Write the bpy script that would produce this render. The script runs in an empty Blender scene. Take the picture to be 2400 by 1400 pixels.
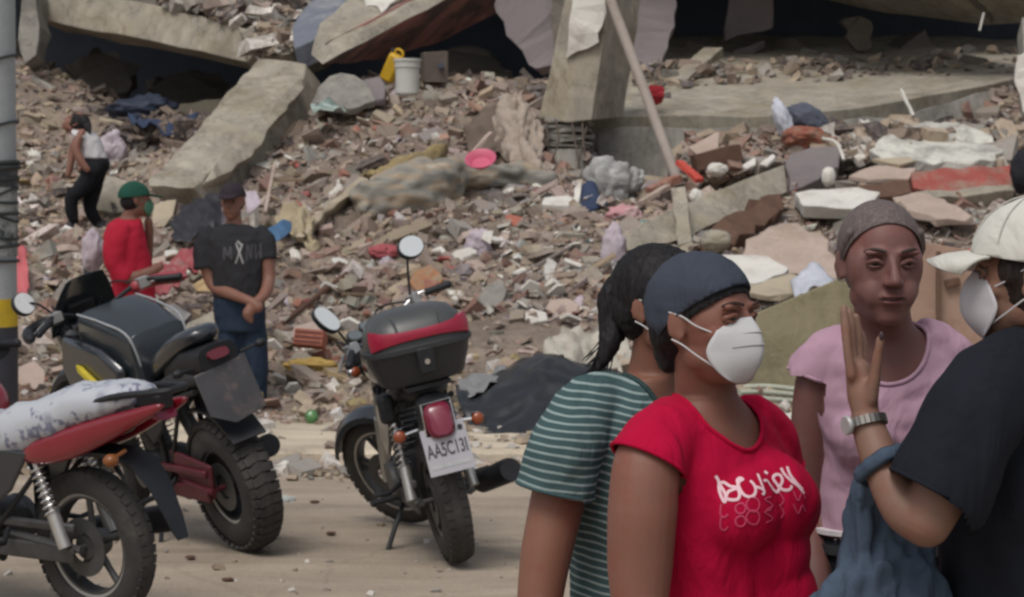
import bpy, bmesh, math, random
import numpy as np
from mathutils import Vector, Matrix, Euler, noise as mnoise
from mathutils.bvhtree import BVHTree
R = math.radians
scene = bpy.context.scene
COL = scene.collection

# ---------------------------------------------------------------- camera, sky, sun, exposure
FPX, EYE, HOR = 5600.0, 1.65, 446.0
cd = bpy.data.cameras.new('camera')
cam = bpy.data.objects.new('camera', cd); COL.objects.link(cam)
cam.location = (0, 0, EYE); cam.rotation_euler = (R(90), 0, 0)
cd.sensor_width = 36; cd.lens = 36*FPX/2400; cd.shift_y = -(700-HOR)/2400
cd.clip_start = 0.1; cd.clip_end = 3000
cd.dof.use_dof = True; cd.dof.focus_distance = 4.6; cd.dof.aperture_fstop = 16
scene.camera = cam
SUN_EL, SUN_AZ = 58, 25      # soft high sun behind cloud, from behind left of the camera
w = bpy.data.worlds.new("World"); scene.world = w; w.use_nodes = True
nt = w.node_tree
for n in list(nt.nodes): nt.nodes.remove(n)
sk = nt.nodes.new('ShaderNodeTexSky'); sk.sky_type = 'NISHITA'; sk.sun_disc = False
sk.sun_elevation = R(SUN_EL); sk.sun_rotation = R(180+SUN_AZ); sk.dust_density = 4; sk.air_density = 1.0; sk.ozone_density = 1
hs = nt.nodes.new('ShaderNodeHueSaturation'); hs.inputs['Saturation'].default_value = 0.42
bg = nt.nodes.new('ShaderNodeBackground'); bg.inputs[1].default_value = 0.12
ow = nt.nodes.new('ShaderNodeOutputWorld')
nt.links.new(sk.outputs[0], hs.inputs['Color']); nt.links.new(hs.outputs[0], bg.inputs[0]); nt.links.new(bg.outputs[0], ow.inputs[0])
sd = bpy.data.lights.new('sun', 'SUN'); sd.energy = 1.3; sd.angle = R(22); sd.color = (1, .955, .89)
so = bpy.data.objects.new('sun', sd); COL.objects.link(so)
_sv = Vector((-math.sin(R(SUN_AZ))*math.cos(R(SUN_EL)), -math.cos(R(SUN_AZ))*math.cos(R(SUN_EL)), math.sin(R(SUN_EL))))
so.rotation_euler = _sv.to_track_quat('Z', 'Y').to_euler()
scene.view_settings.view_transform = 'Standard'; scene.view_settings.look = 'None'
scene.view_settings.exposure = -0.02; scene.view_settings.gamma = 1
scene.render.engine = 'CYCLES'
scene.cycles.filter_width = 2.5

def P(px, py, d):
    return Vector(((px-1200)*d/FPX, d, EYE-(py-HOR)*d/FPX))

# ---------------------------------------------------------------- materials
MATS = {}
def mat(name, col, rough=.8, metal=0., var=.15, scale=12., bump=.0, bscale=60., spec=.4, coat=0., col2=None, mix=.5, msc=3., extra=None):
    if name in MATS: return MATS[name]
    m = bpy.data.materials.new(name); m.use_nodes = True; t = m.node_tree; N = t.nodes; L = t.links
    b = N['Principled BSDF']
    b.inputs['Roughness'].default_value = rough; b.inputs['Metallic'].default_value = metal
    b.inputs['Specular IOR Level'].default_value = spec
    if coat: b.inputs['Coat Weight'].default_value = coat; b.inputs['Coat Roughness'].default_value = .12
    tc = N.new('ShaderNodeTexCoord')
    n1 = N.new('ShaderNodeTexNoise'); n1.inputs['Scale'].default_value = scale; n1.inputs['Detail'].default_value = 6
    n1.inputs['Roughness'].default_value = .65
    L.new(tc.outputs['Object'], n1.inputs['Vector'])
    mr = N.new('ShaderNodeMapRange'); mr.inputs[1].default_value = .25; mr.inputs[2].default_value = .75
    mr.inputs[3].default_value = 1-var; mr.inputs[4].default_value = 1+var
    L.new(n1.outputs['Fac'], mr.inputs[0])
    base = N.new('ShaderNodeRGB'); base.outputs[0].default_value = (*col, 1)
    src = base.outputs[0]
    if col2 is not None:
        n3 = N.new('ShaderNodeTexNoise'); n3.inputs['Scale'].default_value = msc; n3.inputs['Detail'].default_value = 8
        n3.inputs['Roughness'].default_value = .7
        L.new(tc.outputs['Object'], n3.inputs['Vector'])
        r = N.new('ShaderNodeValToRGB'); r.color_ramp.elements[0].position = mix-.08; r.color_ramp.elements[1].position = mix+.08
        L.new(n3.outputs['Fac'], r.inputs[0])
        mx = N.new('ShaderNodeMix'); mx.data_type = 'RGBA'
        L.new(r.outputs[0], mx.inputs[0]); L.new(src, mx.inputs[6]); mx.inputs[7].default_value = (*col2, 1)
        src = mx.outputs[2]
    vm = N.new('ShaderNodeVectorMath'); vm.operation = 'SCALE'
    L.new(src, vm.inputs[0]); L.new(mr.outputs[0], vm.inputs[3]); L.new(vm.outputs[0], b.inputs['Base Color'])
    if bump:
        n2 = N.new('ShaderNodeTexNoise'); n2.inputs['Scale'].default_value = bscale; n2.inputs['Detail'].default_value = 5
        L.new(tc.outputs['Object'], n2.inputs['Vector'])
        bp = N.new('ShaderNodeBump'); bp.inputs['Strength'].default_value = bump; bp.inputs['Distance'].default_value = .6/bscale
        L.new(n2.outputs['Fac'], bp.inputs['Height']); L.new(bp.outputs[0], b.inputs['Normal'])
    if extra: extra(m, N, L, b, tc)
    MATS[name] = m
    return m

# ---------------------------------------------------------------- objects
def tag(o, label=None, cat=None, group=None, kind=None):
    if label: o['label'] = label
    if cat: o['category'] = cat
    if group: o['group'] = group
    if kind: o['kind'] = kind
    return o

def empty(name, loc, label, cat, group=None, rot=(0, 0, 0)):
    o = bpy.data.objects.new(name, None); COL.objects.link(o); o.location = loc; o.rotation_euler = rot
    o.empty_display_size = .1
    return tag(o, label, cat, group)

class MB:
    """collects closed shapes; build() links them as one mesh object"""
    def __init__(s): s.v = []; s.f = []
    def add(s, vs, fs):
        k = len(s.v); s.v += [Vector(v) for v in vs]; s.f += [tuple(i+k for i in f) for f in fs]; return s
    def box(s, c, d, rot=None, jit=0, rng=random):
        M = rot if rot is not None else Matrix.Identity(3)
        vs = []
        for z in (-1, 1):
            for y in (-1, 1):
                for x in (-1, 1):
                    p = Vector((x*d[0]/2, y*d[1]/2, z*d[2]/2))
                    if jit: p += Vector((rng.uniform(-jit, jit), rng.uniform(-jit, jit), rng.uniform(-jit, jit)))
                    vs.append(Vector(c)+M @ p)
        return s.add(vs, [(0, 2, 3, 1), (4, 5, 7, 6), (0, 1, 5, 4), (2, 6, 7, 3), (0, 4, 6, 2), (1, 3, 7, 5)])
    def rings(s, rings, cap=True):
        n = len(rings[0]); vs = [p for r in rings for p in r]; fs = []
        for i in range(len(rings)-1):
            for j in range(n):
                a = i*n+j; b = i*n+(j+1) % n
                fs.append((a, b, b+n, a+n))
        if cap:
            fs.append(tuple(reversed(range(n)))); k = (len(rings)-1)*n; fs.append(tuple(range(k, k+n)))
        return s.add(vs, fs)
    def tube(s, pts, rad, n=10, closed=False, caps=True):
        pts = [Vector(p) for p in pts]; m = len(pts)
        if not hasattr(rad, '__len__'): rad = [rad]*m
        rings = []; up = None
        for i in range(m):
            if closed: t = pts[(i+1) % m]-pts[i-1]
            else: t = pts[min(i+1, m-1)]-pts[max(i-1, 0)]
            t = t.normalized() if t.length > 1e-9 else Vector((0, 0, 1))
            if up is None: up = t.orthogonal().normalized()
            up = (up-t*up.dot(t)); up = up.normalized() if up.length > 1e-6 else t.orthogonal().normalized()
            w_ = t.cross(up)
            rings.append([pts[i]+(up*math.cos(2*math.pi*k/n)+w_*math.sin(2*math.pi*k/n))*rad[i] for k in range(n)])
        if closed:
            rings.append(rings[0]); return s.rings(rings, cap=False)
        return s.rings(rings, cap=caps)
    def capsule(s, pts, rad, n=12):
        """tube with rounded ends"""
        pts = [Vector(p) for p in pts]
        a = (pts[0]-pts[1]).normalized(); b = (pts[-1]-pts[-2]).normalized(); rad = list(rad)
        pp = []; rr = []
        for k in (85, 60, 35, 12): pp.append(pts[0]+a*rad[0]*math.sin(R(k))); rr.append(rad[0]*math.cos(R(k)))
        pp += pts; rr += rad
        for k in (12, 35, 60, 85): pp.append(pts[-1]+b*rad[-1]*math.sin(R(k))); rr.append(rad[-1]*math.cos(R(k)))
        return s.tube(pp, rr, n)
    def ell(s, c, r, rot=None, nu=16, nv=10):
        M = rot if rot is not None else Matrix.Identity(3); c = Vector(c)
        if not hasattr(r, '__len__'): r = (r, r, r)
        rings = []
        for i in range(1, nv):
            ph = math.pi*i/nv
            rings.append([c+M @ Vector((r[0]*math.sin(ph)*math.cos(2*math.pi*j/nu), r[1]*math.sin(ph)*math.sin(2*math.pi*j/nu), -r[2]*math.cos(ph))) for j in range(nu)])
        return s.rings(rings)
    def sect(s, secs, n=20):
        """secs: (centre, U half axis, V half axis, exponent) superellipse rings"""
        rings = []
        for c, U, V, e in secs:
            c = Vector(c); U = Vector(U); V = Vector(V); rg = []
            for k in range(n):
                a = 2*math.pi*k/n; ca, sa = math.cos(a), math.sin(a)
                rg.append(c+U*math.copysign(abs(ca)**(2/e), ca)+V*math.copysign(abs(sa)**(2/e), sa))
            rings.append(rg)
        return s.rings(rings)
    def xsect(s, secs, n=20):
        """secs along x: (x, zc, half width, half height, exponent)"""
        return s.sect([((x, 0, z), (0, wd, 0), (0, 0, h), e) for x, z, wd, h, e in secs], n)
    def lathe(s, prof, origin, axis='y', n=40, closed=True):
        """prof: (radius, along) closed profile spun round an axis"""
        o = Vector(origin); rings = []
        for k in range(n):
            a = 2*math.pi*k/n
            ring = []
            for r, h in prof:
                if axis == 'y': ring.append(o+Vector((r*math.cos(a), h, r*math.sin(a))))
                elif axis == 'z': ring.append(o+Vector((r*math.cos(a), r*math.sin(a), h)))
                else: ring.append(o+Vector((h, r*math.cos(a), r*math.sin(a))))
            rings.append(ring)
        rings.append(rings[0])
        return s.rings(rings, cap=False)
    def prism(s, pts, off):
        """polygon pts (3D) extruded by off"""
        off = Vector(off); pts = [Vector(p) for p in pts]; n = len(pts)
        fs = [tuple(range(n)), tuple(reversed(range(n, 2*n)))]+[(i, i+n, (i+1) % n+n, (i+1) % n) for i in range(n)]
        return s.add(pts+[p+off for p in pts], fs)
    def xform(s, M): s.v = [M @ v for v in s.v]; return s
    def join(s, o): return s.add(o.v, o.f)
    def build(s, name, m, parent=None, smooth=True, sub=0, bevel=0, fix=True, loc=None, angle=40):
        me = bpy.data.meshes.new(name)
        org = Vector(loc) if loc is not None else Vector((0, 0, 0))
        me.from_pydata([tuple(v-org) for v in s.v], [], s.f)
        if fix:
            bm = bmesh.new(); bm.from_mesh(me); bmesh.ops.remove_doubles(bm, verts=bm.verts, dist=1e-5)
            bmesh.ops.recalc_face_normals(bm, faces=bm.faces); bm.to_mesh(me); bm.free()
        for mm in (m if isinstance(m, (list, tuple)) else [m]): me.materials.append(mm)
        if smooth:
            me.shade_smooth()
            if angle: me.set_sharp_from_angle(angle=R(angle))
        o = bpy.data.objects.new(name, me); COL.objects.link(o); o.parent = parent; o.location = org
        if bevel:
            b = o.modifiers.new('bevel', 'BEVEL'); b.width = bevel; b.segments = 2; b.limit_method = 'ANGLE'
        if sub:
            q = o.modifiers.new('sub', 'SUBSURF'); q.levels = sub; q.render_levels = sub
        return o

def bake(o):
    """apply the modifiers of o"""
    bpy.context.view_layer.update()
    dg = bpy.context.evaluated_depsgraph_get()
    me = bpy.data.meshes.new_from_object(o.evaluated_get(dg))
    old = o.data; o.modifiers.clear(); o.data = me; bpy.data.meshes.remove(old)
    return o

def blob(mb, name, m, parent=None, voxel=.01, smooth=4, fac=.5, dents=(), nz=None, loc=None, angle=0):
    """one continuous surface grown over overlapping closed shapes"""
    o = mb.build(name, m, parent, fix=False, smooth=False, loc=loc)
    r = o.modifiers.new('r', 'REMESH'); r.mode = 'VOXEL'; r.voxel_size = voxel
    if smooth:
        q = o.modifiers.new('s', 'SMOOTH'); q.factor = fac; q.iterations = smooth
    bake(o); me = o.data
    n = len(me.vertices); co = np.empty(n*3, dtype=np.float32); me.vertices.foreach_get('co', co); co = co.reshape(-1, 3)
    org = np.array(o.location, dtype=np.float32)
    for c, rad, vec in dents:
        c = np.array(c)-org; d2 = ((co-c)**2).sum(1)/(rad*rad)
        co += np.exp(-d2*1.5)[:, None]*np.array(vec, dtype=np.float32)[None]
    if nz:
        nr = np.empty(n*3, dtype=np.float32); me.vertices.foreach_get('normal', nr); nr = nr.reshape(-1, 3)
        amp, sc = nz[0], np.array(nz[1]); ofs = np.array(nz[2]) if len(nz) > 2 else np.zeros(3)
        for i in range(n):
            p = Vector((co[i]+org)*sc+ofs)
            h = mnoise.fractal(p, .6, 2.1, 3)
            co[i] += nr[i]*amp*h
    me.vertices.foreach_set('co', co.astype(np.float32).ravel())
    me.update()
    if me.materials and me.materials[0] is None: me.materials[0] = m
    me.shade_smooth()
    if angle: me.set_sharp_from_angle(angle=R(angle))
    return o

def bez(pts, n=8):
    """catmull-rom through pts"""
    pts = [Vector(p) for p in pts]; out = []
    for i in range(len(pts)-1):
        p0 = pts[max(i-1, 0)]; p1 = pts[i]; p2 = pts[i+1]; p3 = pts[min(i+2, len(pts)-1)]
        for k in range(n):
            t = k/n
            out.append(.5*((2*p1)+(p2-p0)*t+(2*p0-5*p1+4*p2-p3)*t*t+(3*p1-p0-3*p2+p3)*t**3))
    out.append(pts[-1]); return out

def subdiv_closed(pts, step, jit, rng):
    out = []
    n = len(pts)
    for i in range(n):
        a, b = pts[i], pts[(i+1) % n]; L = (b-a).length; k = max(1, int(L/step))
        for j in range(k):
            p = a.lerp(b, j/k)
            if j: p = p+Vector((rng.uniform(-jit, jit), rng.uniform(-jit, jit), rng.uniform(-jit, jit)))
            out.append(p)
    return out

def slab(name, px, thick, m, label=None, cat=None, group=None, kind=None, parent=None, step=.12, jit=.015, seed=0, off=None, smooth=False):
    """broken slab: outline given as (px, py, distance) points of one face, real thickness behind/below it"""
    rng = random.Random(seed+hash(name) % 1000 if False else seed+len(name)*7)
    pts = [P(*p) for p in px]
    nrm = Vector((0, 0, 0))
    for i in range(len(pts)):
        a, b = pts[i], pts[(i+1) % len(pts)]; nrm += a.cross(b)
    nrm.normalize()
    c = sum(pts, Vector())/len(pts)
    if nrm.dot(c-Vector((0, 0, EYE))) < 0: nrm = -nrm     # points away from the viewer side
    o3 = Vector(off) if off is not None else nrm*thick
    pts = subdiv_closed(pts, step, jit, rng)
    bm = bmesh.new()
    f0 = bm.faces.new([bm.verts.new(p) for p in pts])
    r = bmesh.ops.extrude_face_region(bm, geom=[f0])
    ev = [g for g in r['geom'] if isinstance(g, bmesh.types.BMVert)]
    for v in ev: v.co += o3+Vector((rng.uniform(-jit, jit), rng.uniform(-jit, jit), rng.uniform(-jit, jit)))
    bmesh.ops.triangulate(bm, faces=[f for f in bm.faces if len(f.verts) > 4])
    bmesh.ops.recalc_face_normals(bm, faces=bm.faces)
    for v in bm.verts: v.co -= c
    me = bpy.data.meshes.new(name); bm.to_mesh(me); bm.free(); me.materials.append(m)
    o = bpy.data.objects.new(name, me); COL.objects.link(o); o.location = c; o.parent = parent
    b = o.modifiers.new('bevel', 'BEVEL'); b.width = min(.012, thick*.2); b.segments = 2; b.limit_method = 'ANGLE'; b.angle_limit = R(35)
    if not parent: tag(o, label, cat, group, kind)
    return o

def sheet(name, rows, m, thick=.004, n=6, fold=.03, fscale=4, seed=0, label=None, cat=None, group=None, parent=None, aniso=(1, 1, 1), fr=.7, pleats=None):
    """soft sheet through rows of (px,py,d) control points, with folds"""
    R_ = [[P(*p) if not isinstance(p, Vector) else p for p in r] for r in rows]
    rr = [bez(r, n) for r in R_]; cols = [bez([r[j] for r in rr], n) for j in range(len(rr[0]))]
    nu, nv = len(cols), len(cols[0])
    c = sum((p for col in cols for p in col), Vector())/(nu*nv)
    vs = []
    for i in range(nu):
        for j in range(nv):
            p = cols[i][j]
            a = cols[min(i+1, nu-1)][j]-cols[max(i-1, 0)][j]; b = cols[i][min(j+1, nv-1)]-cols[i][max(j-1, 0)]
            nn = a.cross(b); nn = nn.normalized() if nn.length > 1e-9 else Vector((0, 0, 1))
            q = Vector((p.x*aniso[0], p.y*aniso[1], p.z*aniso[2]))*fscale+Vector((seed*7.3, seed*3.1, 0))
            h = mnoise.fractal(q, fr, 2.0, 4)
            h2 = 1-abs(mnoise.noise(q*1.7+Vector((5, 5, 5))))*2
            pl_ = 0 if not pleats else pleats[1]*math.sin(6.283*pleats[0]*i/nu+3*mnoise.noise(q*.35)+pleats[2]*j/nv)
            vs.append(p+nn*(fold*(h+.5*h2)+pl_)-c)
    fs = [(i*nv+j, (i+1)*nv+j, (i+1)*nv+j+1, i*nv+j+1) for i in range(nu-1) for j in range(nv-1)]
    me = bpy.data.meshes.new(name); me.from_pydata([tuple(v) for v in vs], [], fs); me.materials.append(m); me.shade_smooth()
    o = bpy.data.objects.new(name, me); COL.objects.link(o); o.location = c; o.parent = parent
    s = o.modifiers.new('thick', 'SOLIDIFY'); s.thickness = thick; s.offset = 0
    if not parent: tag(o, label, cat, group)
    return o

def crumple(name, c, r, m, label=None, cat=None, group=None, amp=.35, sc=9, seed=0, rot=(0, 0, 0), parent=None, nu=48, nv=32):
    """heap of crumpled cloth or a lump: folded closed surface"""
    M = Euler(rot).to_matrix(); mb = MB(); mb.ell((0, 0, 0), 1, nu=nu, nv=nv); out = []
    for v in mb.v:
        q = v*1.3+Vector((seed*3.7, seed*1.9, seed*5.3))
        h = mnoise.fractal(q, .7, 2.2, 4); rdg = (1-2*abs(mnoise.noise(q*sc/4)))*.5
        k = 1+amp*(h+rdg*.6)
        out.append(M @ Vector((v.x*r[0]*k, v.y*r[1]*k, v.z*r[2]*k)))
    mb.v = out
    o = mb.build(name, m, parent, angle=0); o.location = c
    if not parent: tag(o, label, cat, group)
    return o
# ---------------------------------------------------------------- setting materials
def worn(m, N, L, b, tc):
    src = b.inputs['Base Color'].links[0].from_socket
    mp = N.new('ShaderNodeMapping'); mp.inputs['Scale'].default_value = (.35, 2.2, 1); mp.inputs['Rotation'].default_value = (0, 0, R(7)); L.new(tc.outputs['Object'], mp.inputs[0])
    n = N.new('ShaderNodeTexNoise'); n.inputs['Scale'].default_value = 1.6; n.inputs['Detail'].default_value = 7; n.inputs['Roughness'].default_value = .6; L.new(mp.outputs[0], n.inputs['Vector'])
    r = N.new('ShaderNodeMapRange'); r.inputs[1].default_value = .3; r.inputs[2].default_value = .7; r.inputs[3].default_value = .74; r.inputs[4].default_value = 1.16; L.new(n.outputs['Fac'], r.inputs[0])
    v = N.new('ShaderNodeTexVoronoi'); v.feature = 'DISTANCE_TO_EDGE'; v.inputs['Scale'].default_value = .42
    w = N.new('ShaderNodeTexNoise'); w.inputs['Scale'].default_value = 2.5; w.inputs['Detail'].default_value = 6; L.new(tc.outputs['Object'], w.inputs['Vector'])
    ad = N.new('ShaderNodeVectorMath'); ad.operation = 'MULTIPLY_ADD'; ad.inputs[1].default_value = (.5, .5, 0); L.new(w.outputs['Color'], ad.inputs[0]); L.new(tc.outputs['Object'], ad.inputs[2]); L.new(ad.outputs[0], v.inputs['Vector'])
    c = N.new('ShaderNodeMapRange'); c.inputs[1].default_value = .0; c.inputs[2].default_value = .007; c.inputs[3].default_value = .86; c.inputs[4].default_value = 1; L.new(v.outputs['Distance'], c.inputs[0])
    g = N.new('ShaderNodeTexNoise'); g.inputs['Scale'].default_value = 90; g.inputs['Detail'].default_value = 3; L.new(tc.outputs['Object'], g.inputs['Vector'])
    g2 = N.new('ShaderNodeMapRange'); g2.inputs[1].default_value = .35; g2.inputs[2].default_value = .65; g2.inputs[3].default_value = .86; g2.inputs[4].default_value = 1.1; L.new(g.outputs['Fac'], g2.inputs[0])
    m1 = N.new('ShaderNodeMath'); m1.operation = 'MULTIPLY'; L.new(r.outputs[0], m1.inputs[0]); L.new(c.outputs[0], m1.inputs[1])
    m2 = N.new('ShaderNodeMath'); m2.operation = 'MULTIPLY'; L.new(m1.outputs[0], m2.inputs[0]); L.new(g2.outputs[0], m2.inputs[1])
    s = N.new('ShaderNodeVectorMath'); s.operation = 'SCALE'; L.new(src, s.inputs[0]); L.new(m2.outputs[0], s.inputs[3]); L.new(s.outputs[0], b.inputs['Base Color'])
def stained(m, N, L, b, tc):
    src = b.inputs['Base Color'].links[0].from_socket
    mp = N.new('ShaderNodeMapping'); mp.inputs['Scale'].default_value = (1.2, 1.2, .5); L.new(tc.outputs['Object'], mp.inputs[0])
    n = N.new('ShaderNodeTexNoise'); n.inputs['Scale'].default_value = 3.2; n.inputs['Detail'].default_value = 10; n.inputs['Roughness'].default_value = .72; L.new(mp.outputs[0], n.inputs['Vector'])
    r = N.new('ShaderNodeMapRange'); r.inputs[1].default_value = .3; r.inputs[2].default_value = .62; r.inputs[3].default_value = .6; r.inputs[4].default_value = 1.12; L.new(n.outputs['Fac'], r.inputs[0])
    v = N.new('ShaderNodeTexVoronoi'); v.feature = 'DISTANCE_TO_EDGE'; v.inputs['Scale'].default_value = 1.6
    ad = N.new('ShaderNodeVectorMath'); ad.operation = 'MULTIPLY_ADD'; ad.inputs[1].default_value = (.6, .6, .6); L.new(n.outputs['Color'], ad.inputs[0]); L.new(tc.outputs['Object'], ad.inputs[2]); L.new(ad.outputs[0], v.inputs['Vector'])
    c = N.new('ShaderNodeMapRange'); c.inputs[1].default_value = .0; c.inputs[2].default_value = .016; c.inputs[3].default_value = .55; c.inputs[4].default_value = 1; L.new(v.outputs['Distance'], c.inputs[0])
    m1 = N.new('ShaderNodeMath'); m1.operation = 'MULTIPLY'; L.new(r.outputs[0], m1.inputs[0]); L.new(c.outputs[0], m1.inputs[1])
    s = N.new('ShaderNodeVectorMath'); s.operation = 'SCALE'; L.new(src, s.inputs[0]); L.new(m1.outputs[0], s.inputs[3]); L.new(s.outputs[0], b.inputs['Base Color'])
M_ROAD = mat('dusty_road', (.375, .31, .24), .95, var=.16, scale=2.2, bump=.35, bscale=35, col2=(.26, .215, .165), mix=.57, msc=1.1, extra=worn)
M_WALK = mat('sidewalk_concrete', (.56, .48, .365), .95, var=.14, scale=6, bump=.3, bscale=40, col2=(.26, .22, .17), mix=.6, msc=1.5, extra=worn)
M_CONC = mat('tan_concrete', (.34, .308, .25), .93, var=.13, scale=5, bump=.35, bscale=45, col2=(.26, .225, .165), mix=.56, msc=2.0, extra=stained)
M_CONCG = mat('grey_concrete', (.27, .255, .225), .94, var=.15, scale=6, bump=.4, bscale=40, col2=(.19, .18, .16), mix=.56, msc=2.4, extra=stained)
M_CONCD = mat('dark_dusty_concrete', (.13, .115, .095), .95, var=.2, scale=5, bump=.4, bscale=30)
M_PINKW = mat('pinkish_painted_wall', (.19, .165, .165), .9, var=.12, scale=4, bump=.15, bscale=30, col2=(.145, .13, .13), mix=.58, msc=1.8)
M_WHITE = mat('white_plaster', (.62, .6, .55), .9, var=.12, scale=8, bump=.3, bscale=40, col2=(.42, .39, .35), mix=.58, msc=4)
M_REDU = mat('reddish_ceiling_paint', (.42, .2, .18), .9, var=.2, scale=4, bump=.2, bscale=30, col2=(.12, .09, .085), mix=.52, msc=1.2)
M_BLUEG = mat('bluegrey_painted_slab', (.15, .165, .2), .85, var=.15, scale=5, bump=.3, bscale=30, col2=(.26, .26, .27), mix=.6, msc=3)
M_BRICK = mat('broken_brick', (.32, .15, .11), .92, var=.25, scale=14, bump=.5, bscale=50, col2=(.36, .28, .22), mix=.58, msc=6)
M_REDP = mat('red_painted_concrete', (.3, .075, .06), .85, var=.2, scale=8, bump=.4, bscale=40, col2=(.27, .18, .14), mix=.54, msc=3)
M_WOOD = mat('dusty_wood', (.28, .21, .145), .9, var=.2, scale=20, bump=.3, bscale=60)
M_WOODD = mat('dark_wood', (.11, .06, .04), .85, var=.2, scale=20, bump=.3, bscale=60)
M_VOID = mat('shade_dark_interior', (.07, .085, .115), .95, var=.2, scale=3)  # shade of the deep interior put into a dark bluish colour

# ---------------------------------------------------------------- road and pavement
def plane_grid(name, x0, x1, y0, y1, nx, ny, zf, m, kind):
    vs = [(x0+(x1-x0)*i/nx, y0+(y1-y0)*j/ny) for i in range(nx+1) for j in range(ny+1)]
    vs = [(x, y, zf(x, y)) for x, y in vs]
    fs = [(i*(ny+1)+j, (i+1)*(ny+1)+j, (i+1)*(ny+1)+j+1, i*(ny+1)+j+1) for i in range(nx) for j in range(ny)]
    me = bpy.data.meshes.new(name); me.from_pydata(vs, [], fs); me.materials.append(m); me.shade_smooth()
    o = bpy.data.objects.new(name, me); COL.objects.link(o); return tag(o, kind=kind)
def rz(x, y):
    return .012*mnoise.fractal(Vector((x*.9, y*.9, 0)), .8, 2, 3)-.008
mb = MB(); mb.add([(-600, -600, -.06), (600, -600, -.06), (600, 900, -.06), (-600, 900, -.06)], [(0, 1, 2, 3)])
tag(mb.build('ground', M_ROAD, fix=False), kind='structure')
plane_grid('road', -9, 9, 2, 14.6, 90, 70, rz, M_ROAD, 'structure')
KERB = 14.25
def walk_z(x, y): return .1+.01*mnoise.noise(Vector((x*1.5, y*1.5, 3)))
rngk = random.Random(4)
mb = MB()
N = 120; rings = []
for i in range(N+1):
    x = -9+18*i/N; j = .03*mnoise.noise(Vector((x*2.2, 0, 7))); k = .015*mnoise.noise(Vector((x*5, 2, 7)))
    rings.append([Vector((x, KERB+j, -.05)), Vector((x, KERB+.01+j, .075+k)), Vector((x, KERB+.05+j, .1+k)), Vector((x, 16.2, .105)), Vector((x, 18, .1)), Vector((x, 18, -.05))])
mb.rings(rings)
tag(mb.build('pavement', M_WALK, angle=30), kind='structure')

# ---------------------------------------------------------------- the rubble bank: one terrain through measured points
CT = [(-300, 990, 16.0), (100, 985, 16.0), (400, 985, 16.1), (700, 985, 16.15), (1000, 1000, 15.8), (1300, 1010, 15.6), (1700, 1020, 15.4), (2100, 1030, 15.2), (2700, 1030, 15.2),
      (-300, 860, 17.5), (60, 870, 17.3), (300, 860, 17.4), (600, 860, 17.5), (900, 850, 17.6), (1250, 860, 17.2), (1600, 850, 17.2), (2000, 850, 17.2), (2600, 850, 17.2),
      (-300, 700, 19.5), (100, 720, 19.2), (400, 720, 19.2), (800, 730, 18.8), (1200, 730, 18.6), (1600, 720, 18.6), (2000, 720, 18.6), (2600, 700, 18.6),
      (-300, 540, 23), (100, 560, 22.5), (250, 545, 22.8), (450, 540, 21.3), (700, 560, 20.5), (1000, 560, 20.2), (1300, 570, 20), (1600, 570, 19.8), (2000, 560, 20), (2600, 540, 20),
      (-300, 350, 25.8), (100, 370, 25.2), (300, 400, 24.6), (450, 420, 23.6), (650, 400, 22.4), (900, 400, 22), (1150, 430, 21.6), (1400, 470, 21.2), (1700, 450, 21.4), (2000, 430, 21.6), (2600, 420, 21.8),
      (-300, 150, 28.6), (60, 150, 28.2), (180, 200, 27.6), (300, 290, 26.6), (450, 330, 26), (600, 280, 24.6), (720, 245, 24.2), (900, 235, 24), (1100, 245, 23.8), (1240, 255, 23.6), (1500, 400, 23.4), (1900, 385, 23.4), (2200, 330, 23.2), (2500, 270, 23.2),
      (60, 118, 30), (220, 262, 28.6), (220, 330, 31), (400, 290, 28.6), (400, 330, 31.5), (560, 285, 27.5), (600, 330, 31), (-100, 120, 31), (900, 195, 26.5), (1100, 195, 26.5), (1240, 200, 26.5)]
CP = np.array([tuple(P(*c)) for c in CT])
def _tps(r): return np.where(r > 1e-9, r*r*np.log(r+1e-12), 0)
_n = len(CP); _K = _tps(np.linalg.norm(CP[:, None, :2]-CP[None, :, :2], axis=2))+np.eye(_n)*.06
_Q = np.hstack([np.ones((_n, 1)), CP[:, :2]]); _A = np.block([[_K, _Q], [_Q.T, np.zeros((3, 3))]])
_W = np.linalg.solve(_A, np.concatenate([CP[:, 2], np.zeros(3)]))
def base_h(X, Y):
    X = np.atleast_1d(np.asarray(X, float)); Y = np.atleast_1d(np.asarray(Y, float))
    r = np.sqrt((X[:, None]-CP[None, :, 0])**2+(Y[:, None]-CP[None, :, 1])**2)
    return _tps(r) @ _W[:_n]+_W[_n]+_W[_n+1]*X+_W[_n+2]*Y
def lump(x, y): return .07*mnoise.fractal(Vector((x*1.3, y*1.3, 1)), .8, 2, 4)+.035*mnoise.fractal(Vector((x*6, y*6, 4)), .6, 2, 3)
NX, NY = 260, 230; X0, X1, Y0, Y1 = -8, 8, 15.7, 31
gx = np.linspace(X0, X1, NX+1); gy = np.linspace(Y0, Y1, NY+1); GX, GY = np.meshgrid(gx, gy, indexing='ij')
GZ = base_h(GX.ravel(), GY.ravel()).reshape(GX.shape)
ramp = np.clip((GY-15.75)/.5, 0, 1)
for i in range(NX+1):
    for j in range(NY+1): GZ[i, j] += lump(GX[i, j], GY[i, j])*ramp[i, j]
GZ = GZ*ramp+(1-ramp)*.06
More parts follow.
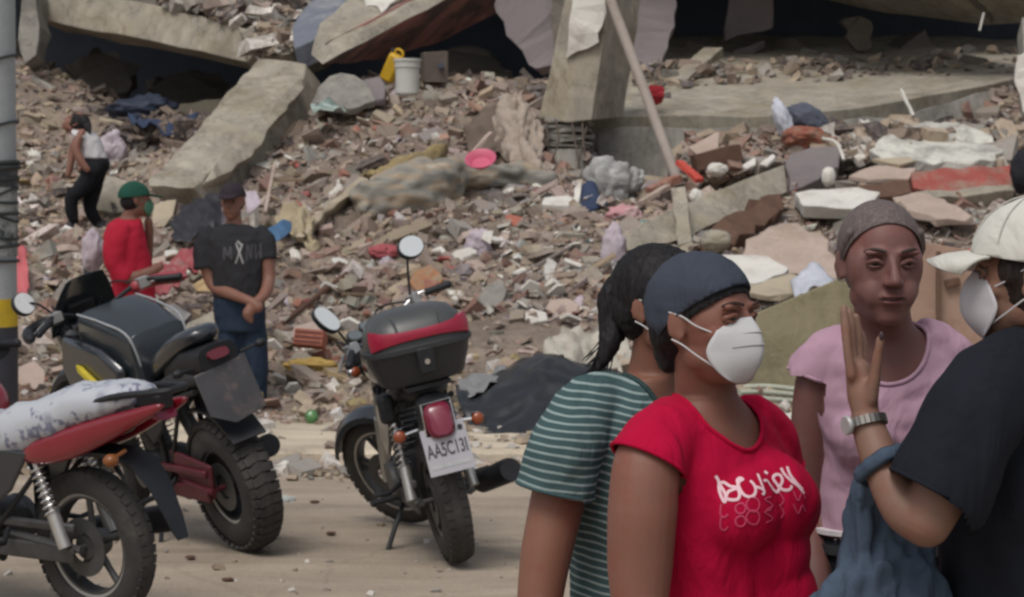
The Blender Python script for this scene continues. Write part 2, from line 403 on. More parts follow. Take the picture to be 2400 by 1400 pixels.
def ground_h(x, y):
    i = min(max((x-X0)/(X1-X0)*NX, 0), NX-1.001); j = min(max((y-Y0)/(Y1-Y0)*NY, 0), NY-1.001)
    a, b = int(i), int(j); u, v = i-a, j-b
    z = GZ[a, b]*(1-u)*(1-v)+GZ[a+1, b]*u*(1-v)+GZ[a, b+1]*(1-u)*v+GZ[a+1, b+1]*u*v
    return max(z, .1) if y > KERB+.05 else z
def surf(px, py, lift=0.):
    """point of the rubble surface seen at a pixel (march along the ray)"""
    d = 15.9
    while d < 30.8:
        p = P(px, py, d)
        if p.z < ground_h(p.x, p.y): break
        d += .03
    p = P(px, py, d); p.z += lift
    return p, d
M_DIRT = mat('rubble_dust', (.175, .14, .112), .97, var=.3, scale=9, bump=.9, bscale=18, col2=(.25, .2, .155), mix=.5, msc=1.2)  # dust colour darkened to put shade into the gaps between chunks
vs = [(float(GX[i, j]), float(GY[i, j]), float(GZ[i, j])) for i in range(NX+1) for j in range(NY+1)]
fs = [(i*(NY+1)+j, (i+1)*(NY+1)+j, (i+1)*(NY+1)+j+1, i*(NY+1)+j+1) for i in range(NX) for j in range(NY)]
me = bpy.data.meshes.new('rubble_bank'); me.from_pydata(vs, [], fs); me.materials.append(M_DIRT); me.shade_smooth()
o = bpy.data.objects.new('rubble_bank', me); COL.objects.link(o); tag(o, kind='structure')

# ---------------------------------------------------------------- countless small rubble
rs = np.random.RandomState(11)
CUBE = np.array([(x, y, z) for z in (-1, 1) for y in (-1, 1) for x in (-1, 1)], float)*.5
CF = np.array([(0, 2, 3, 1), (4, 5, 7, 6), (0, 1, 5, 4), (2, 6, 7, 3), (0, 4, 6, 2), (1, 3, 7, 5)])
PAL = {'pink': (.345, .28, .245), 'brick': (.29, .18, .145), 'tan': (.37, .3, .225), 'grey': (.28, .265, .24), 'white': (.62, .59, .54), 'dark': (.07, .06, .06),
       'yellow': (.42, .33, .17), 'brown': (.2, .155, .125), 'lilac': (.33, .3, .3), 'teal': (.2, .33, .31), 'red': (.36, .09, .09)}
def zone(px, py):
    """mix of materials by place in the bank"""
    if 190 < px < 590 and 150 < py < 318 and py > 150+(px < 300)*(300-px)*.6: w_ = dict(dark=7, grey=1, brown=2)  # gap chunks mostly dark: shade under the beam put into their colour
    elif px < 330 and py < 430: w_ = dict(pink=3.4, brick=.7, tan=4, grey=3, white=.8, dark=.5, brown=1)
    elif px < 330: w_ = dict(pink=3, brick=1.2, tan=4, grey=1.4, white=1.2, brown=1.3, dark=.5, yellow=.3)
    elif py > 830: w_ = dict(pink=2, brick=.8, tan=5, grey=1, white=1.3, yellow=1.2, brown=1)
    elif px > 1050 and py > 430: w_ = dict(pink=4, brick=1.8, tan=2, grey=2, white=2.0, lilac=1, brown=1.4, dark=.6, teal=.08, red=.2)
    elif py < 330: w_ = dict(pink=5, brick=1.6, tan=2, grey=1, white=.7, brown=1.6, lilac=.4)
    else: w_ = dict(pink=5.5, brick=1.6, tan=2.2, grey=1, white=.9, brown=1.8, lilac=.3, dark=.4, red=.06)
    return w_
def rot_rand(n, flat):
    a = rs.uniform(0, 2*np.pi, n); b = rs.normal(0, flat, n); c = rs.normal(0, flat, n)
    ca, sa, cb, sb, cc, sc = np.cos(a), np.sin(a), np.cos(b), np.sin(b), np.cos(c), np.sin(c)
    Rz = np.zeros((n, 3, 3)); Rz[:, 0, 0] = ca; Rz[:, 0, 1] = -sa; Rz[:, 1, 0] = sa; Rz[:, 1, 1] = ca; Rz[:, 2, 2] = 1
    Rx = np.zeros((n, 3, 3)); Rx[:, 0, 0] = 1; Rx[:, 1, 1] = cb; Rx[:, 1, 2] = -sb; Rx[:, 2, 1] = sb; Rx[:, 2, 2] = cb
    Ry = np.zeros((n, 3, 3)); Ry[:, 1, 1] = 1; Ry[:, 0, 0] = cc; Ry[:, 0, 2] = sc; Ry[:, 2, 0] = -sc; Ry[:, 2, 2] = cc
    return Rz @ Rx @ Ry
def chunk_material(name):
    m = bpy.data.materials.new(name); m.use_nodes = True; t = m.node_tree; N_ = t.nodes; L = t.links
    b = N_['Principled BSDF']; b.inputs['Roughness'].default_value = .93; b.inputs['Specular IOR Level'].default_value = .25
    at = N_.new('ShaderNodeAttribute'); at.attribute_name = 'chunk'
    tc = N_.new('ShaderNodeTexCoord'); n1 = N_.new('ShaderNodeTexNoise'); n1.inputs['Scale'].default_value = 16; n1.inputs['Detail'].default_value = 6
    L.new(tc.outputs['Object'], n1.inputs['Vector'])
    mx = N_.new('ShaderNodeMix'); mx.data_type = 'RGBA'; mx.inputs[7].default_value = (.27, .21, .165, 1)
    mr = N_.new('ShaderNodeMapRange'); mr.inputs[1].default_value = .42; mr.inputs[2].default_value = .68; mr.inputs[4].default_value = .7
    L.new(n1.outputs['Fac'], mr.inputs[0]); L.new(mr.outputs[0], mx.inputs[0]); L.new(at.outputs['Color'], mx.inputs[6])
    L.new(mx.outputs[2], b.inputs['Base Color'])
    n2 = N_.new('ShaderNodeTexNoise'); n2.inputs['Scale'].default_value = 55; n2.inputs['Detail'].default_value = 4
    L.new(tc.outputs['Object'], n2.inputs['Vector'])
    bp = N_.new('ShaderNodeBump'); bp.inputs['Strength'].default_value = .6; bp.inputs['Distance'].default_value = .012
    L.new(n2.outputs['Fac'], bp.inputs['Height']); L.new(bp.outputs[0], b.inputs['Normal'])
    return m
M_CHUNK = chunk_material('rubble_fragments')
def chunks(name, pos, size, rot, cols, kind='stuff'):
    n = len(pos)
    v = CUBE[None]*1.0+rs.uniform(-.17, .17, (n, 8, 3))
    v = v*size[:, None, :]
    v = np.einsum('nij,nkj->nki', rot, v)+pos[:, None, :]
    f = (CF[None]+(np.arange(n)*8)[:, None, None]).reshape(-1, 4)
    me = bpy.data.meshes.new(name); me.vertices.add(n*8); me.vertices.foreach_set('co', v.astype(np.float32).ravel())
    me.loops.add(len(f)*4); me.loops.foreach_set('vertex_index', f.astype(np.int32).ravel())
    me.polygons.add(len(f)); me.polygons.foreach_set('loop_start', np.arange(len(f), dtype=np.int32)*4)
    me.update(calc_edges=True); me.shade_flat()
    at = me.color_attributes.new('chunk', 'FLOAT_COLOR', 'POINT')
    c4 = np.ones((n, 8, 4), np.float32); c4[:, :, :3] = cols[:, None, :]
    at.data.foreach_set('color', c4.ravel())
    me.materials.append(M_CHUNK)
    o = bpy.data.objects.new(name, me); COL.objects.link(o); tag(o, kind=kind); return o
def px_of(x, y, z): return 1200+x*FPX/y, HOR+(EYE-z)*FPX/y
def gen(n, y0, y1, smed, sig, flatshape=.25, sink=.1, dens=None, xr=6.6):
    pos, size, cols, flats = [], [], [], []
    keys = list(PAL)
    while len(pos) < n:
        y = rs.uniform(y0, y1); x = rs.uniform(-1, 1)*y*1350/FPX
        z = ground_h(x, y); px, py = px_of(x, y, z)
        if py > 1115: continue
        if dens and rs.rand() > dens(px, py): continue
        s_ = float(np.clip(smed*math.exp(rs.normal(0, sig)), .012, .34))
        t = rs.rand()
        if t < flatshape: sz = (s_*1.5, s_*rs.uniform(.7, 1.2), s_*rs.uniform(.12, .25))
        elif t < flatshape+.16: sz = (s_*2.4, s_*.5, s_*.4)
        else: sz = (s_*rs.uniform(.8, 1.5), s_*rs.uniform(.6, 1.1), s_*rs.uniform(.4, .9))
        w_ = zone(px, py); ks = list(w_); pr = np.array([w_[k] for k in ks]); k = ks[rs.choice(len(ks), p=pr/pr.sum())]
        c = np.array(PAL[k])*rs.uniform(.72, 1.25)*(1+rs.uniform(-.05, .05, 3))
        pos.append((x, y, z+s_*sink)); size.append(sz); cols.append(np.clip(c, .01, .8))
    pos = np.array(pos); size = np.array(size); cols = np.array(cols)
    return pos, size, rot_rand(len(pos), .5), cols
def dens_main(px, py):
    if px > 1080 and px < 1420 and 755 < py < 880: return .12     # bare dirt fan
    if 790 < py < 1000 and px < 1100: return .75
    return 1
def cat_(a, b): return tuple(np.concatenate([x, y]) for x, y in zip(a, b))
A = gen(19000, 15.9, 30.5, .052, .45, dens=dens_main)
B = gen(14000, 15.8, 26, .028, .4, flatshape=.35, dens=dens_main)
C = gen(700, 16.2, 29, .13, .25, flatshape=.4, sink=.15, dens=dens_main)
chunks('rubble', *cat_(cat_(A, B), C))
# loose grit along the kerb and on the road edge
def gen_flat(n, y0, y1, smed, dens, zf):
    pos, size, cols = [], [], []
    while len(pos) < n:
        y = rs.uniform(y0, y1); x = rs.uniform(-1, 1)*y*1300/FPX; px, py = px_of(x, y, 0)
        if rs.rand() > dens(x, y, px, py): continue
        s_ = float(np.clip(smed*math.exp(rs.normal(0, .5)), .006, .12)); z = zf(x, y)
        k = ['tan', 'white', 'pink', 'grey', 'tan'][rs.randint(5)]
        pos.append((x, y, z+s_*.2)); size.append((s_*1.3, s_, s_*.6)); cols.append(np.array(PAL[k])*rs.uniform(.7, 1.15))
    return np.array(pos), np.array(size), rot_rand(n, .3), np.array(cols)
D = gen_flat(2100, 13.3, KERB, .035, lambda x, y, px, py: math.exp(-((KERB-y)/.33)**2)*(1 if 560 < px < 800 or px > 1080 or px < 420 else .5), lambda x, y: 0)
E = gen_flat(900, KERB+.08, 16.1, .028, lambda x, y, px, py: (.05+.85*math.exp(-((16.1-y)/.2)**2)) if px < 1050 else .3, walk_z)
F = gen_flat(260, 9, 13.6, .012, lambda x, y, px, py: .6, rz)
chunks('gravel', *cat_(cat_(D, E), F))
# ---------------------------------------------------------------- collapsed building
def dep(px, py): return surf(px, py)[1]
def on(pts, m=1., lift=.05):
    """depths for an outline lying on the bank (m=1) or standing on its lowest point (m=0)"""
    lo = max(pts, key=lambda q: q[1]); d0 = dep(*lo)
    return [(x, y, (d0*(1-m)+dep(x, y)*m)-lift) for x, y in pts]

slab('fallen_beam', [(128, -28, 27.6), (330, 5, 26.9), (562, 62, 26.0), (577, 146, 25.9), (470, 120, 26.2), (86, 45, 27.7), (82, -28, 27.8)], .5, M_CONC,
     'long tan concrete beam sagging over the dark gap at upper left', 'concrete beam', jit=.012, step=.3)
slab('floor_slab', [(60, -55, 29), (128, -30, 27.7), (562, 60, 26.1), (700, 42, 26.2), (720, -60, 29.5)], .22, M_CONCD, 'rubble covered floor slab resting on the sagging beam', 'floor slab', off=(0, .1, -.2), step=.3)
slab('broken_joint', [(556, 62, 25.9), (640, 50, 25.8), (705, 52, 25.8), (716, 92, 25.3), (660, 128, 25.2), (600, 138, 25.4), (578, 148, 25.8)], .5, M_CONC,
     'crumbling sand coloured beam end above the fallen column', 'concrete chunk', jit=.045, step=.09)
slab('broken_pillar', [(45, -30, 27.2), (88, -30, 27.2), (92, 60, 27.1), (84, 130, 27), (58, 150, 27), (42, 90, 27.1)], .4, M_CONCG, 'broken grey pillar end behind the utility pole', 'pillar', jit=.03)
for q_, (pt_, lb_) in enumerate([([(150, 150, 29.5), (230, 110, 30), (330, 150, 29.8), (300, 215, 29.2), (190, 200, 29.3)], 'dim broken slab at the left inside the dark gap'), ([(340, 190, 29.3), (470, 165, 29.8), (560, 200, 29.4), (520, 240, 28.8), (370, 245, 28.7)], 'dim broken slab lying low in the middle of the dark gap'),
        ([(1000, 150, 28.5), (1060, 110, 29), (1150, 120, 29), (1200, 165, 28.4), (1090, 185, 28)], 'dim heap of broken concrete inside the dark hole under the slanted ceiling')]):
    slab('shaded_slab', pt_, .2, M_CONCD, lb_, 'concrete slab', jit=.05, step=.12, seed=q_)  # dimness of the holes put into the dark concrete colour
# leaning fallen column
slab('fallen_column', [(605, 138, 24.6), (650, 140, 24.4), (716, 150, 24.3), (712, 182, 24.0), (640, 258, 23.3), (560, 330, 22.6), (500, 396, 21.9), (452, 440, 21.5), (350, 436, 21.5), (345, 425, 21.6), (420, 350, 22.4), (500, 258, 23.3)], .42, M_CONC,
     'pale tan concrete column lying diagonally from the rubble up to the beam', 'concrete column', jit=.012, step=.12, off=(.22, .32, -.3))
slab('plaster_flake', [(500, 392, 21.75), (552, 330, 22.3), (640, 250, 23.1), (705, 178, 23.8), (714, 205, 23.7), (640, 290, 22.8), (600, 350, 22.3), (545, 400, 21.9), (480, 430, 21.6)], .1, M_CONC,
     'rough grey side strip along the lower edge of the diagonal column', 'concrete fragment', jit=.018, step=.12)
slab('bluegrey_slab', [(684, 62, 25.2), (705, 30, 25.5), (765, -30, 26.4), (880, -30, 26), (800, 30, 25.2), (738, 92, 24.5), (690, 114, 24.5)], .25, M_BLUEG, 'blue grey painted slab leaning at the top left of the big slanted beam', 'painted slab', jit=.012, step=.25)
t = slab('slanted_beam', [(728, 128, 23.9), (742, 88, 24.2), (800, 40, 24.8), (880, -30, 25.8), (1110, -30, 25.6), (1040, 2, 25.1), (958, 44, 24.7), (860, 98, 24.2), (756, 152, 23.8)], .2, M_CONC,
         'big tan beam slanting up to the right over the yellow container', 'concrete beam', jit=.012, step=.25, off=(.02, .15, .16))
slab('plaster_patch', [(838, -28, 25.15), (950, -28, 24.95), (935, -5, 24.85), (912, 10, 24.75), (893, 30, 24.6), (885, 14, 24.75), (858, 14, 24.85)], .03, M_WHITE, 'pale torn plaster patch on top of the slanted beam', 'plaster', jit=.02, step=.08)
slab('ceiling_slab', [(760, 153, 24.0), (860, 100, 24.4), (960, 46, 24.9), (1110, -34, 25.8), (1215, -34, 28), (1170, 30, 27.8), (1040, 95, 27.5), (900, 140, 26)], .2, M_REDU,
     'reddish painted underside of the slanted ceiling above the dark hole', 'ceiling', jit=.01, step=.3, off=(0, 0, .22))
slab('broken_wall', [(1162, -34, 25.2), (1305, -34, 24.6), (1312, 60, 24.5), (1300, 152, 24.3), (1262, 160, 24.3), (1238, 152, 24.5), (1222, 118, 24.6), (1200, 96, 24.8), (1186, 84, 24.9), (1180, 52, 25), (1162, 30, 25.1)], .16, M_PINKW,
     'pinkish grey broken wall left of the leaning column', 'wall', jit=.025, step=.1)
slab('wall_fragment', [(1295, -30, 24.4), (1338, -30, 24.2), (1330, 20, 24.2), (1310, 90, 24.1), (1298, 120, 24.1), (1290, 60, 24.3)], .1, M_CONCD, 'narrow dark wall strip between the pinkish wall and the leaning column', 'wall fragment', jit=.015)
# leaning column that still stands
col = empty('leaning_column', P(1325, 430, 22.2), 'leaning square tan column with a torn white sheet and crushed base', 'concrete column')
def kid(o, root):
    o.parent = root; o.location = Vector(o.location)-Vector(root.location); return o
kid(slab('shaft', [(1262, 278, 22.4), (1296, 130, 22.4), (1332, -60, 22.4), (1432, -60, 22.2), (1410, 120, 22.2), (1386, 282, 22.2), (1330, 288, 22.3)], .1, M_CONC, parent=col, jit=.008, step=.2, off=(.34, .75, .05)), col)
mb = MB(); rg = random.Random(5)
for i in range(9):
    y = 284+i*7; c = P(1325+rg.uniform(-6, 6), y, 22.55); mb.box(c, (.44+rg.uniform(-.06, .05), .4, .03), Euler((rg.uniform(-.1, .1), rg.uniform(-.14, .14), rg.uniform(-.2, .2))).to_matrix(), .012, rg)
mb.join(MB().sect([(P(1326, 350, 22.5), (.18, 0, 0), (0, .18, 0), 3), (P(1322, 400, 22.4), (.2, 0, 0), (0, .2, 0), 3), (P(1326, 450, 22.2), (.22, 0, .02), (0, .2, 0), 3)]))
_o = mb.build('crushed_base', M_CONCG, None, smooth=False); kid(_o, col)
mb = MB()
for i, (a, b) in enumerate([((1282, 285), (1300, 430)), ((1302, 280), (1292, 380)), ((1340, 285), (1362, 420)), ((1365, 280), (1372, 370)), ((1378, 285), (1350, 440)), ((1275, 300), (1270, 345))]):
    pa, pb = P(*a, 22.3), P(*b, 22.1); mb.tube(bez([pa, pa.lerp(pb, .5)+Vector((rg.uniform(-.05, .05), -.05, 0)), pb], 5), .009, 6)
_o = mb.build('rebar', mat('rusty_rebar', (.1, .075, .06), .8), None); kid(_o, col)
kid(slab('torn_sheet', [(1350, -40, 22.33), (1420, -40, 22.12), (1420, 30, 22.12), (1411, 62, 22.12), (1400, 78, 22.12), (1403, 100, 22.12), (1378, 114, 22.2), (1350, 122, 22.25), (1327, 137, 22.3), (1332, 80, 22.3), (1340, 20, 22.3)], .02, M_WHITE, parent=col, jit=.008, step=.08), col)

mb = MB(); pa, pb, pc = P(1408, -60, 21.9), P(1500, 185, 21.7), P(1592, 436, 21.4)
mb.tube(bez([pa, pb, pc], 10), .048, 12)
o = mb.build('pipe', mat('dusty_pipe', (.36, .31, .275), .7, var=.12, scale=5, col2=(.28, .22, .17), mix=.56, msc=2)); tag(o, 'long pale pipe leaning down from the column to the long beam', 'pipe')
# interior platform
slab('tilted_floor', [(1384, 276, 23.2), (1500, 272, 23.2), (1640, 268, 23.1), (1852, 266, 23.0), (1960, 258, 23.1), (2110, 236, 23.5), (2310, 200, 24.3), (2420, 172, 25.2), (2440, 90, 29.5), (1380, 80, 30.5), (1372, 190, 26)], .5, M_CONC,
     'wide tilted tan floor slab inside the collapsed building', 'floor slab', off=(0, .12, -.52), step=.35, jit=.03)
slab('floor_edge_beam', [(1400, 300, 23.0), (1590, 300, 22.9), (1830, 300, 22.8), (2130, 268, 23), (2320, 214, 23.9), (2322, 290, 23.7), (2120, 330, 22.9), (1800, 400, 22.6), (1400, 440, 22.9)], .35, M_CONCG,
     'grey beam face under the front edge of the tilted floor', 'concrete beam', jit=.025, step=.2)
slab('inner_wall', [(1478, -60, 27), (1590, -60, 27), (1582, 60, 26.8), (1545, 170, 26.3), (1500, 200, 26.2), (1480, 100, 26.6)], .2, M_PINKW, 'grey inner wall right behind the leaning column', 'wall', jit=.015)
slab('wall_panel', [(1712, -60, 28), (1818, -60, 28), (1814, 30, 28), (1812, 66, 28), (1760, 78, 28), (1700, 96, 28), (1706, 20, 28)], .15, M_PINKW, 'hanging pale wall panel in the dark interior', 'wall panel', jit=.015)
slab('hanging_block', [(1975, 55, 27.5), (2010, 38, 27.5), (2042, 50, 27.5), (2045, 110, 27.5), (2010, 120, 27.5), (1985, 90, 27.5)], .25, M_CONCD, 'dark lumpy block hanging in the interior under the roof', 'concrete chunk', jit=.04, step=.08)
slab('roof_slab', [(1868, -12, 28.6), (2010, 18, 27.6), (2160, 40, 26.9), (2312, 60, 26.2), (2480, 56, 25.4), (2520, -160, 23.5), (1850, -160, 25.5)], .3, M_CONC, 'tan underside of the roof slab tilting over the interior at upper right', 'roof slab', off=(0, .1, .3), step=.35, jit=.02)
slab('roof_strip', [(2225, -60, 24.2), (2330, 50, 25.6), (2322, 56, 25.65), (2210, -60, 24.3)], .05, M_CONCD, 'dark joint strip across the roof slab', 'joint')
mb = MB(); mb.tube([P(2306, 30, 24.5), P(2296, 72, 24.5)], .012, 8)
tag(mb.build('hanging_rod', M_WHITE), 'short white rod hanging from the roof slab', 'rod')
slab('back_wall', [(900, -420, 31), (2700, -420, 31), (2700, 330, 31), (900, 330, 31)], .3, M_VOID, 'back wall deep inside the collapsed building, its colour darkened as shade', 'wall', step=2, jit=0)
slab('upper_floor', [(860, -160, 26.5), (2700, -160, 26.5), (2700, -120, 31.5), (860, -120, 31.5)], .4, M_CONCG, 'unseen slab added over the collapsed interior to block skylight', 'floor slab', off=(0, 0, .4), step=2, jit=0)  # added out of view to keep skylight out of the interior
slab('left_upper_floor', [(-200, -200, 27.5), (860, -200, 27), (860, -100, 33), (-200, -100, 33)], .4, M_CONCG, 'unseen slab added over the dark gap at the left to block skylight', 'floor slab', off=(0, 0, .4), step=2, jit=0)  # added out of view to keep skylight out of the left gap
bpy.data.objects['left_upper_floor'].name = 'gap_sky_blocker'
slab('rear_wall', [(-400, -420, 32.5), (1000, -420, 32.5), (1000, 330, 32.5), (-400, 330, 32.5)], .3, M_VOID, 'rear wall behind the sagging beam, its colour darkened as shade', 'wall', step=2, jit=0)
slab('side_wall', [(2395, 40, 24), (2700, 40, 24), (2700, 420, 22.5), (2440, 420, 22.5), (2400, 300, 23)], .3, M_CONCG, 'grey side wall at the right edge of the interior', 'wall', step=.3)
slab('white_board', [(2385, 130, 22.8), (2440, 110, 22.8), (2440, 280, 22.6), (2398, 262, 22.7), (2376, 190, 22.8)], .05, M_WHITE, 'white board propped up at the right edge of the ruin', 'board')
# things lying on the tilted floor
def box_at(name, px, py, d, size, rot, m, label, cat, jit=.02, seed=0, group=None):
    rg = random.Random(seed); mb = MB(); c = P(px, py, d)
    mb.box((0, 0, 0), size, None, jit, rg)
    o = mb.build(name, m, smooth=False, bevel=.006); o.location = c; o.rotation_euler = rot; return tag(o, label, cat, group)
def bar_at(name, a, b, w_, h, m, label, cat, group=None, jit=.006, seed=0):
    pa, pb = P(*a), P(*b); rg = random.Random(seed); d = (pb-pa).normalized(); u = d.cross(Vector((0, 0, 1))).normalized(); v = u.cross(d)
    c = (pa+pb)/2; rings = []
    for i in range(5):
        q = pa.lerp(pb, i/4)-c; j = lambda: rg.uniform(-jit, jit)
        rings.append([q+u*(w_/2*sx+j())+v*(h/2*sy+j()) for sx, sy in ((-1, -1), (1, -1), (1, 1), (-1, 1))])
    mb = MB(); mb.rings(rings); o = mb.build(name, m, smooth=False, bevel=.003); o.location = c; return tag(o, label, cat, group)
bar_at('timber', (1588, 196, 25.3), (1672, 122, 27.0), .22, .1, M_CONC, 'light beam lying diagonally on the tilted floor', 'beam')
bar_at('curtain_rod', (2112, 210, 22.9), (2140, 272, 22.6), .028, .028, M_WHITE, 'thin white rod leaning on the floor edge', 'rod')
bar_at('floor_batten', (2180, 215, 24.1), (2330, 196, 24.9), .05, .03, mat('greenish_batten', (.3, .36, .33), .8), 'pale green batten along the right end of the tilted floor', 'batten')
crumple('red_rag', P(1535, 222, 23.2), (.085, .07, .085), mat('red_cloth', (.4, .03, .04), .9, bump=.3), 'small red rag behind the pipe on the tilted floor', 'cloth', seed=3)
rgb = random.Random(8)
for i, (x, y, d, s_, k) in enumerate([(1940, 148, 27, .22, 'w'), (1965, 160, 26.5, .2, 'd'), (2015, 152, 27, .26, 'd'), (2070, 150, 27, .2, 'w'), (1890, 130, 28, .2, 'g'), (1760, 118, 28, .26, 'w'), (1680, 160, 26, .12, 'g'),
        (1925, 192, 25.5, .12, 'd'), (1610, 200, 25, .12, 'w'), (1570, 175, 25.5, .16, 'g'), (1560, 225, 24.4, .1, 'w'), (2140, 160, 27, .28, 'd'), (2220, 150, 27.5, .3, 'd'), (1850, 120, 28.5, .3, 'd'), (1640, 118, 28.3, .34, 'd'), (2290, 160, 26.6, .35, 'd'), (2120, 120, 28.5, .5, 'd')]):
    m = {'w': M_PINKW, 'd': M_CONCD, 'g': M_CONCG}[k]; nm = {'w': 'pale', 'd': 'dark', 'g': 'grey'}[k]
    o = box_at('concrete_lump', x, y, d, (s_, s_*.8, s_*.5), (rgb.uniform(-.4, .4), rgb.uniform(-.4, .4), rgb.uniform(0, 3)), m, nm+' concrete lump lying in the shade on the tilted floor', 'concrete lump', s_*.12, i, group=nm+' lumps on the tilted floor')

# ---------------------------------------------------------------- utility pole
pole = empty('utility_pole', (-3.30, 15.0, .09), 'round grey utility pole with yellow and black painted bands at the left edge', 'utility pole')
def pr(z): return .195-.006*z
mb = MB(); mb.tube([(0, 0, 0), (0, 0, 3), (0, 0, 6), (0, 0, 9)], [pr(0), pr(3), pr(6), pr(9)], 32)
mb.build('shaft', mat('pole_concrete', (.33, .35, .36), .8, var=.1, scale=4, bump=.2, bscale=30, col2=(.25, .26, .26), mix=.58, msc=2), pole, angle=60)
zp = lambda py: EYE-(py-HOR)*15/FPX-.09
mb = MB(); mb.tube([(0, 0, zp(765)), (0, 0, zp(700))], [pr(.6)+.004, pr(.8)+.004], 32)
mb.build('yellow_band', mat('yellow_paint', (.5, .34, .02), .7, var=.2, scale=8, col2=(.33, .24, .08), mix=.6, msc=5), pole, angle=60)
mb = MB(); mb.tube([(0, 0, .01), (0, 0, zp(765.5))], [pr(0)+.004, pr(.6)+.004], 32)
mb.build('black_band', mat('faded_black_paint', (.035, .035, .045), .7, var=.2, scale=8), pole, angle=60)
mb = MB()
for y0, y1, k in [(180, 130, .004), (330, 285, .004), (395, 380, .014), (404, 392, .02), (432, 418, .012), (470, 476, .006), (505, 500, .008), (545, 560, .006), (590, 575, .008), (606, 612, .006), (450, 520, .006), (520, 440, .006)]:
    pts = []
    for a in range(0, 361, 12):
        z = zp(y0)+(zp(y1)-zp(y0))*(.5+.5*math.sin(R(a))); r = pr(z)+.008+k*.3
        pts.append((r*math.cos(R(a-90)), r*math.sin(R(a-90)), z))
    mb = MB(); mb.tube(pts[:-1], .007+k*.5, 7, closed=True); mb.build('wire', mat('black_wire', (.03, .035, .035), .6), pole)
mb = MB(); mb.tube([(0, 0, zp(438)), (0, 0, zp(386))], [pr(2)+.012]*2, 32); mb.build('dark_sleeve', mat('dark_tape', (.045, .05, .055), .6, bump=.4, bscale=30, col2=(.15, .15, .14), mix=.6, msc=10), pole, angle=60)
mb = MB(); mb.tube([(0, 0, zp(600)), (0, 0, zp(440))], [pr(1)+.006]*2, 32)
mb.build('torn_posters', mat('torn_poster_paper', (.3, .31, .3), .85, var=.2, scale=14, bump=.6, bscale=18, col2=(.05, .06, .06), mix=.55, msc=9), pole, angle=60)

# ---------------------------------------------------------------- rubble on the raised slab and inside the gap
def patch_chunks(name, corners, n, smed, keys, lift=.0, bulge=.0):
    a, b, c, d = [P(*q) for q in corners]; pos, size, cols = [], [], []
    for _ in range(n):
        u, v = rs.rand(), rs.rand(); p = a.lerp(b, u).lerp(d.lerp(c, u), v)
        s_ = float(np.clip(smed*math.exp(rs.normal(0, .5)), .015, .3))
        pos.append((p.x, p.y, p.z+lift+bulge*4*u*(1-u)*rs.rand()+s_*.2)); size.append((s_*1.5, s_, s_*.5)); cols.append(np.clip(np.array(PAL[keys[rs.randint(len(keys))]])*rs.uniform(.7, 1.2), .01, .8))
    return np.array(pos), np.array(size), rot_rand(n, .5), np.array(cols)
G1 = patch_chunks('x', [(350, 6, 26.8), (560, 58, 26.0), (712, 38, 26.2), (700, -50, 29)], 900, .07, ['pink', 'tan', 'grey', 'white', 'dark', 'brown'], bulge=.15)
G2 = patch_chunks('x', [(590, 66, 25.75), (712, 58, 25.6), (716, 112, 25.1), (600, 140, 25.3)], 160, .05, ['tan', 'tan', 'grey', 'brown', 'white'])
G3 = patch_chunks('x', [(1600, 330, 22.6), (1830, 310, 22.6), (1980, 360, 21.7), (1560, 450, 21.4)], 500, .05, ['pink', 'tan', 'brown', 'grey', 'brick'])
G4 = patch_chunks('x', [(1900, 310, 22.5), (2400, 275, 22.9), (2400, 400, 21.6), (1940, 370, 21.7)], 900, .055, ['tan', 'tan', 'brown', 'grey', 'dark', 'white'])
G5 = patch_chunks('x', [(1480, 150, 26.4), (2400, 120, 28), (2400, 185, 25.2), (1500, 205, 25)], 300, .05, ['brown', 'grey', 'tan', 'dark'])
G6 = patch_chunks('x', [(290, 275, 26.2), (560, 280, 25.6), (520, 310, 24.8), (300, 335, 25.2)], 200, .07, ['dark', 'dark', 'brown'])  # dark colours paint the shade of the gap into these chunks
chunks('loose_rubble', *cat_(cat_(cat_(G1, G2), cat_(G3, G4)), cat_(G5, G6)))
# ---------------------------------------------------------------- large pieces one can point to
M_TANP = mat('tan_painted_board', (.4, .34, .25), .85, var=.12, scale=6, bump=.2, bscale=40, col2=(.3, .25, .19), mix=.6, msc=3)
M_PINKP = mat('pinkish_plaster', (.42, .33, .28), .9, var=.14, scale=7, bump=.35, bscale=40, col2=(.33, .26, .21), mix=.56, msc=4)
M_LILAC = mat('lilac_cloth', (.44, .38, .42), .95, var=.12, scale=20, bump=.3, bscale=50)
M_PINKC = mat('pink_cloth', (.5, .26, .28), .95, var=.15, scale=16, bump=.3, bscale=50, col2=(.5, .38, .36), mix=.56, msc=8)
M_GREYC = mat('grey_cloth', (.3, .3, .29), .95, var=.15, scale=14, bump=.4, bscale=50, col2=(.42, .42, .4), mix=.55, msc=9)
M_NAVY = mat('navy_cloth', (.03, .045, .09), .9, var=.2, scale=12, bump=.3, bscale=40)
M_BROWNC = mat('dusty_brown_curtain', (.36, .3, .25), .95, var=.14, scale=8, bump=.3, bscale=60, col2=(.24, .19, .15), mix=.54, msc=5)
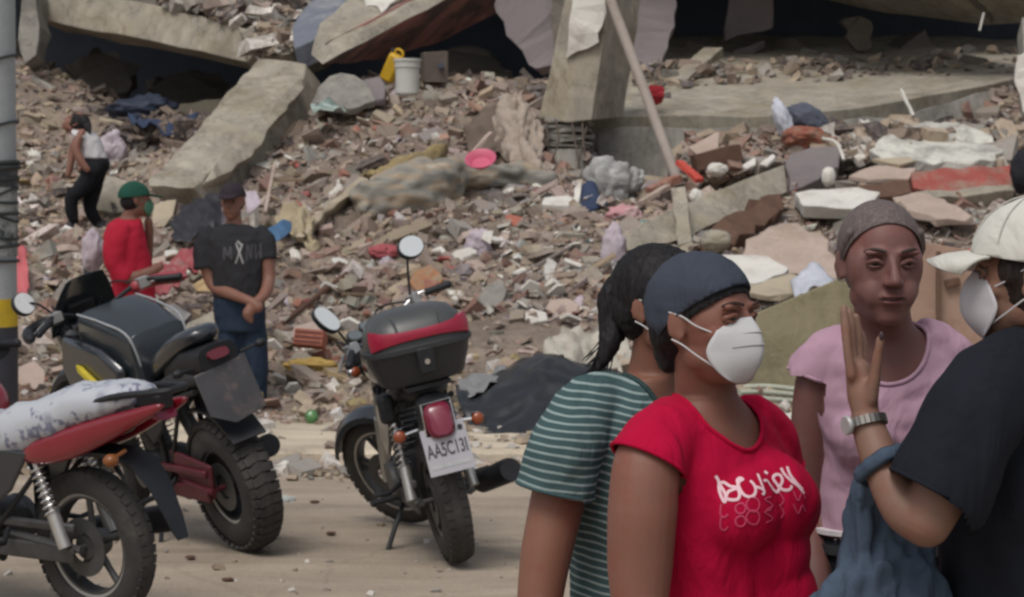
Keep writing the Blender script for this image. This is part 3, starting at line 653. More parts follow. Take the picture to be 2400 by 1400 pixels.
def streaks(m, N, L, b, tc):
    mp = N.new('ShaderNodeMapping'); mp.inputs['Scale'].default_value = (.9, 1.5, 3.6); mp.inputs['Rotation'].default_value = (0, R(-24), 0)
    n = N.new('ShaderNodeTexNoise'); n.inputs['Scale'].default_value = 3; n.inputs['Detail'].default_value = 5
    L.new(tc.outputs['Object'], mp.inputs[0]); L.new(mp.outputs[0], n.inputs['Vector'])
    r = N.new('ShaderNodeValToRGB'); e = r.color_ramp.elements
    e[0].position = .33; e[0].color = (.16, .155, .135, 1); e[1].position = .68; e[1].color = (.4, .37, .31, 1)
    k = e.new(.46); k.color = (.25, .24, .21, 1); k = e.new(.56); k.color = (.31, .24, .17, 1)
    L.new(n.outputs['Fac'], r.inputs[0]); L.new(r.outputs[0], b.inputs['Base Color'])
    bp = N.new('ShaderNodeBump'); bp.inputs['Strength'].default_value = .35; bp.inputs['Distance'].default_value = .03
    L.new(n.outputs['Fac'], bp.inputs['Height']); L.new(bp.outputs[0], b.inputs['Normal'])
M_MATT = mat('stained_mattress', (.3, .26, .2), .95, extra=streaks)
M_FOAM = mat('yellowish_foam', (.3, .235, .11), .95, var=.25, scale=14, bump=.8, bscale=22, col2=(.22, .17, .1), mix=.5, msc=6)
def chunky(name, pts, thick, m, label, cat, m_=1., lift=.06, **k): return slab(name, on(pts, m_, lift), thick, m, label, cat, **k)

# rolled mattress, foam, curtain, basin
def along(pts, rads, name, m, label, cat, flat=1., n=22, fold=.03, seed=0):
    c = [P(*p) for p in pts]; cc = bez(c, 7); rr = np.interp(np.linspace(0, 1, len(cc)), np.linspace(0, 1, len(rads)), rads)
    mb = MB(); mb.capsule(cc, list(rr), n); o_ = sum(c, Vector())/len(c); out = []
    for v in mb.v:
        q = v*2.2+Vector((seed*3., 0, 0)); h = mnoise.fractal(Vector((q.x*.6, q.y, q.z*2.2)), .7, 2.1, 4)
        out.append(v-o_+Vector((0, -h*fold, h*fold)))
    mb.v = out; o = mb.build(name, m, angle=0); o.location = o_; return tag(o, label, cat)
_unused = ([[(850, 448, 21.4), (930, 425, 21.5), (1020, 390, 21.8), (1110, 378, 22.0), (1220, 388, 22.1), (1286, 412, 21.8)], [(832, 470, 20.8), (935, 445, 20.85), (1030, 412, 21.0), (1120, 395, 21.25), (1220, 405, 21.4), (1290, 426, 21.4)],
      [(850, 500, 20.75), (940, 480, 20.7), (1030, 450, 20.9), (1120, 425, 21.2), (1220, 425, 21.4), (1290, 436, 21.4)], [(880, 512, 21.0), (950, 494, 21.0), (1040, 462, 21.2), (1120, 434, 21.5), (1220, 434, 21.6), (1288, 440, 21.6)]], )
mbm = MB()
for pts_, rr in (([(872, 474, 20.95), (940, 455, 21.0), (1010, 432, 21.15), (1080, 408, 21.4)], [.2, .235, .22, .15]), ([(900, 440, 21.3), (1000, 412, 21.4), (1090, 392, 21.6)], [.12, .14, .1]), ([(1060, 415, 21.4), (1150, 406, 21.5), (1230, 412, 21.6), (1288, 426, 21.5)], [.17, .14, .13, .06]), ([(850, 470, 20.95), (858, 496, 20.8)], [.09, .08])):
    mbm.capsule([P(*q) for q in pts_], rr, 18)
o = blob(mbm, 'rolled_mattress', M_MATT, None, voxel=.022, smooth=3, nz=(.085, (2.0, 2.0, 3.0), (3, 0, 1))); o2 = P(1000, 440, 21.1)
for v in o.data.vertices: v.co -= o2
o.location = o2; tag(o, 'long rolled mattress with grey brown streaks lying in the middle of the rubble', 'mattress')
along([(866, 420, 21.6), (930, 398, 21.7), (1010, 375, 21.9), (1040, 366, 22)], [.06, .13, .1, .05], 'foam_block', M_FOAM, 'yellow brown crumbling foam behind the rolled mattress', 'foam', fold=.12, seed=2)
sheet('curtain', [[(1178, 228, 22.6), (1205, 222, 22.55), (1232, 236, 22.5)], [(1150, 290, 22.3), (1215, 280, 22.1), (1268, 300, 22.2)], [(1165, 350, 22.0), (1225, 345, 21.85), (1268, 360, 22.0)], [(1215, 410, 21.7), (1262, 408, 21.5), (1292, 425, 21.6)]],
      M_BROWNC, fold=.075, n=14, fscale=5, aniso=(2.6, 1, .45), pleats=(2.6, .028, 2.5), seed=2, thick=.02, label='dusty brown curtain hanging in folds left of the column base', cat='curtain')
sheet('dark_blanket', [[(1085, 300, 22.5), (1120, 262, 22.6), (1172, 240, 22.55)], [(1090, 340, 22.3), (1140, 310, 22.3), (1190, 300, 22.3)], [(1100, 365, 22.1), (1150, 350, 22.0), (1205, 350, 22.0)]],
      mat('dark_brown_cloth', (.13, .1, .08), .95, var=.2, scale=8, bump=.3), fold=.05, n=8, seed=5, label='dark brown blanket left of the dusty curtain', cat='blanket')
bar_at('bed_slat', (1110, 355, 21.85), (1152, 312, 22.0), .05, .03, M_PINKP, 'short pale slat in front of the dark blanket', 'slat')
mb = MB(); mb.lathe([(.001, 0), (.085, 0), (.125, .05), (.14, .055), (.14, .062), (.12, .058), (.08, .01), (.001, .01)], (0, 0, 0), 'z', 32)
o = mb.build('basin', mat('pink_plastic', (.52, .1, .17), .5, var=.1, spec=.5)); o.location = P(1128, 384, 21.15); o.rotation_euler = (R(38), R(-8), 0)
tag(o, 'bright pink plastic basin lying on the end of the rolled mattress', 'basin')
# things under the slanted beam
bk = empty('bucket', P(955, 224, 23.5), 'white plastic bucket standing on the rubble beside the yellow container', 'bucket')
mb = MB(); mb.lathe([(.001, 0), (.098, 0), (.128, .33), (.136, .335), (.136, .36), (.12, .36), (.116, .02), (.001, .02)], (0, 0, 0), 'z', 36)
mb.build('pail', mat('white_plastic', (.5, .5, .47), .5, var=.08, scale=4), bk)
mb = MB(); mb.lathe([(.122, .27), (.131, .275), (.131, .285), (.122, .285)], (0, 0, 0), 'z', 36); mb.build('rim_ring', MATS['white_plastic'], bk)
jc = empty('jerry_can', P(905, 192, 24.2), 'yellow plastic container tipped over beside the white bucket', 'container', rot=(R(8), R(28), R(-18)))
mb = MB(); mb.box((0, 0, .16), (.15, .13, .3)); MY = mat('yellow_plastic', (.55, .33, .02), .5, var=.15, scale=6)
mb.build('can_body', MY, jc, sub=0, bevel=.03); mb = MB(); mb.tube(bez([(-.05, 0, .3), (-.02, 0, .36), (.04, 0, .35), (.06, 0, .3)], 5), .014, 8); mb.build('handle', MY, jc)
mb = MB(); mb.tube([(-.055, 0, .3), (-.075, 0, .345)], .022, 12); mb.build('cap', mat('dark_cap', (.05, .05, .05), .5), jc)
slab('grey_board', [(730, 240, 23.3), (745, 205, 23.5), (772, 178, 23.7), (800, 170, 23.7), (832, 176, 23.7), (870, 205, 23.6), (880, 235, 23.4), (820, 255, 23.1)], .08, M_CONCG, 'rounded pale grey panel at the foot of the slanted beam', 'panel', jit=.012, step=.1)
slab('mauve_panel', [(838, 190, 23.75), (890, 178, 23.8), (905, 205, 23.6), (900, 232, 23.4), (860, 236, 23.4)], .06, M_PINKW, 'pinkish grey panel between the grey panel and the bucket', 'panel', jit=.02)
box_at('brown_carton', 1018, 158, 24.6, (.26, .24, .3), (R(4), 0, R(14)), mat('brown_carton', (.13, .105, .09), .9, var=.1), 'dusty brown box in the shade right of the bucket', 'box')
mb = MB(); mb.tube([P(1033, 154, 24.44), P(1033, 154, 24.5)], .03, 12); tag(mb.build('drain_hole', M_VOID), 'round black hole fitting on the dusty brown box', 'fitting')
sheet('green_plastic', [[(728, 246, 23.0), (770, 232, 23.1), (806, 244, 23)], [(732, 262, 22.8), (772, 256, 22.8), (812, 262, 22.8)]], mat('pale_green_plastic', (.38, .46, .42), .7, col2=(.12, .16, .14), mix=.52, msc=9), fold=.05, n=8, label='pale green crumpled plastic under the grey panel', cat='plastic sheet')
# left gap
crumple('dark_tarp_heap', P(345, 262, 26.2), (.35, .3, .15), mat('blue_black_tarp', (.02, .028, .05), .6, var=.2), 'blue black heap of tarpaulin in the dark gap below the sagging beam', 'tarpaulin', seed=2)
slab('brown_beam', [(400, 245, 26.2), (560, 225, 26.3), (570, 250, 26.0), (480, 270, 25.8), (400, 268, 26.0)], .12, mat('gap_wood', (.08, .07, .05), .9), 'dark brown beam lying in the gap below the sagging beam', 'wooden beam', jit=.02)
sheet('gap_cloth', [[(300, 262, 25.7), (380, 275, 25.6), (470, 272, 25.5)], [(320, 292, 25.2), (390, 304, 25.0), (440, 300, 25.1)]], M_NAVY, fold=.1, n=8, label='navy cloth sagging at the mouth of the dark gap', cat='cloth')
bar_at('white_stick', (236, 278, 25.6), (288, 291, 25.3), .05, .03, M_TANP, 'short white stick in the rubble right of the bent woman', 'stick')
chunky('tan_block', [(213, 492), (222, 440), (248, 410), (300, 424), (330, 440), (325, 490), (270, 500)], .2, M_CONC, 'tan concrete block on the rubble behind the green capped man', 'concrete block', .3, .2)
chunky('small_slab', [(300, 372), (352, 368), (345, 408), (300, 404)], .08, M_CONC, 'small yellowish slab beside the foot of the fallen column', 'slab', .7)
crumple('pale_cloth', dep and P(262, 350, dep(262, 365)-.15), (.13, .12, .17), M_LILAC, 'pale pinkish cloth bundle behind the bent woman', 'cloth', seed=6)
chunky('tan_sheet', [(352, 555), (362, 480), (392, 470), (412, 468), (405, 505), (378, 540)], .02, M_TANP, 'upright tan sheet between the two capped men', 'board', .15, .1)
sheet('black_plastic', [[(400, 520, 20.9), (450, 470, 21.2), (520, 455, 21.2)], [(405, 545, 20.6), (460, 500, 20.7), (520, 490, 20.9)], [(415, 575, 20.2), (465, 545, 20.2), (515, 535, 20.4)]], mat('black_film', (.025, .025, .03), .5, var=.2), fold=.1, n=8,
      label='crumpled black plastic behind the man in the dark cap', cat='plastic sheet')
sheet('lilac_rag', [[(575, 450, 20.6), (600, 442, 20.7)], [(578, 500, 20.4), (612, 478, 20.4)]], M_LILAC, fold=.05, n=8, label='pale lilac rag right of the dark purple cap', cat='cloth')
bar_at('white_pole', (644, 385, 21.9), (622, 500, 20.7), .03, .03, M_PINKP, 'thin white pole standing in the rubble behind the man in black', 'pole')
sheet('blue_tarp', [[(628, 535, 19.4), (655, 522, 19.6), (682, 516, 19.8)], [(632, 568, 19.2), (660, 560, 19.3), (684, 540, 19.6)]], mat('blue_tarp', (.07, .15, .27), .6, var=.15, scale=14, bump=.3), fold=.03, n=8, label='blue plastic sheet at the shoulder of the man in black', cat='plastic sheet')
slab('slanting_plank', [(690, 555, 20.1), (715, 530, 20.3), (842, 414, 21.3), (862, 418, 21.3), (866, 430, 21.2), (760, 500, 20.6), (712, 556, 20.05)], .05, M_TANP, 'tan plank slanting up to the end of the rolled mattress', 'plank', jit=.012, off=(0, .25, -.06))
sheet('pale_roots', [[(640, 500, 20.5), (700, 468, 20.7), (735, 500, 20.4)], [(655, 520, 20.3), (700, 512, 20.3), (730, 545, 20.1)], [(700, 560, 20.1), (715, 575, 20), (742, 572, 20)]], mat('tan_cloth', (.36, .3, .2), .95, var=.2, scale=10, bump=.4), fold=.1, n=8, aniso=(2, 1, .7),
      label='crumpled tan cloth under the slanting plank', cat='cloth')
mb = MB(); mb.tube(bez([P(838, 622, dep(838, 622)-.12), P(750, 690, dep(750, 690)-.14), P(640, 775, dep(640, 775)-.1)], 8), .022, 8)
tag(mb.build('rusty_rod', mat('rust', (.1, .05, .035), .85, var=.2)), 'long rusty rod lying from the rubble down behind the man in black', 'rod')
mb = MB(); mb.tube(bez([P(1345, 575, dep(1345, 575)-.1), P(1290, 605, dep(1290, 605)-.12), P(1205, 655, dep(1205, 655)-.1)], 8), .016, 8)
tag(mb.build('grey_rod', mat('grey_stick', (.2, .17, .15), .85)), 'thin grey brown stick left of the dark ponytail', 'stick')
mb = MB(); mb.tube(bez([P(1275, 648, dep(1275, 648)-.1), P(1230, 675, dep(1230, 675)-.12), P(1180, 700, dep(1180, 700)-.1)], 8), .014, 8)
tag(mb.build('bent_rod', MATS['grey_stick']), 'short grey stick under the longer one left of the ponytail', 'stick')
hb = empty('hollow_brick', P(728, 795, 17.55), 'red hollow brick lying at the foot of the bank left of the parked motorcycle', 'brick', rot=(R(-16), R(4), R(-12)))
mb = MB(); mb.box((.0, 0, 0), (.22, .14, .12)); mb.build('brick_body', mat('red_brick', (.36, .13, .09), .9, var=.2, scale=10, bump=.5), hb, smooth=False, bevel=.006)
for q in range(3):
    mb = MB(); mb.box((0, -.072, -.036+.036*q), (.2, .006, .012)); mb.build('groove', mat('brick_groove', (.14, .06, .05), .9), hb, smooth=False)
chunky('pale_rock', [(682, 788), (690, 762), (735, 752), (760, 765), (748, 782), (700, 800)], .08, M_PINKP, 'pale stone on top of the red hollow brick', 'stone', .3, .2)
chunky('white_paper', [(384, 722), (408, 712), (447, 738), (425, 760), (392, 770)], .006, M_WHITE, 'white paper sheet in front of the man in red', 'paper', .4)
chunky('tan_slab', [(418, 790), (440, 756), (500, 728), (506, 790), (470, 800), (425, 812)], .08, M_CONC, 'tan slab at the knees of the man in black', 'slab', .4)
chunky('cardboard_piece', [(450, 668), (480, 650), (500, 652), (500, 684), (462, 680)], .01, mat('cardboard', (.42, .3, .16), .9, var=.1), 'small cardboard piece left of the arm of the man in black', 'cardboard', .4, .12)
sheet('red_tarp', [[(352, 640, 18.6), (400, 600, 18.9), (458, 575, 19.2)], [(362, 690, 18.1), (410, 655, 18.4), (462, 620, 18.7)]], mat('faded_red_cloth', (.3, .07, .08), .9, var=.2, scale=10, bump=.3, col2=(.3, .19, .17), mix=.6, msc=9), fold=.09, n=8,
      label='faded red cloth spread on the rubble between the two men', cat='cloth')
sheet('pink_bag', [[(40, 585, 20.2), (62, 590, 20.2)], [(38, 640, 19.6), (66, 636, 19.6)], [(40, 705, 19), (60, 700, 19)]], mat('faded_pink_plastic', (.5, .12, .13), .7, var=.15), fold=.05, n=8, label='faded red plastic bag beside the utility pole', cat='plastic bag')
crumple('green_bottle', P(731, 978, 15.85), (.045, .045, .05), mat('green_glass', (.08, .2, .07), .25, spec=.6), 'small green bottle lying on the pavement edge', 'bottle', amp=.12, nu=24, nv=14)
crumple('yellow_rag', P(735, 858, dep(735, 858)-.1), (.2, .12, .05), mat('mustard_cloth', (.45, .3, .09), .9, var=.2, bump=.4), 'mustard yellow rag below the red hollow brick', 'cloth', seed=9)
crumple('yellow_bag', P(150, 916, dep(150, 916)-.1), (.08, .08, .05), mat('dull_yellow_plastic', (.42, .36, .1), .7), 'dull yellow bag under the mirror of the black motorcycle', 'plastic bag', seed=4)
# cloth and sacks right of the middle
crumple('grey_bundle', P(1428, 425, 21.25), (.19, .15, .2), M_GREYC, 'crumpled grey cloth bundle in front of the floor edge', 'cloth', seed=1, rot=(0, .5, 0))
crumple('grey_rag', P(1480, 425, 21.3), (.1, .1, .12), M_GREYC, 'small grey rag right of the grey cloth bundle', 'cloth', seed=12, rot=(0, .5, 0))
sheet('navy_trousers', [[(1352, 438, 21.1), (1385, 425, 21.1), (1400, 440, 21.1)], [(1356, 492, 20.75), (1390, 488, 20.75), (1425, 482, 20.8)]], M_NAVY, fold=.03, n=8, label='navy cloth below the grey cloth bundle', cat='cloth')
sheet('pale_sleeve', [[(1346, 436, 21.05), (1362, 420, 21.1)], [(1340, 500, 20.7), (1356, 490, 20.75)]], M_WHITE, fold=.03, n=8, label='pale strip of cloth at the left edge of the navy cloth', cat='cloth')
crumple('pink_rag', P(1462, 508, dep(1462, 508)-.12), (.13, .1, .1), M_PINKC, 'pink cloth in front of the left end of the long beam', 'cloth', seed=4)
crumple('lilac_sack', P(1438, 590, 19.5), (.1, .09, .2), M_LILAC, 'tall pale lilac sack standing above the ponytail', 'sack', seed=7, amp=.2)
crumple('lilac_shirt', P(1122, 575, dep(1122, 575)-.12), (.1, .08, .13), M_LILAC, 'pale lilac cloth on the rubble right of the round motorcycle mirror', 'cloth', seed=8, rot=(0, .3, 0))
chunky('white_flap', [(1128, 560), (1136, 540), (1156, 542), (1150, 572)], .01, M_WHITE, 'small white sheet on the lilac cloth', 'paper', .2, .25)
chunky('white_tile', [(1268, 478), (1275, 462), (1330, 458), (1348, 464), (1332, 482)], .1, M_WHITE, 'flat white topped block left of the navy cloth', 'block', .6, .1)
chunky('pale_disc', [(1278, 722), (1290, 702), (1330, 698), (1358, 712), (1350, 735), (1310, 742)], .04, M_PINKP, 'flat round pale piece left of the ponytail', 'plaster piece', .7)
chunky('white_disc', [(1222, 745), (1245, 722), (1280, 732), (1285, 750), (1250, 756)], .04, M_WHITE, 'flat white piece below the round pale piece', 'plaster piece', .7)
chunky('cement_bag', [(1118, 700), (1135, 672), (1175, 650), (1188, 680), (1176, 712), (1140, 722)], .12, M_CONCG, 'grey stone right of the top box of the motorcycle', 'stone', .4)
chunky('red_brick_piece', [(1182, 512), (1190, 500), (1225, 508), (1230, 525), (1195, 530)], .07, MATS['red_brick'], 'red brick piece among white plaster bits', 'brick', .5)
chunky('orange_fabric', [(960, 660), (975, 632), (1010, 620), (1040, 650), (1020, 690), (980, 688)], .03, mat('orange_cloth', (.34, .16, .08), .9, var=.3, scale=20, bump=.4, col2=(.25, .2, .14), mix=.52, msc=14), 'orange brown cloth behind the motorcycle handlebar', 'cloth', .4)
crumple('red_cloth_scrap', P(895, 592, dep(895, 592)-.1), (.12, .08, .06), mat('dull_red_cloth', (.36, .09, .1), .9, var=.2), 'dull red cloth left of the round motorcycle mirror', 'cloth', seed=5)
# long beam at the right and what lies on it
slab('long_beam', [(1470, 592, 19.4), (1466, 545, 19.5), (1560, 498, 20.0), (1700, 440, 20.6), (1838, 386, 21.2), (1846, 450, 21.0), (1740, 500, 20.4), (1620, 552, 19.8), (1540, 578, 19.5)], .3, M_CONC, 'long tan beam lying diagonally at the right of the rubble', 'concrete beam', jit=.012, off=(.05, .33, -.03), step=.2)
slab('beam_end', [(1840, 386, 21.25), (1850, 362, 21.4), (1900, 345, 21.5), (1972, 340, 21.6), (1966, 392, 21.3), (1920, 420, 21.1), (1850, 448, 21.05)], .3, M_PINKW, 'grey brown block at the upper end of the long beam', 'concrete block', jit=.03)
mb = MB(); mb.tube([P(1600, 452, 19.95), P(1602, 560, 19.45)], .075, 4)
slab('tan_upright', [(1572, 440, 20.0), (1606, 436, 20.0), (1622, 566, 19.5), (1590, 575, 19.5)], .08, M_CONC, 'short tan post lying across the long beam', 'post', jit=.01)
slab('rotten_log', [(1655, 545, 19.6), (1700, 505, 19.9), (1780, 468, 20.3), (1836, 460, 20.6), (1838, 492, 20.4), (1760, 548, 19.7), (1690, 588, 19.4), (1650, 590, 19.4)], .25, M_WOODD, 'dark brown rusty beam under the long tan beam', 'beam', jit=.04, step=.09)
crumple('rounded_stone', P(1678, 565, 19.25), (.12, .1, .09), M_CONC, 'rounded tan stone at the lower end of the rusty beam', 'stone', seed=3, amp=.15)
bar_at('brown_tray', (1625, 382, 21.5), (1732, 356, 21.6), .16, .14, M_WOODD, 'dark open wooden tray on top of the long beam', 'tray')
slab('pink_board', [(1612, 345, 21.9), (1680, 308, 22.0), (1688, 312, 22.0), (1684, 350, 21.8), (1635, 362, 21.7)], .03, M_PINKP, 'pinkish triangular panel behind the dark tray', 'panel', jit=.008)
bar_at('red_strip', (1592, 380, 21.3), (1640, 424, 21.0), .08, .04, mat('bright_red', (.5, .07, .05), .7), 'bright red plastic strip at the bottom of the pipe', 'plastic strip')
bar_at('pink_lath', (1500, 476, 20.8), (1566, 438, 21.1), .06, .04, M_PINKP, 'pale pink lath left of the short tan post', 'lath')
bar_at('brick_lath', (1520, 448, 21.1), (1590, 418, 21.3), .1, .06, M_BRICK, 'reddish lath lying behind the pale pink lath', 'lath')
for q, (x, y, w_, h_) in enumerate([(1680, 398, .09, .06), (1632, 462, .06, .07)]):
    crumple('white_stone', P(x, y, 21.0-q*.4), (w_, w_, h_), M_WHITE, ['round white stone below the dark tray', 'small white stone on the long beam right of the post'][q], 'stone', seed=q+20, amp=.15)
slab('white_tile_piece', [(1738, 388, 21.4), (1770, 368, 21.5), (1772, 385, 21.4), (1750, 396, 21.3)], .03, M_WHITE, 'small white tile right of the dark tray', 'tile', jit=.008)
slab('bright_tile', [(1778, 384, 21.4), (1812, 360, 21.5), (1818, 368, 21.45), (1796, 388, 21.3)], .03, M_WHITE, 'bright tile leaning left of the beam end block', 'tile', jit=.008)
crumple('white_shirt', P(1836, 285, 22.2), (.075, .1, .2), mat('white_cotton', (.5, .52, .58), .9, var=.08), 'white shirt draped over rubble left of the dark blue cloth', 'shirt', seed=2, rot=(0, -.35, 0), amp=.2)
crumple('slate_jacket', P(1890, 282, 22.3), (.2, .14, .14), mat('slate_cloth', (.085, .095, .125), .9, var=.15), 'slate blue jacket heaped beside the white shirt', 'jacket', seed=11, rot=(0, .45, 0), amp=.22)
crumple('rusty_heap', P(1890, 325, 21.9), (.2, .14, .1), mat('rusty_red_cloth', (.26, .09, .06), .9, var=.25, scale=14, col2=(.2, .14, .1), mix=.55, msc=9), 'rusty red cloth below the slate blue jacket', 'cloth', seed=13)
mb = MB(); mb.tube(bez([P(1925, 325, 21.8), P(1960, 335, 21.6), P(1978, 375, 21.4)], 7), .016, 7); tag(mb.build('pale_cable', M_WHITE), 'curved pale cable hanging over the block at the beam end', 'cable')
# plates at the right
slab('white_slab', [(2036, 352, 21.6), (2070, 318, 22.0), (2140, 294, 22.4), (2215, 288, 22.5), (2300, 306, 22.3), (2352, 352, 21.8), (2330, 376, 21.4), (2250, 384, 21.3), (2170, 380, 21.3), (2090, 378, 21.3)], .12, mat('mottled_white_plaster', (.58, .57, .51), .9, var=.1, scale=6, bump=.5, bscale=26, col2=(.3, .29, .26), mix=.52, msc=3.2),
     'large mottled white slab lying on top of the rubble at the right', 'slab', jit=.03, step=.1)
slab('under_plate', [(2044, 372, 21.3), (2110, 386, 21.2), (2145, 376, 21.25), (2130, 366, 21.4)], .03, M_TANP, 'cream sheet under the left of the mottled white slab', 'board', jit=.01)
slab('tan_board', [(1988, 412, 21.1), (2050, 388, 21.3), (2150, 392, 21.2), (2130, 420, 20.95), (2040, 420, 20.95)], .06, M_PINKP, 'pinkish tan board left of the red beam', 'board', jit=.015)
slab('red_beam', [(2135, 402, 21.0), (2368, 386, 21.2), (2376, 436, 20.9), (2240, 452, 20.75), (2140, 440, 20.8)], .22, M_REDP, 'red painted beam lying below the mottled white slab', 'beam', jit=.02, step=.15)
slab('beam_sole', [(2130, 452, 20.7), (2374, 432, 20.85), (2380, 446, 20.8), (2160, 470, 20.6)], .14, M_CONC, 'tan concrete sole under the red beam', 'concrete', jit=.015)
slab('dark_timber', [(1950, 440, 20.9), (2130, 420, 20.9), (2136, 450, 20.7), (2060, 462, 20.6), (1960, 456, 20.7)], .12, M_WOODD, 'dark brown timber left of the red beam', 'timber', jit=.02)
slab('white_plate', [(1864, 452, 20.6), (1900, 444, 20.7), (2010, 438, 20.7), (2064, 450, 20.5), (2040, 486, 20.2), (1960, 488, 20.2), (1884, 482, 20.25)], .09, M_WHITE, 'white plate lying above the grey haired woman', 'plaster plate', jit=.012, off=(0, .1, -.1))
slab('pink_plate', [(2090, 462, 20.4), (2150, 450, 20.5), (2215, 466, 20.4), (2280, 505, 20.0), (2262, 518, 19.9), (2195, 514, 19.9), (2130, 492, 20.1)], .06, M_PINKP, 'pinkish cracked plate right of the grey haired woman', 'plaster plate', jit=.02, step=.08)
crumple('cream_pot', P(1942, 415, 20.9), (.06, .06, .09), M_WHITE, 'small cream pot standing on the white plate', 'pot', amp=.1, seed=4)
slab('round_plate', [(1730, 612, 19.0), (1748, 560, 19.3), (1800, 532, 19.5), (1870, 522, 19.6), (1930, 552, 19.4), (1962, 610, 19.0), (1960, 660, 18.7), (1860, 640, 18.8)], .1, M_PINKP, 'big rounded tan plate behind the woman in red', 'plaster plate', jit=.025, step=.1)
slab('white_sheet_rock', [(1655, 602, 18.6), (1700, 596, 18.7), (1800, 600, 18.7), (1850, 628, 18.5), (1840, 640, 18.4), (1770, 664, 18.2), (1690, 650, 18.3)], .05, M_WHITE, 'white broken ceiling sheet right above the grey headband', 'plaster sheet', jit=.015, step=.1)
slab('torn_white_plate', [(1720, 680, 18.0), (1780, 664, 18.1), (1850, 640, 18.3), (1900, 660, 18.1), (1890, 680, 17.9), (1800, 694, 17.8)], .05, M_TANP, 'torn cream sheet under the white ceiling sheet', 'plaster sheet', jit=.02, step=.1)
sheet('pale_blue_paper', [[(1850, 640, 18.0), (1910, 622, 18.1), (1960, 650, 18)], [(1860, 690, 17.6), (1920, 672, 17.6), (1965, 690, 17.6)]], mat('pale_blue_paper', (.46, .48, .54), .8), fold=.06, n=6, label='crumpled pale blue paper left of the grey haired woman', cat='paper')
# low wall, boards and pipes behind the women
slab('low_wall', [(1640, 800, 16.6), (1760, 738, 16.65), (1958, 656, 16.75), (2010, 668, 16.8), (2020, 935, 16.6), (1640, 930, 16.5)], .25, mat('mossy_concrete', (.25, .22, .14), .95, var=.15, scale=5, bump=.4, bscale=35, col2=(.17, .15, .09), mix=.52, msc=2), 'tilted olive tan concrete wall piece behind the woman in red', 'wall piece', jit=.008, step=.3)
slab('wooden_boards', [(2120, 560, 16.4), (2290, 590, 16.4), (2330, 620, 16.4), (2330, 980, 16.2), (2120, 980, 16.2)], .04, mat('pink_brown_board', (.3, .2, .15), .85, var=.15, scale=6, bump=.2, col2=(.22, .13, .09), mix=.56, msc=3), 'pink brown wooden board standing behind the grey haired woman', 'board', jit=.006)
bar_at('board_post', (2200, 590, 16.32), (2202, 960, 16.12), .035, .035, M_WOODD, 'thin dark post in front of the wooden board', 'post')
bar_at('board_step', (2215, 665, 16.33), (2250, 660, 16.33), .04, .05, M_WOODD, 'short dark bracket on the wooden board', 'bracket')
for q, y in enumerate([908, 920, 934]):
    mb = MB(); mb.tube(bez([P(1735, y, dep(1735, y+10)-.1), P(1800, y-2+q*2, dep(1800, y+10)-.12), P(1890, y+8, dep(1890, y+16)-.1)], 6), .018, 8)
    tag(mb.build('plastic_pipe', mat('pale_green_pipe', (.4, .42, .34), .6)), ['top', 'middle', 'lowest'][q]+' of the three pale pipes lying right of the woman in red', 'pipe', 'pale pipes at the foot of the wall piece')
for q in range(5):
    slab('white_scrap', [(a_, b_, min(dep(a_, b_), FPX*(EYE-.13)/(b_-HOR))-.05-(b_ > 1040)*.0) for a_, b_ in ((1830+q*6, 950+q*18), (1872, 938+q*18), (1878, 956+q*18), (1840, 968+q*18))], .015, M_WHITE if q % 2 else M_TANP, ['uppermost', 'second', 'third', 'fourth', 'lowest'][q]+' scrap of the pale stack between the two women', 'scrap', 'pale scraps between the women', jit=.012, step=.06)
# black tarp, white fabric, terracotta board
sheet('black_tarp', [[(1066, 900, 16.4), (1150, 868, 16.6), (1262, 828, 16.7), (1360, 852, 16.7), (1480, 870, 16.6)], [(1074, 938, 15.8), (1165, 905, 15.9), (1272, 846, 16.0), (1370, 880, 16.0), (1480, 900, 16.0)],
      [(1100, 985, 15.5), (1180, 960, 15.5), (1280, 940, 15.5), (1390, 940, 15.5), (1480, 950, 15.5)], [(1120, 1016, 15.2), (1200, 1022, 15.1), (1300, 1014, 15.1), (1400, 1000, 15.1), (1480, 1000, 15.1)]],
      mat('dusty_black_film', (.013, .015, .018), .36, var=.25, scale=4, col2=(.05, .05, .052), mix=.62, msc=3, spec=.5), fold=.06, n=10, fscale=1.8, thick=.006, label='dusty black tarp spread at the foot of the rubble left of the striped shirt', cat='tarpaulin', seed=4)
sheet('grey_film', [[(1074, 888, 16.3), (1120, 872, 16.5), (1185, 852, 16.8)], [(1078, 930, 15.9), (1130, 905, 15.9), (1200, 880, 16.3)]], mat('grey_film', (.2, .2, .2), .55, var=.15), fold=.05, n=8, thick=.004, label='dusty grey film at the left end of the black tarp', cat='plastic sheet')
sheet('white_fabric', [[(1268, 828, 17.2), (1330, 782, 17.7), (1400, 790, 17.8), (1470, 780, 17.9)], [(1275, 848, 16.9), (1345, 820, 17), (1410, 835, 17), (1480, 830, 17)], [(1300, 846, 16.8), (1360, 862, 16.6), (1420, 872, 16.6), (1490, 880, 16.6)]],
      mat('crumpled_cream_fabric', (.45, .42, .36), .9, var=.12, bump=.3, col2=(.3, .27, .22), mix=.56, msc=5), fold=.12, n=9, fscale=5, label='crumpled cream fabric on top of the black tarp', cat='fabric', seed=8)
slab('terracotta_board', [(1112, 1205, 13.0), (1118, 1170, 13.1), (1240, 1108, 13.8), (1420, 1090, 14.0), (1430, 1200, 13.6), (1240, 1246, 12.9), (1160, 1222, 12.9)], .03, mat('terracotta_board', (.42, .25, .18), .85, var=.08, scale=4), 'flat terracotta board on the road left of the striped shirt', 'board', jit=.004, off=(0, .02, -.04), step=.3)
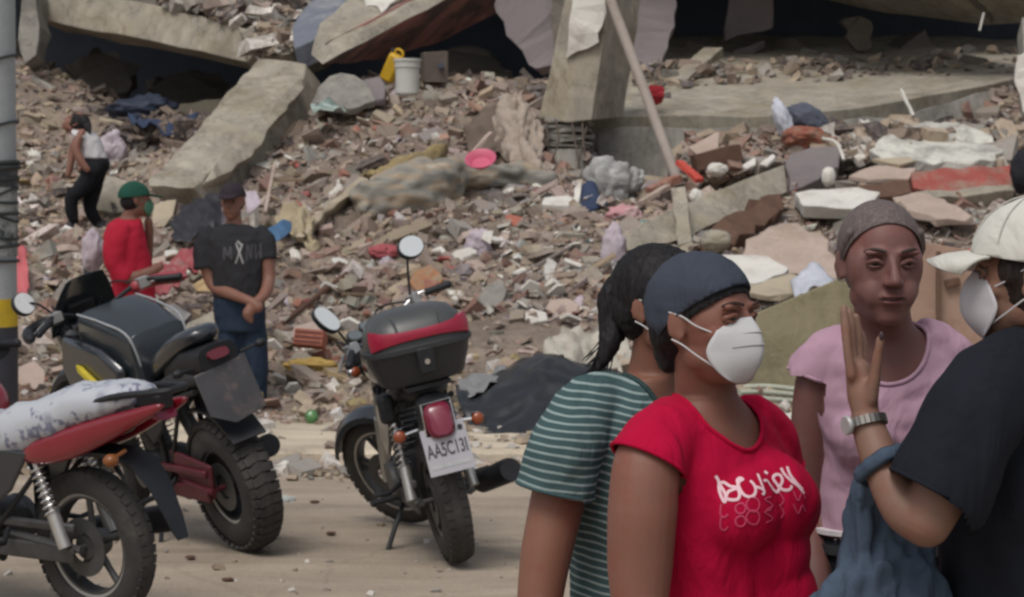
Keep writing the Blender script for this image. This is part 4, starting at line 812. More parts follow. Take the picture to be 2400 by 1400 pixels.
for q, (x, y) in enumerate([(447, 1308), (535, 1360), (738, 1178), (776, 1252)]):
    d = FPX*EYE/(y-HOR); crumple('twig_scrap', P(x, y-2, d), (.022, .02, .007), M_WOODD, ['dark scrap on the road right of the red motorcycle', 'small dark scrap nearest the bottom edge of the road', 'dark scrap on the road near the kerb gravel', 'dark scrap on the road left of the side stand'][q], 'scrap', seed=q)
crumple('crushed_bottle', P(668, 1180, 12.7), (.05, .05, .04), mat('clear_plastic', (.45, .47, .45), .3), 'crushed clear plastic bottle beside the big rear tyre', 'plastic bottle', seed=3)
crumple('white_wrapper', P(662, 1105, 14.05), (.06, .04, .05), M_WHITE, 'white wrapper against the kerb right of the big rear tyre', 'wrapper', seed=6)

# ---------------------------------------------------------------- mid sized fragments, each its own object
rgf = random.Random(77)
KINDS = [('brick_fragment', M_BRICK, 'broken brick fragment lying loose on the rubble slope', 'brick', 'brick fragments on the slope', (.12, .07, .05), 34),
         ('plaster_fragment', M_WHITE, 'flat white plaster fragment lying on the rubble slope', 'plaster', 'white plaster fragments on the slope', (.15, .1, .02), 46),
         ('concrete_fragment', M_CONC, 'tan concrete fragment lying on the rubble slope', 'concrete', 'tan concrete fragments on the slope', (.16, .11, .06), 40),
         ('wood_piece', M_WOOD, 'dusty splinter of wood lying on the rubble slope', 'wood', 'wood splinters on the slope', (.42, .035, .02), 26),
         ('wall_chunk', M_PINKP, 'pinkish wall chunk lying on the rubble slope', 'wall chunk', 'pinkish wall chunks on the slope', (.17, .12, .05), 34)]
for nm, m, lb, ct, gp, sz, n in KINDS:
    for i in range(n):
        while True:
            px = rgf.uniform(50, 1900); py = rgf.uniform(300, 930)
            if nm == 'plaster_fragment' and rgf.random() < .7 and not (px > 1050 and 440 < py < 760): continue
            if 300 < px < 600 and py < 430 or (820 < px < 1300 and 350 < py < 480) or (px > 1380 and py < 600) or (px > 1060 and py > 760) or py < 340 and px < 330: continue
            break
        d = dep(px, py); k = rgf.uniform(.65, 1.5); mb = MB()
        if nm == 'wood_piece': mb.box((0, 0, 0), [a*k for a in sz], None, .008, rgf)
        else:
            a = rgf.uniform(0, 6); nn = rgf.choice([4, 5, 6, 7]); top = [Vector((math.cos(a+6.283*q/nn)*sz[0]*k*.6*rgf.uniform(.65, 1.1), math.sin(a+6.283*q/nn)*sz[1]*k*.7*rgf.uniform(.65, 1.1), sz[2]*k*.5+rgf.uniform(-.1, .1)*sz[2])) for q in range(nn)]
            mb.prism(top, (rgf.uniform(-.01, .01), rgf.uniform(-.01, .01), -sz[2]*k))
        o = mb.build(nm, m, smooth=False, bevel=.004); p = P(px, py, d-.03); o.location = p+Vector((0, 0, .03))
        o.rotation_euler = (rgf.gauss(.35, .35), rgf.gauss(0, .35), rgf.uniform(0, 6.28)); tag(o, lb, ct, gp)

# scraps of cloth and thin wires among the rubble
rgc = random.Random(31)
CL = [('lilac', M_LILAC), ('white', M_WHITE), ('grey', M_GREYC), ('pink', M_PINKC), ('teal', mat('teal_cloth', (.13, .26, .25), .9)), ('navy', M_NAVY), ('mustard', MATS['mustard_cloth'])]
for i in range(30):
    while True:
        px = rgc.uniform(60, 1420); py = rgc.uniform(300, 900)
        if not (300 < px < 600 and py < 430 or 820 < px < 1300 and 350 < py < 500 or px < 330 and py < 330 or px > 1050 and py > 740): break
    nm, m = CL[min(int(abs(rgc.gauss(0, 1.4))), 6)]; d = dep(px, py)-.03; w_ = rgc.uniform(14, 38); h_ = rgc.uniform(8, 22); sk_ = rgc.uniform(-12, 12)
    sheet('cloth_scrap', [[(px-w_, py-h_+sk_, dep(px-w_, py-h_+sk_)-.05), (px, py-h_*1.2, d+.05), (px+w_, py-h_-sk_, dep(px+w_, py-h_-sk_)-.05)], [(px-w_*.8, py+h_*.6, d-.08), (px, py+h_, d-.12), (px+w_*.9, py+h_*.4, d-.08)]],
          m, fold=.06, n=6, fscale=9, seed=i, label='small crumpled '+nm+' cloth scrap lying among the rubble', cat='cloth scrap', group=nm+' cloth scraps in the rubble')
for i in range(34):
    px = rgc.uniform(60, 1420); py = rgc.uniform(420, 900)
    a = rgc.uniform(-1, 1)*1.1; L_ = rgc.uniform(30, 95); q = []
    for k in range(4): x = px+L_*math.cos(a)*(k/3-.5)+rgc.uniform(-5, 5); y = py+L_*math.sin(a)*(k/3-.5)+rgc.uniform(-5, 5); q.append(P(x, y, dep(x, y)-.06-.06*(k % 2)))
    mb = MB(); mb.tube(bez(q, 5), rgc.uniform(.004, .011), 6); k = i % 3
    tag(mb.build('bent_wire', [MATS['rust'], MATS['grey_stick'], M_PINKP][k]), ['rusty', 'grey', 'pale'][k]+' bent wire or thin stick sticking out of the rubble', 'wire', ['rusty', 'grey', 'pale'][k]+' thin wires in the rubble')
# ---------------------------------------------------------------- motorcycles
M_TYRE = mat('dusty_tyre', (.042, .039, .037), .85, var=.2, scale=10, bump=.2, bscale=60, col2=(.065, .06, .053), mix=.55, msc=5)
M_ALLOY = mat('worn_alloy', (.5, .49, .47), .42, metal=.75, var=.12, scale=10)
M_CHROME = mat('chrome', (.7, .7, .7), .16, metal=1, var=.05)
M_BLK = mat('black_plastic', (.013, .014, .017), .55, var=.2, scale=10, bump=.1)
M_GLOSS = mat('glossy_black_paint', (.018, .022, .028), .22, var=.15, scale=4, spec=.6, coat=.6)
M_ENG = mat('dark_engine_metal', (.09, .09, .09), .5, metal=.6, var=.25, scale=12, bump=.2)
M_SEAT = mat('black_vinyl', (.03, .03, .032), .55, var=.15, scale=10, bump=.15)
M_REDPNT = mat('glossy_red_paint', (.2, .006, .016), .25, var=.12, scale=5, spec=.6, coat=.6)
M_LENSR = mat('red_lens', (.17, .008, .03), .2, var=.15, scale=20, spec=.7)
M_LENSO = mat('orange_lens', (.27, .06, .02), .25, var=.1, scale=20, spec=.7)
M_MIRROR = mat('mirror_glass', (.82, .84, .84), .08, metal=1, var=.02)
M_PLATE = mat('number_plate_white', (.4, .39, .42), .5, var=.06)
M_INK = mat('dark_lettering', (.06, .06, .07), .6)

def text_mesh(body, size, m, name, parent, M, ext=.0008, bold=0.):
    c = bpy.data.curves.new('t', 'FONT'); c.body = body; c.size = size; c.align_x = 'CENTER'; c.align_y = 'CENTER'; c.extrude = ext; c.offset = bold
    t = bpy.data.objects.new('t', c); COL.objects.link(t); bpy.context.view_layer.update()
    me = bpy.data.meshes.new_from_object(t.evaluated_get(bpy.context.evaluated_depsgraph_get()))
    bpy.data.objects.remove(t); me.materials.clear(); me.materials.append(m); me.transform(M)
    o = bpy.data.objects.new(name, me); COL.objects.link(o); o.parent = parent; return o

def wheel(root, cx, R_, tw, M=None, spokes='alloy', blocks=False, rim_r=None, col=M_ALLOY):
    """rim with spokes is the part; tyre, hub and disc are its sub-parts"""
    X = M or Matrix.Identity(4); c = Vector((cx, 0, R_)); rr = rim_r or R_-tw*.95
    mb = MB()
    mb.lathe([(rr-.022, -tw*.33), (rr+.006, -tw*.36), (rr+.012, -tw*.3), (rr-.004, 0), (rr+.012, tw*.3), (rr+.006, tw*.36), (rr-.022, tw*.33), (rr-.028, 0)], c)
    n = 6 if spokes == 'alloy' else 5
    for k in range(n):
        a = 2*math.pi*k/n+.3
        for s in ((-1, 1) if spokes == 'alloy' else (0,)):
            a2 = a+s*.12
            p0 = c+Vector((math.cos(a)*.045, 0, math.sin(a)*.045)); p1 = c+Vector((math.cos(a2)*(rr-.015), 0, math.sin(a2)*(rr-.015)))
            mb.tube([p0, p0.lerp(p1, .5), p1], [.017, .013, .014], 7)
    mb.xform(X); rim = mb.build('wheel', col, root)
    for s in (-1, 1):
        mb = MB(); mb.lathe([(rr-.012, s*tw*.345), (rr+.004, s*tw*.38), (rr+.004, s*tw*.33), (rr-.012, s*tw*.32)], c, n=60); mb.xform(X); mb.build('rim_edge', M_ALLOY, rim)
    mb = MB(); mb.lathe([(.001, -.05), (.05, -.05), (.056, -.03), (.056, .03), (.05, .05), (.001, .05)], c, n=24); mb.xform(X); mb.build('hub', M_ENG, rim)
    mb = MB(); mb.lathe([(.06, .055), (.115, .055), (.115, .06), (.06, .06)], c, n=32); mb.xform(X); mb.build('brake_disc', M_ENG, rim)
    prof = []
    for k in range(15):
        a = R(-115+230*k/14); prof.append((rr+.0+tw*.5*(math.cos(a)*1.0+.42)*(R_-rr)/(tw*.71), math.sin(a)*tw*.5))
    prof = [(r, h) for r, h in prof]; mx = max(r for r, h in prof)
    prof = [(rr+(r-rr)*(R_-rr)/(mx-rr), h) for r, h in prof]
    mb = MB(); mb.lathe(prof, c, n=72)
    if blocks:
        nb = 40
        for k in range(nb):
            a = 2*math.pi*k/nb; rot = Matrix.Rotation(-a, 3, 'Y')
            for s in (-1, 1):
                for hh, ww, ang in ((tw*.17, tw*.34, 8), (tw*.385, tw*.2, 34)):
                    rad = R_-(.0 if ang < 20 else tw*.11)
                    mb.box(c+rot @ Vector((rad-.009, s*hh, 0)), (.016, ww*1.12, .039), rot @ Matrix.Rotation(R(s*ang), 3, 'Z') @ Matrix.Rotation(R(s*10), 3, 'X'))
    else:
        for k in range(44):
            a = 2*math.pi*k/44; rot = Matrix.Rotation(-a, 3, 'Y')
            for s in (-1, 1):
                mb.box(c+rot @ Vector((R_-tw*.1, s*tw*.27, 0)), (.008, tw*.26, .034), rot @ Matrix.Rotation(R(s*24), 3, 'Z') @ Matrix.Rotation(R(s*12), 3, 'X'))
    mb.xform(X); mb.build('tyre', M_TYRE, rim, angle=50)
    return rim

def shock(root, a, b, r=.022):
    a, b = Vector(a), Vector(b); mb = MB(); mb.tube([a, b], r*.45, 10)
    mb.tube([b.lerp(a, -.02), b.lerp(a, .4)], r*1.0, 14)
    s = mb.build('shock_absorber', M_ALLOY, root)
    d = (a-b); u = d.orthogonal().normalized(); v = d.normalized().cross(u); pts = []
    for k in range(97):
        t = k/96; ang = t*8*2*math.pi; pts.append(b.lerp(a, .38+.55*t)+(u*math.cos(ang)+v*math.sin(ang))*r*1.15)
    mb = MB(); mb.tube(pts, .0045, 6); mb.build('spring', M_CHROME, s)

def indicator(root, base, tip, side, X=None):
    X = X or Matrix.Identity(4); base, tip = Vector(base), Vector(tip)
    mb = MB(); mb.tube([base, tip], .009, 8); d = (tip-base).normalized()
    mb.ell(tip+Vector((.012, 0, 0)), (.026, .028, .028)); mb.xform(X); o = mb.build('indicator', M_CHROME, root)
    mb = MB(); mb.ell(tip+Vector((-.012, 0, 0)), (.018, .0275, .0275)); mb.xform(X); mb.build('lens', M_LENSO, o)

def mirror(root, base, c, nrm, rx, rz, X, shape=2.2, face=M_MIRROR):
    base, c, nrm = Vector(base), Vector(c), Vector(nrm).normalized()
    u = nrm.cross(Vector((0, 0, 1))).normalized(); v = u.cross(nrm)
    mb = MB(); mb.sect([(c+nrm*.012, u*rx*.93, v*rz*.93, shape), (c+nrm*.008, u*rx, v*rz, shape), (c-nrm*.012, u*rx, v*rz, shape), (c-nrm*.035, u*rx*.6, v*rz*.6, 2)], 28)
    mb.tube(bez([base, base.lerp(c, .55)+Vector((0, 0, .03)), c-nrm*.02], 6), .006, 8); mb.xform(X); o = mb.build('mirror', M_BLK, root)
    mb = MB(); mb.sect([(c+nrm*.0135, u*rx*.92, v*rz*.92, shape), (c+nrm*.0125, u*rx*.92, v*rz*.92, shape)], 28); mb.xform(X); mb.build('mirror_glass', face, o)

def motorcycle(name, label, px, py, yaw, lean, steer, kind):
    d = FPX*EYE/(py-HOR); c = P(px, py, d)
    root = empty(name, c, label, 'motorcycle', 'motorcycles parked along the road', rot=(R(-lean), 0, R(90+yaw)))
    K = dict(R=.305, Rf=.31, wb=1.27, tw=.1, twf=.085, seat=.77, bar=1.03)
    K.update(kind); R_, wb = K['R'], K['wb']
    X = Matrix.Translation(Vector((wb-.35, 0, .9))) @ Matrix.Rotation(R(-26), 4, 'Y') @ Matrix.Rotation(R(steer), 4, 'Z') @ Matrix.Rotation(R(26), 4, 'Y') @ Matrix.Translation(-Vector((wb-.35, 0, .9)))
    wheel(root, 0, R_, K['tw'], None, K.get('sp', 'alloy'), K.get('blocks', False), col=K.get('rimcol', M_ALLOY))
    wheel(root, wb, K['Rf'], K['twf'], X, K.get('sp', 'alloy'), False, col=K.get('rimcol', M_ALLOY))
    # fork, triple clamp
    for s in (-1, 1):
        mb = MB(); a = Vector((wb-.02, s*.085, K['Rf']-.01)); b = Vector((wb-.34, s*.085, K['bar']-.1)); mb.tube([a, a.lerp(b, .5)], .027, 14); mb.tube([a.lerp(b, .5), b], .018, 12)
        mb.xform(X); mb.build('fork_leg', M_ALLOY if not K.get('darkfork') else M_ENG, root)
    mb = MB(); mb.box((wb-.335, 0, K['bar']-.11), (.07, .22, .03)); mb.box((wb-.29, 0, K['bar']-.27), (.07, .22, .04)); mb.xform(X); mb.build('fork_clamp', M_BLK, root, bevel=.006)
    # front fender
    fr = K['Rf']; rings = []
    for k in range(15):
        a = R(25+130*k/14) if not K.get('highfender') else R(30+100*k/14); o_ = Vector((wb, 0, fr)); e = Vector((math.cos(a), 0, math.sin(a))); rad = fr+(.025 if not K.get('highfender') else .16)
        rings.append([o_+e*(rad+.02)+Vector((0, -.02, 0)), o_+e*(rad+.02)+Vector((0, .02, 0)), o_+e*(rad-.01)+Vector((0, .062, 0)), o_+e*(rad-.04)+Vector((0, .066, 0)), o_+e*(rad-.036)+Vector((0, .06, 0)), o_+e*(rad)+Vector((0, .03, 0)), o_+e*(rad)+Vector((0, -.03, 0)), o_+e*(rad-.036)+Vector((0, -.06, 0)), o_+e*(rad-.04)+Vector((0, -.066, 0)), o_+e*(rad-.01)+Vector((0, -.062, 0))])
    mb = MB(); mb.rings(rings); mb.xform(X); mb.build('front_fender', K.get('fendcol', M_BLK), root)
    # handlebar
    H_ = K['bar']; pts = bez([(wb-.52, .38, H_-.01), (wb-.44, .26, H_+.02), (wb-.37, .12, H_-.03), (wb-.34, 0, H_-.08), (wb-.37, -.12, H_-.03), (wb-.44, -.26, H_+.02), (wb-.52, -.38, H_-.01)], 6)
    mb = MB(); mb.tube(pts, .0115, 10); mb.xform(X); hbar = mb.build('handlebar', M_BLK if K.get('darkfork') else M_CHROME, root)
    for s in (-1, 1):
        mb = MB(); mb.tube([Vector((wb-.47, s*.295, H_+.01)), Vector((wb-.525, s*.39, H_-.012))], .018, 12); mb.ell((wb-.53, s*.398, H_-.013), .02); mb.xform(X); mb.build('grip', M_BLK, hbar)
        mb = MB(); mb.box((wb-.43, s*.25, H_+.012), (.05, .06, .045)); mb.tube(bez([(wb-.41, s*.24, H_+.01), (wb-.4, s*.29, H_), (wb-.45, s*.4, H_-.03)], 5), .0065, 8); mb.xform(X); mb.build('lever', M_ALLOY, hbar)
        mb = MB(); mb.tube(bez([(wb-.42, s*.23, H_+.01), (wb-.25, s*.16, H_+.03), (wb-.2, s*.06, H_-.15), (wb-.25, s*.03, H_-.35)], 6), .005, 6); mb.xform(X); mb.build('cable', M_BLK, root)
    for s, mm in ((1, K.get('ml')), (-1, K.get('mr'))):
        if mm: mirror(root, (wb-.42, s*.24, H_+.02), (wb-.46+mm[0], s*mm[1], H_+mm[2]), (-1, mm[3], mm[4]), mm[5], mm[6], X, mm[7], K.get('mface', M_MIRROR))
    if K.get('headlight', 1):
        mb = MB(); mb.lathe([(.001, .1), (.055, .085), (.085, .03), (.09, 0), (.086, -.015), (.001, -.02)], (0, 0, 0), 'x', 28)
        mb.xform(X @ Matrix.Translation(Vector((wb-.2, 0, H_-.13))) @ Matrix.Rotation(R(180), 4, 'Z')); mb.build('headlight', M_BLK, root)
        for s in (1, -1):
            mb = MB(); mb.lathe([(.001, -.03), (.04, -.03), (.042, .012), (.036, .015), (.001, .012)], (0, 0, 0), 'z', 24)
            mb.xform(X @ Matrix.Translation(Vector((wb-.26, s*.047, H_-.005))) @ Matrix.Rotation(R(-35), 4, 'Y')); g = mb.build('instrument', M_BLK, root)
            mb = MB(); mb.lathe([(.001, .014), (.034, .014), (.034, .0165), (.001, .0165)], (0, 0, 0), 'z', 24)
            mb.xform(X @ Matrix.Translation(Vector((wb-.26, s*.047, H_-.005))) @ Matrix.Rotation(R(-35), 4, 'Y')); mb.build('dial', mat('dial_glass', (.12, .14, .15), .15, spec=.7), g)
        for s in (1, -1): indicator(root, (wb-.25, s*.08, H_-.14), (wb-.25, s*.15, H_-.14), s, X)
    # engine
    e = MB(); ex = K.get('ex', .62); ez = .33
    e.xsect([(ex-.2, ez, .08, .07, 3), (ex-.15, ez, .11, .1, 3), (ex, ez, .12, .12, 3), (ex+.12, ez+.01, .11, .1, 3), (ex+.16, ez+.01, .08, .06, 3)], 24)
    e.lathe([(.001, -.15), (.085, -.15), (.095, -.13), (.095, .13), (.085, .15), (.001, .15)], (ex-.07, 0, ez), n=28); e.lathe([(.001, -.14), (.06, -.14), (.065, .14), (.001, .14)], (ex+.08, 0, ez+.01), n=24)
    eng = e.build('engine', M_ENG, root)
    f = MB()
    for k in range(8): f.sect([((ex+.08+.012*k, 0, ez+.13+.024*k), (.075, 0, -.02), (0, .085, 0), 5), ((ex+.082+.012*k, 0, ez+.136+.024*k), (.075, 0, -.02), (0, .085, 0), 5)], 16)
    f.sect([((ex+.07, 0, ez+.08), (.05, 0, -.012), (0, .06, 0), 3), ((ex+.17, 0, ez+.34), (.05, 0, -.012), (0, .06, 0), 3)], 16); f.build('cylinder_fins', M_ENG, eng)
    # frame, swing arm
    f = MB(); sz = K['seat']
    f.tube(bez([(wb-.33, 0, H_-.18), (wb-.38, .0, H_-.36), (ex+.25, .0, .5), (ex+.2, 0, .26), (ex-.1, 0, .2)], 6), .019, 9)
    for s in (-1, 1):
        f.tube(bez([(wb-.36, s*.02, H_-.2), (.7, s*.1, sz-.06), (.35, s*.12, sz-.1), (-.1, s*.11, sz-.02)], 6), .014, 9); f.tube([(.4, s*.11, sz-.1), (.42, s*.11, .35), (.5, s*.1, .24)], .014, 9); f.tube([(.42, s*.11, .35), (.08, s*.12, sz-.08)], .011, 8)
    f.build('frame', M_BLK, root)
    f = MB()
    for s in (-1, 1): f.tube([(.46, s*.07, .34), (.2, s*(K['tw']*.5+.045), R_+.02), (-.03, s*(K['tw']*.5+.045), R_)], [.02, .018, .016], 8)
    f.tube([(0, -(K['tw']*.5+.07), R_), (0, K['tw']*.5+.07, R_)], .012, 10); f.build('swing_arm', K.get('armcol', M_ENG), root)
    cg = MB(); cg.box((.24, K['tw']*.5+.05, R_+.085), (.5, .025, .035)); cg.box((.24, K['tw']*.5+.05, R_-.02), (.46, .02, .07)); cg.build('chain_guard', K.get('guardcol', M_ENG), root, bevel=.008)
    if K.get('shocks', 1):
        for s in (-1, 1): shock(root, (.15, s*.125, sz-.09), (.03, s*(K['tw']*.5+.075), R_+.02), .026)
    # exhaust on the right side
    E = MB(); E.tube(bez([(ex+.25, -.05, ez+.25), (ex+.33, -.08, ez+.1), (ex+.22, -.13, .2), (ex-.1, -.16, .22), (.3, -.19, .26)], 6), .019, 10); E.build('exhaust_pipe', M_ENG, root)
    a, b = K.get('muff', ((.32, -.19, .26), (-.12, -.23, .35))); a, b = Vector(a), Vector(b); E = MB(); E.tube([a, a.lerp(b, .08), a.lerp(b, .2), a.lerp(b, .95), b, b.lerp(a, .01), b.lerp(a, .12)], [.022, .03, .052, .055, .05, .036, .03], 22)
    mf = E.build('muffler', M_BLK if K.get('mcol') is None else K['mcol'], root)
    for s in (-1, 1):
        mb = MB(); mb.tube([(.5, s*.1, .27), (.48, s*.27, .27)], .014, 8); mb.build('foot_peg', M_BLK, root)
        mb = MB(); mb.tube([(.34, s*.12, .36), (.28, s*.2, .33), (.28, s*.27, .335)], .011, 8); mb.build('rear_foot_peg', M_BLK, root)
    # side stand reaching the ground (left side, lean toward it)
    g = lambda y: -y*math.tan(R(lean))
    mb = MB(); yy = .3; mb.tube(bez([(.56, .1, .24), (.5, .19, .12), (.44, yy, g(yy)+.015)], 5), .012, 8); mb.box((.43, yy+.01, g(yy)+.008), (.08, .05, .012)); mb.build('side_stand', M_BLK, root)
    # tank
    tk = MB(); tc = K.get('tank', M_GLOSS); x0 = K.get('tx', .52); tw_ = K.get('tkw', .13); tz = sz+.09
    tk.xsect([(x0-.04, tz-.04, tw_*.45, .05, 2.4), (x0, tz-.02, tw_*.75, .08, 2.5), (x0+.12, tz+.01, tw_, .12, 2.5), (x0+.25, tz+.03, tw_*1.1, .135, 2.5), (x0+.36, tz+.04, tw_*.95, .12, 2.5), (x0+.43, tz+.03, tw_*.6, .08, 2.4), (x0+.45, tz+.02, tw_*.35, .05, 2.2)], 28)
    t_ = tk.build('tank', tc, root, sub=1, angle=0)
    mb = MB(); mb.lathe([(.001, 0), (.04, 0), (.038, .014), (.001, .017)], (x0+.26, 0, tz+.163), 'z', 24); mb.build('fuel_cap', M_CHROME, t_)
    # seat
    st = MB(); ss = K.get('seatx', (-.18, .5)); n = 9; q = []
    for k in range(n):
        t = k/(n-1); x = ss[0]+(ss[1]-ss[0])*t; zz = sz+(.045 if t < .45 else .045-.075*min(1, (t-.45)/.25))*1.0-(.02 if t > .9 else 0)
        ww = .1+.035*math.sin(t*2.6)-(0.03 if t > .8 else 0); hh = .045 if 0 < k < n-1 else .02
        q.append((x, zz-.02, ww if 0 < k < n-1 else ww*.6, hh, 3))
    st.xsect(q, 22); st.build('seat', K.get('seatcol', M_SEAT), root, sub=1, angle=0)
    # side panels
    for s in (-1, 1):
        mb = MB(); mb.prism([Vector((.16, s*.125, sz-.06)), Vector((.48, s*.13, sz-.05)), Vector((.5, s*.14, sz-.2)), Vector((.4, s*.14, sz-.3)), Vector((.27, s*.135, sz-.22))], (0, s*.02, 0)); mb.build('side_panel', K.get('panel', tc), root, bevel=.012)
    return root, K, X
B = R
# --- bike with the top box
K3 = dict(R=.30, Rf=.305, wb=1.2, tw=.135, twf=.085, seat=.77, bar=1.03, tank=M_GLOSS, fendcol=M_GLOSS, rimcol=M_ENG, muff=((.3, -.2, .27), (-.15, -.29, .37)),
          ml=(.02, .31, .2, -.15, .5, .055, .075, 2.3), mr=(.0, .36, .23, .1, .5, .075, .058, 2.0), mface=mat('mirror_pale_sky', (.72, .75, .75), .3, metal=.35, var=.02))
root, K, X = motorcycle('motorcycle', 'black motorcycle with a big black and red top box and a white number plate', 1076, 1318, 12, 12.5, 40, K3)
bx = MB(); bz = 1.0; bw = .228
def bxs(z, s, dx=0): return ((-.13+dx, 0, z), (.2*s, 0, 0), (0, bw*s, 0), 3.2)
bx.sect([bxs(bz-.16, .72, .03), bxs(bz-.15, .8, .03), bxs(bz-.05, .96, .01), bxs(bz+.005, 1.0), bxs(bz+.012, .97)], 40)
box = bx.build('top_box', mat('box_black_plastic', (.03, .032, .036), .55, var=.12, scale=6, bump=.08), root, angle=30)
mb = MB(); mb.sect([bxs(bz-.012, 1.03), bxs(bz-.008, 1.05), bxs(bz+.012, 1.05), bxs(bz+.016, 1.03)], 40); mb.build('box_rim', MATS['box_black_plastic'], box)
mb = MB(); mb.sect([bxs(bz+.016, 1.0), bxs(bz+.06, .98, .005), bxs(bz+.11, .9, .015), bxs(bz+.15, .75, .03), bxs(bz+.168, .5, .04), bxs(bz+.172, .2, .04)], 40)
lid = mb.build('box_lid', mat('grey_box_lid', (.055, .06, .06), .38, var=.12, scale=5, spec=.5), box, angle=50)
for s in (-1, 1):
    mb = MB(); mb.tube(bez([(-.335, s*.1, bz+.06), (-.3, s*.1, bz+.115), (-.2, s*.105, bz+.155), (-.05, s*.11, bz+.163)], 6), .006, 8); mb.build('lid_rib', MATS['grey_box_lid'], box)
# red reflector band around the back of the lid
mb = MB(); rings = []
for k in range(33):
    t = -1+2*k/32; a = math.pi+t*1.05
    ca, sa = math.cos(a), math.sin(a); e = 2/3.2
    X_ = -.13+.205*math.copysign(abs(ca)**e, ca)*.985; Y_ = bw*math.copysign(abs(sa)**e, sa)*.99; hb_ = .02+.026*abs(t)**1.6
    nrm = Vector((ca, sa, .25)).normalized(); c0 = Vector((X_, Y_, bz+.062))
    rings.append([c0+nrm*.012+Vector((0, 0, hb_)), c0+nrm*.02+Vector((0, 0, 0)), c0+nrm*.014+Vector((0, 0, -hb_)), c0-nrm*.02+Vector((0, 0, -hb_)), c0-nrm*.03+Vector((0, 0, hb_))])
mb.rings(rings); mb.build('box_reflector', mat('box_red_lens', (.33, .015, .045), .3, var=.12, scale=9, spec=.6), box)
mb = MB(); mb.box((-.335, 0, bz-.055), (.02, .075, .11)); mb.build('box_latch', M_BLK, box, bevel=.006)
mb = MB(); mb.lathe([(.001, -.004), (.012, -.004), (.012, .002), (.001, .002)], (-.346, 0, bz-.06), 'x', 16); mb.build('box_lock', M_CHROME, box)
mb = MB(); mb.box((-.08, 0, bz-.175), (.34, .2, .02))
for s in (-1, 1): mb.tube([(.05, s*.1, .72), (-.12, s*.1, bz-.17)], .011, 8)
mb.build('luggage_rack', M_BLK, root)
# tail: rear fender, lamp, plate, indicators
mb = MB(); rings = []
for k in range(12):
    a = R(60+115*k/11); rad = .33; e = Vector((math.cos(a), 0, math.sin(a))); o_ = Vector((0, 0, .3))
    if k > 7: rad += (k-7)*.012
    rings.append([o_+e*(rad+.02)+Vector((0, -.05, 0)), o_+e*(rad+.02)+Vector((0, .05, 0)), o_+e*(rad-.02)+Vector((0, .075, 0)), o_+e*(rad-.015)+Vector((0, .065, 0)), o_+e*(rad)+Vector((0, 0, 0)), o_+e*(rad-.015)+Vector((0, -.065, 0)), o_+e*(rad-.02)+Vector((0, -.075, 0))])
mb.rings(rings[:9]); mb.build('rear_fender', M_BLK, root)
mb = MB(); mb.xsect([(-.18, .72, .07, .07, 3), (-.26, .7, .085, .09, 3), (-.3, .68, .075, .09, 3)], 20); mb.build('tail_cowl', M_BLK, root)
mb = MB(); mb.sect([((-.30, 0, .685), (0, .062, 0), (.02, 0, .078), 3.5), ((-.325, 0, .68), (0, .06, 0), (.02, 0, .074), 3.5), ((-.345, 0, .675), (0, .045, 0), (.016, 0, .055), 3)], 28); tl = mb.build('tail_light', M_LENSR, root)
mb = MB(); mb.tube([(-.3, -.065, .76), (-.302, .065, .76), (-.318, .068, .61), (-.318, -.068, .61)], .006, 8, closed=True); mb.build('lamp_trim', M_CHROME, tl)
pm = Matrix.Translation(Vector((-.345, -.005, .535))) @ Matrix.Rotation(R(14), 4, 'Y')
mb = MB(); mb.box((0, 0, 0), (.004, .2, .17)); mb.box((.01, -.075, .10), (.004, .045, .07)); mb.box((.01, .085, .09), (.004, .03, .06)); mb.xform(pm); pl = mb.build('number_plate', M_PLATE, root, smooth=False, bevel=.0015)
# plate faces backwards (-x): text drawn in its plane, left to right = +y to -y seen from behind
tm = pm @ Matrix.Translation(Vector((-.0032, 0, 0))) @ Matrix(((0, 0, -1, 0), (-1, 0, 0, 0), (0, 1, 0, 0), (0, 0, 0, 1)))
text_mesh('AA5C13I', .066, M_INK, 'plate_number', pl, tm @ Matrix.Translation(Vector((0, .018, 0))) @ Matrix.Diagonal(Vector((.72, 1.25, 1, 1))), bold=.0012)
mb = MB(); mb.box((-.003, 0, -.048), (.0015, .17, .018)); mb.xform(pm); mb.build('plate_strip', mat('plate_pale_strip', (.42, .43, .44), .5), pl, smooth=False)
mb = MB(); mb.lathe([(.001, -.006), (.011, -.006), (.011, -.002), (.001, -.002)], (0, -.075, .1), 'x', 14); mb.xform(pm); mb.build('plate_bolt', M_BLK, pl)
for s in (-1, 1): indicator(root, (-.24, s*.08, .65), (-.25, s*.175, .64), s)
mb = MB(); mb.box((.0, .17, .74), (.1, .07, .13)); mb.build('tool_pouch', M_BLK, root, bevel=.02)
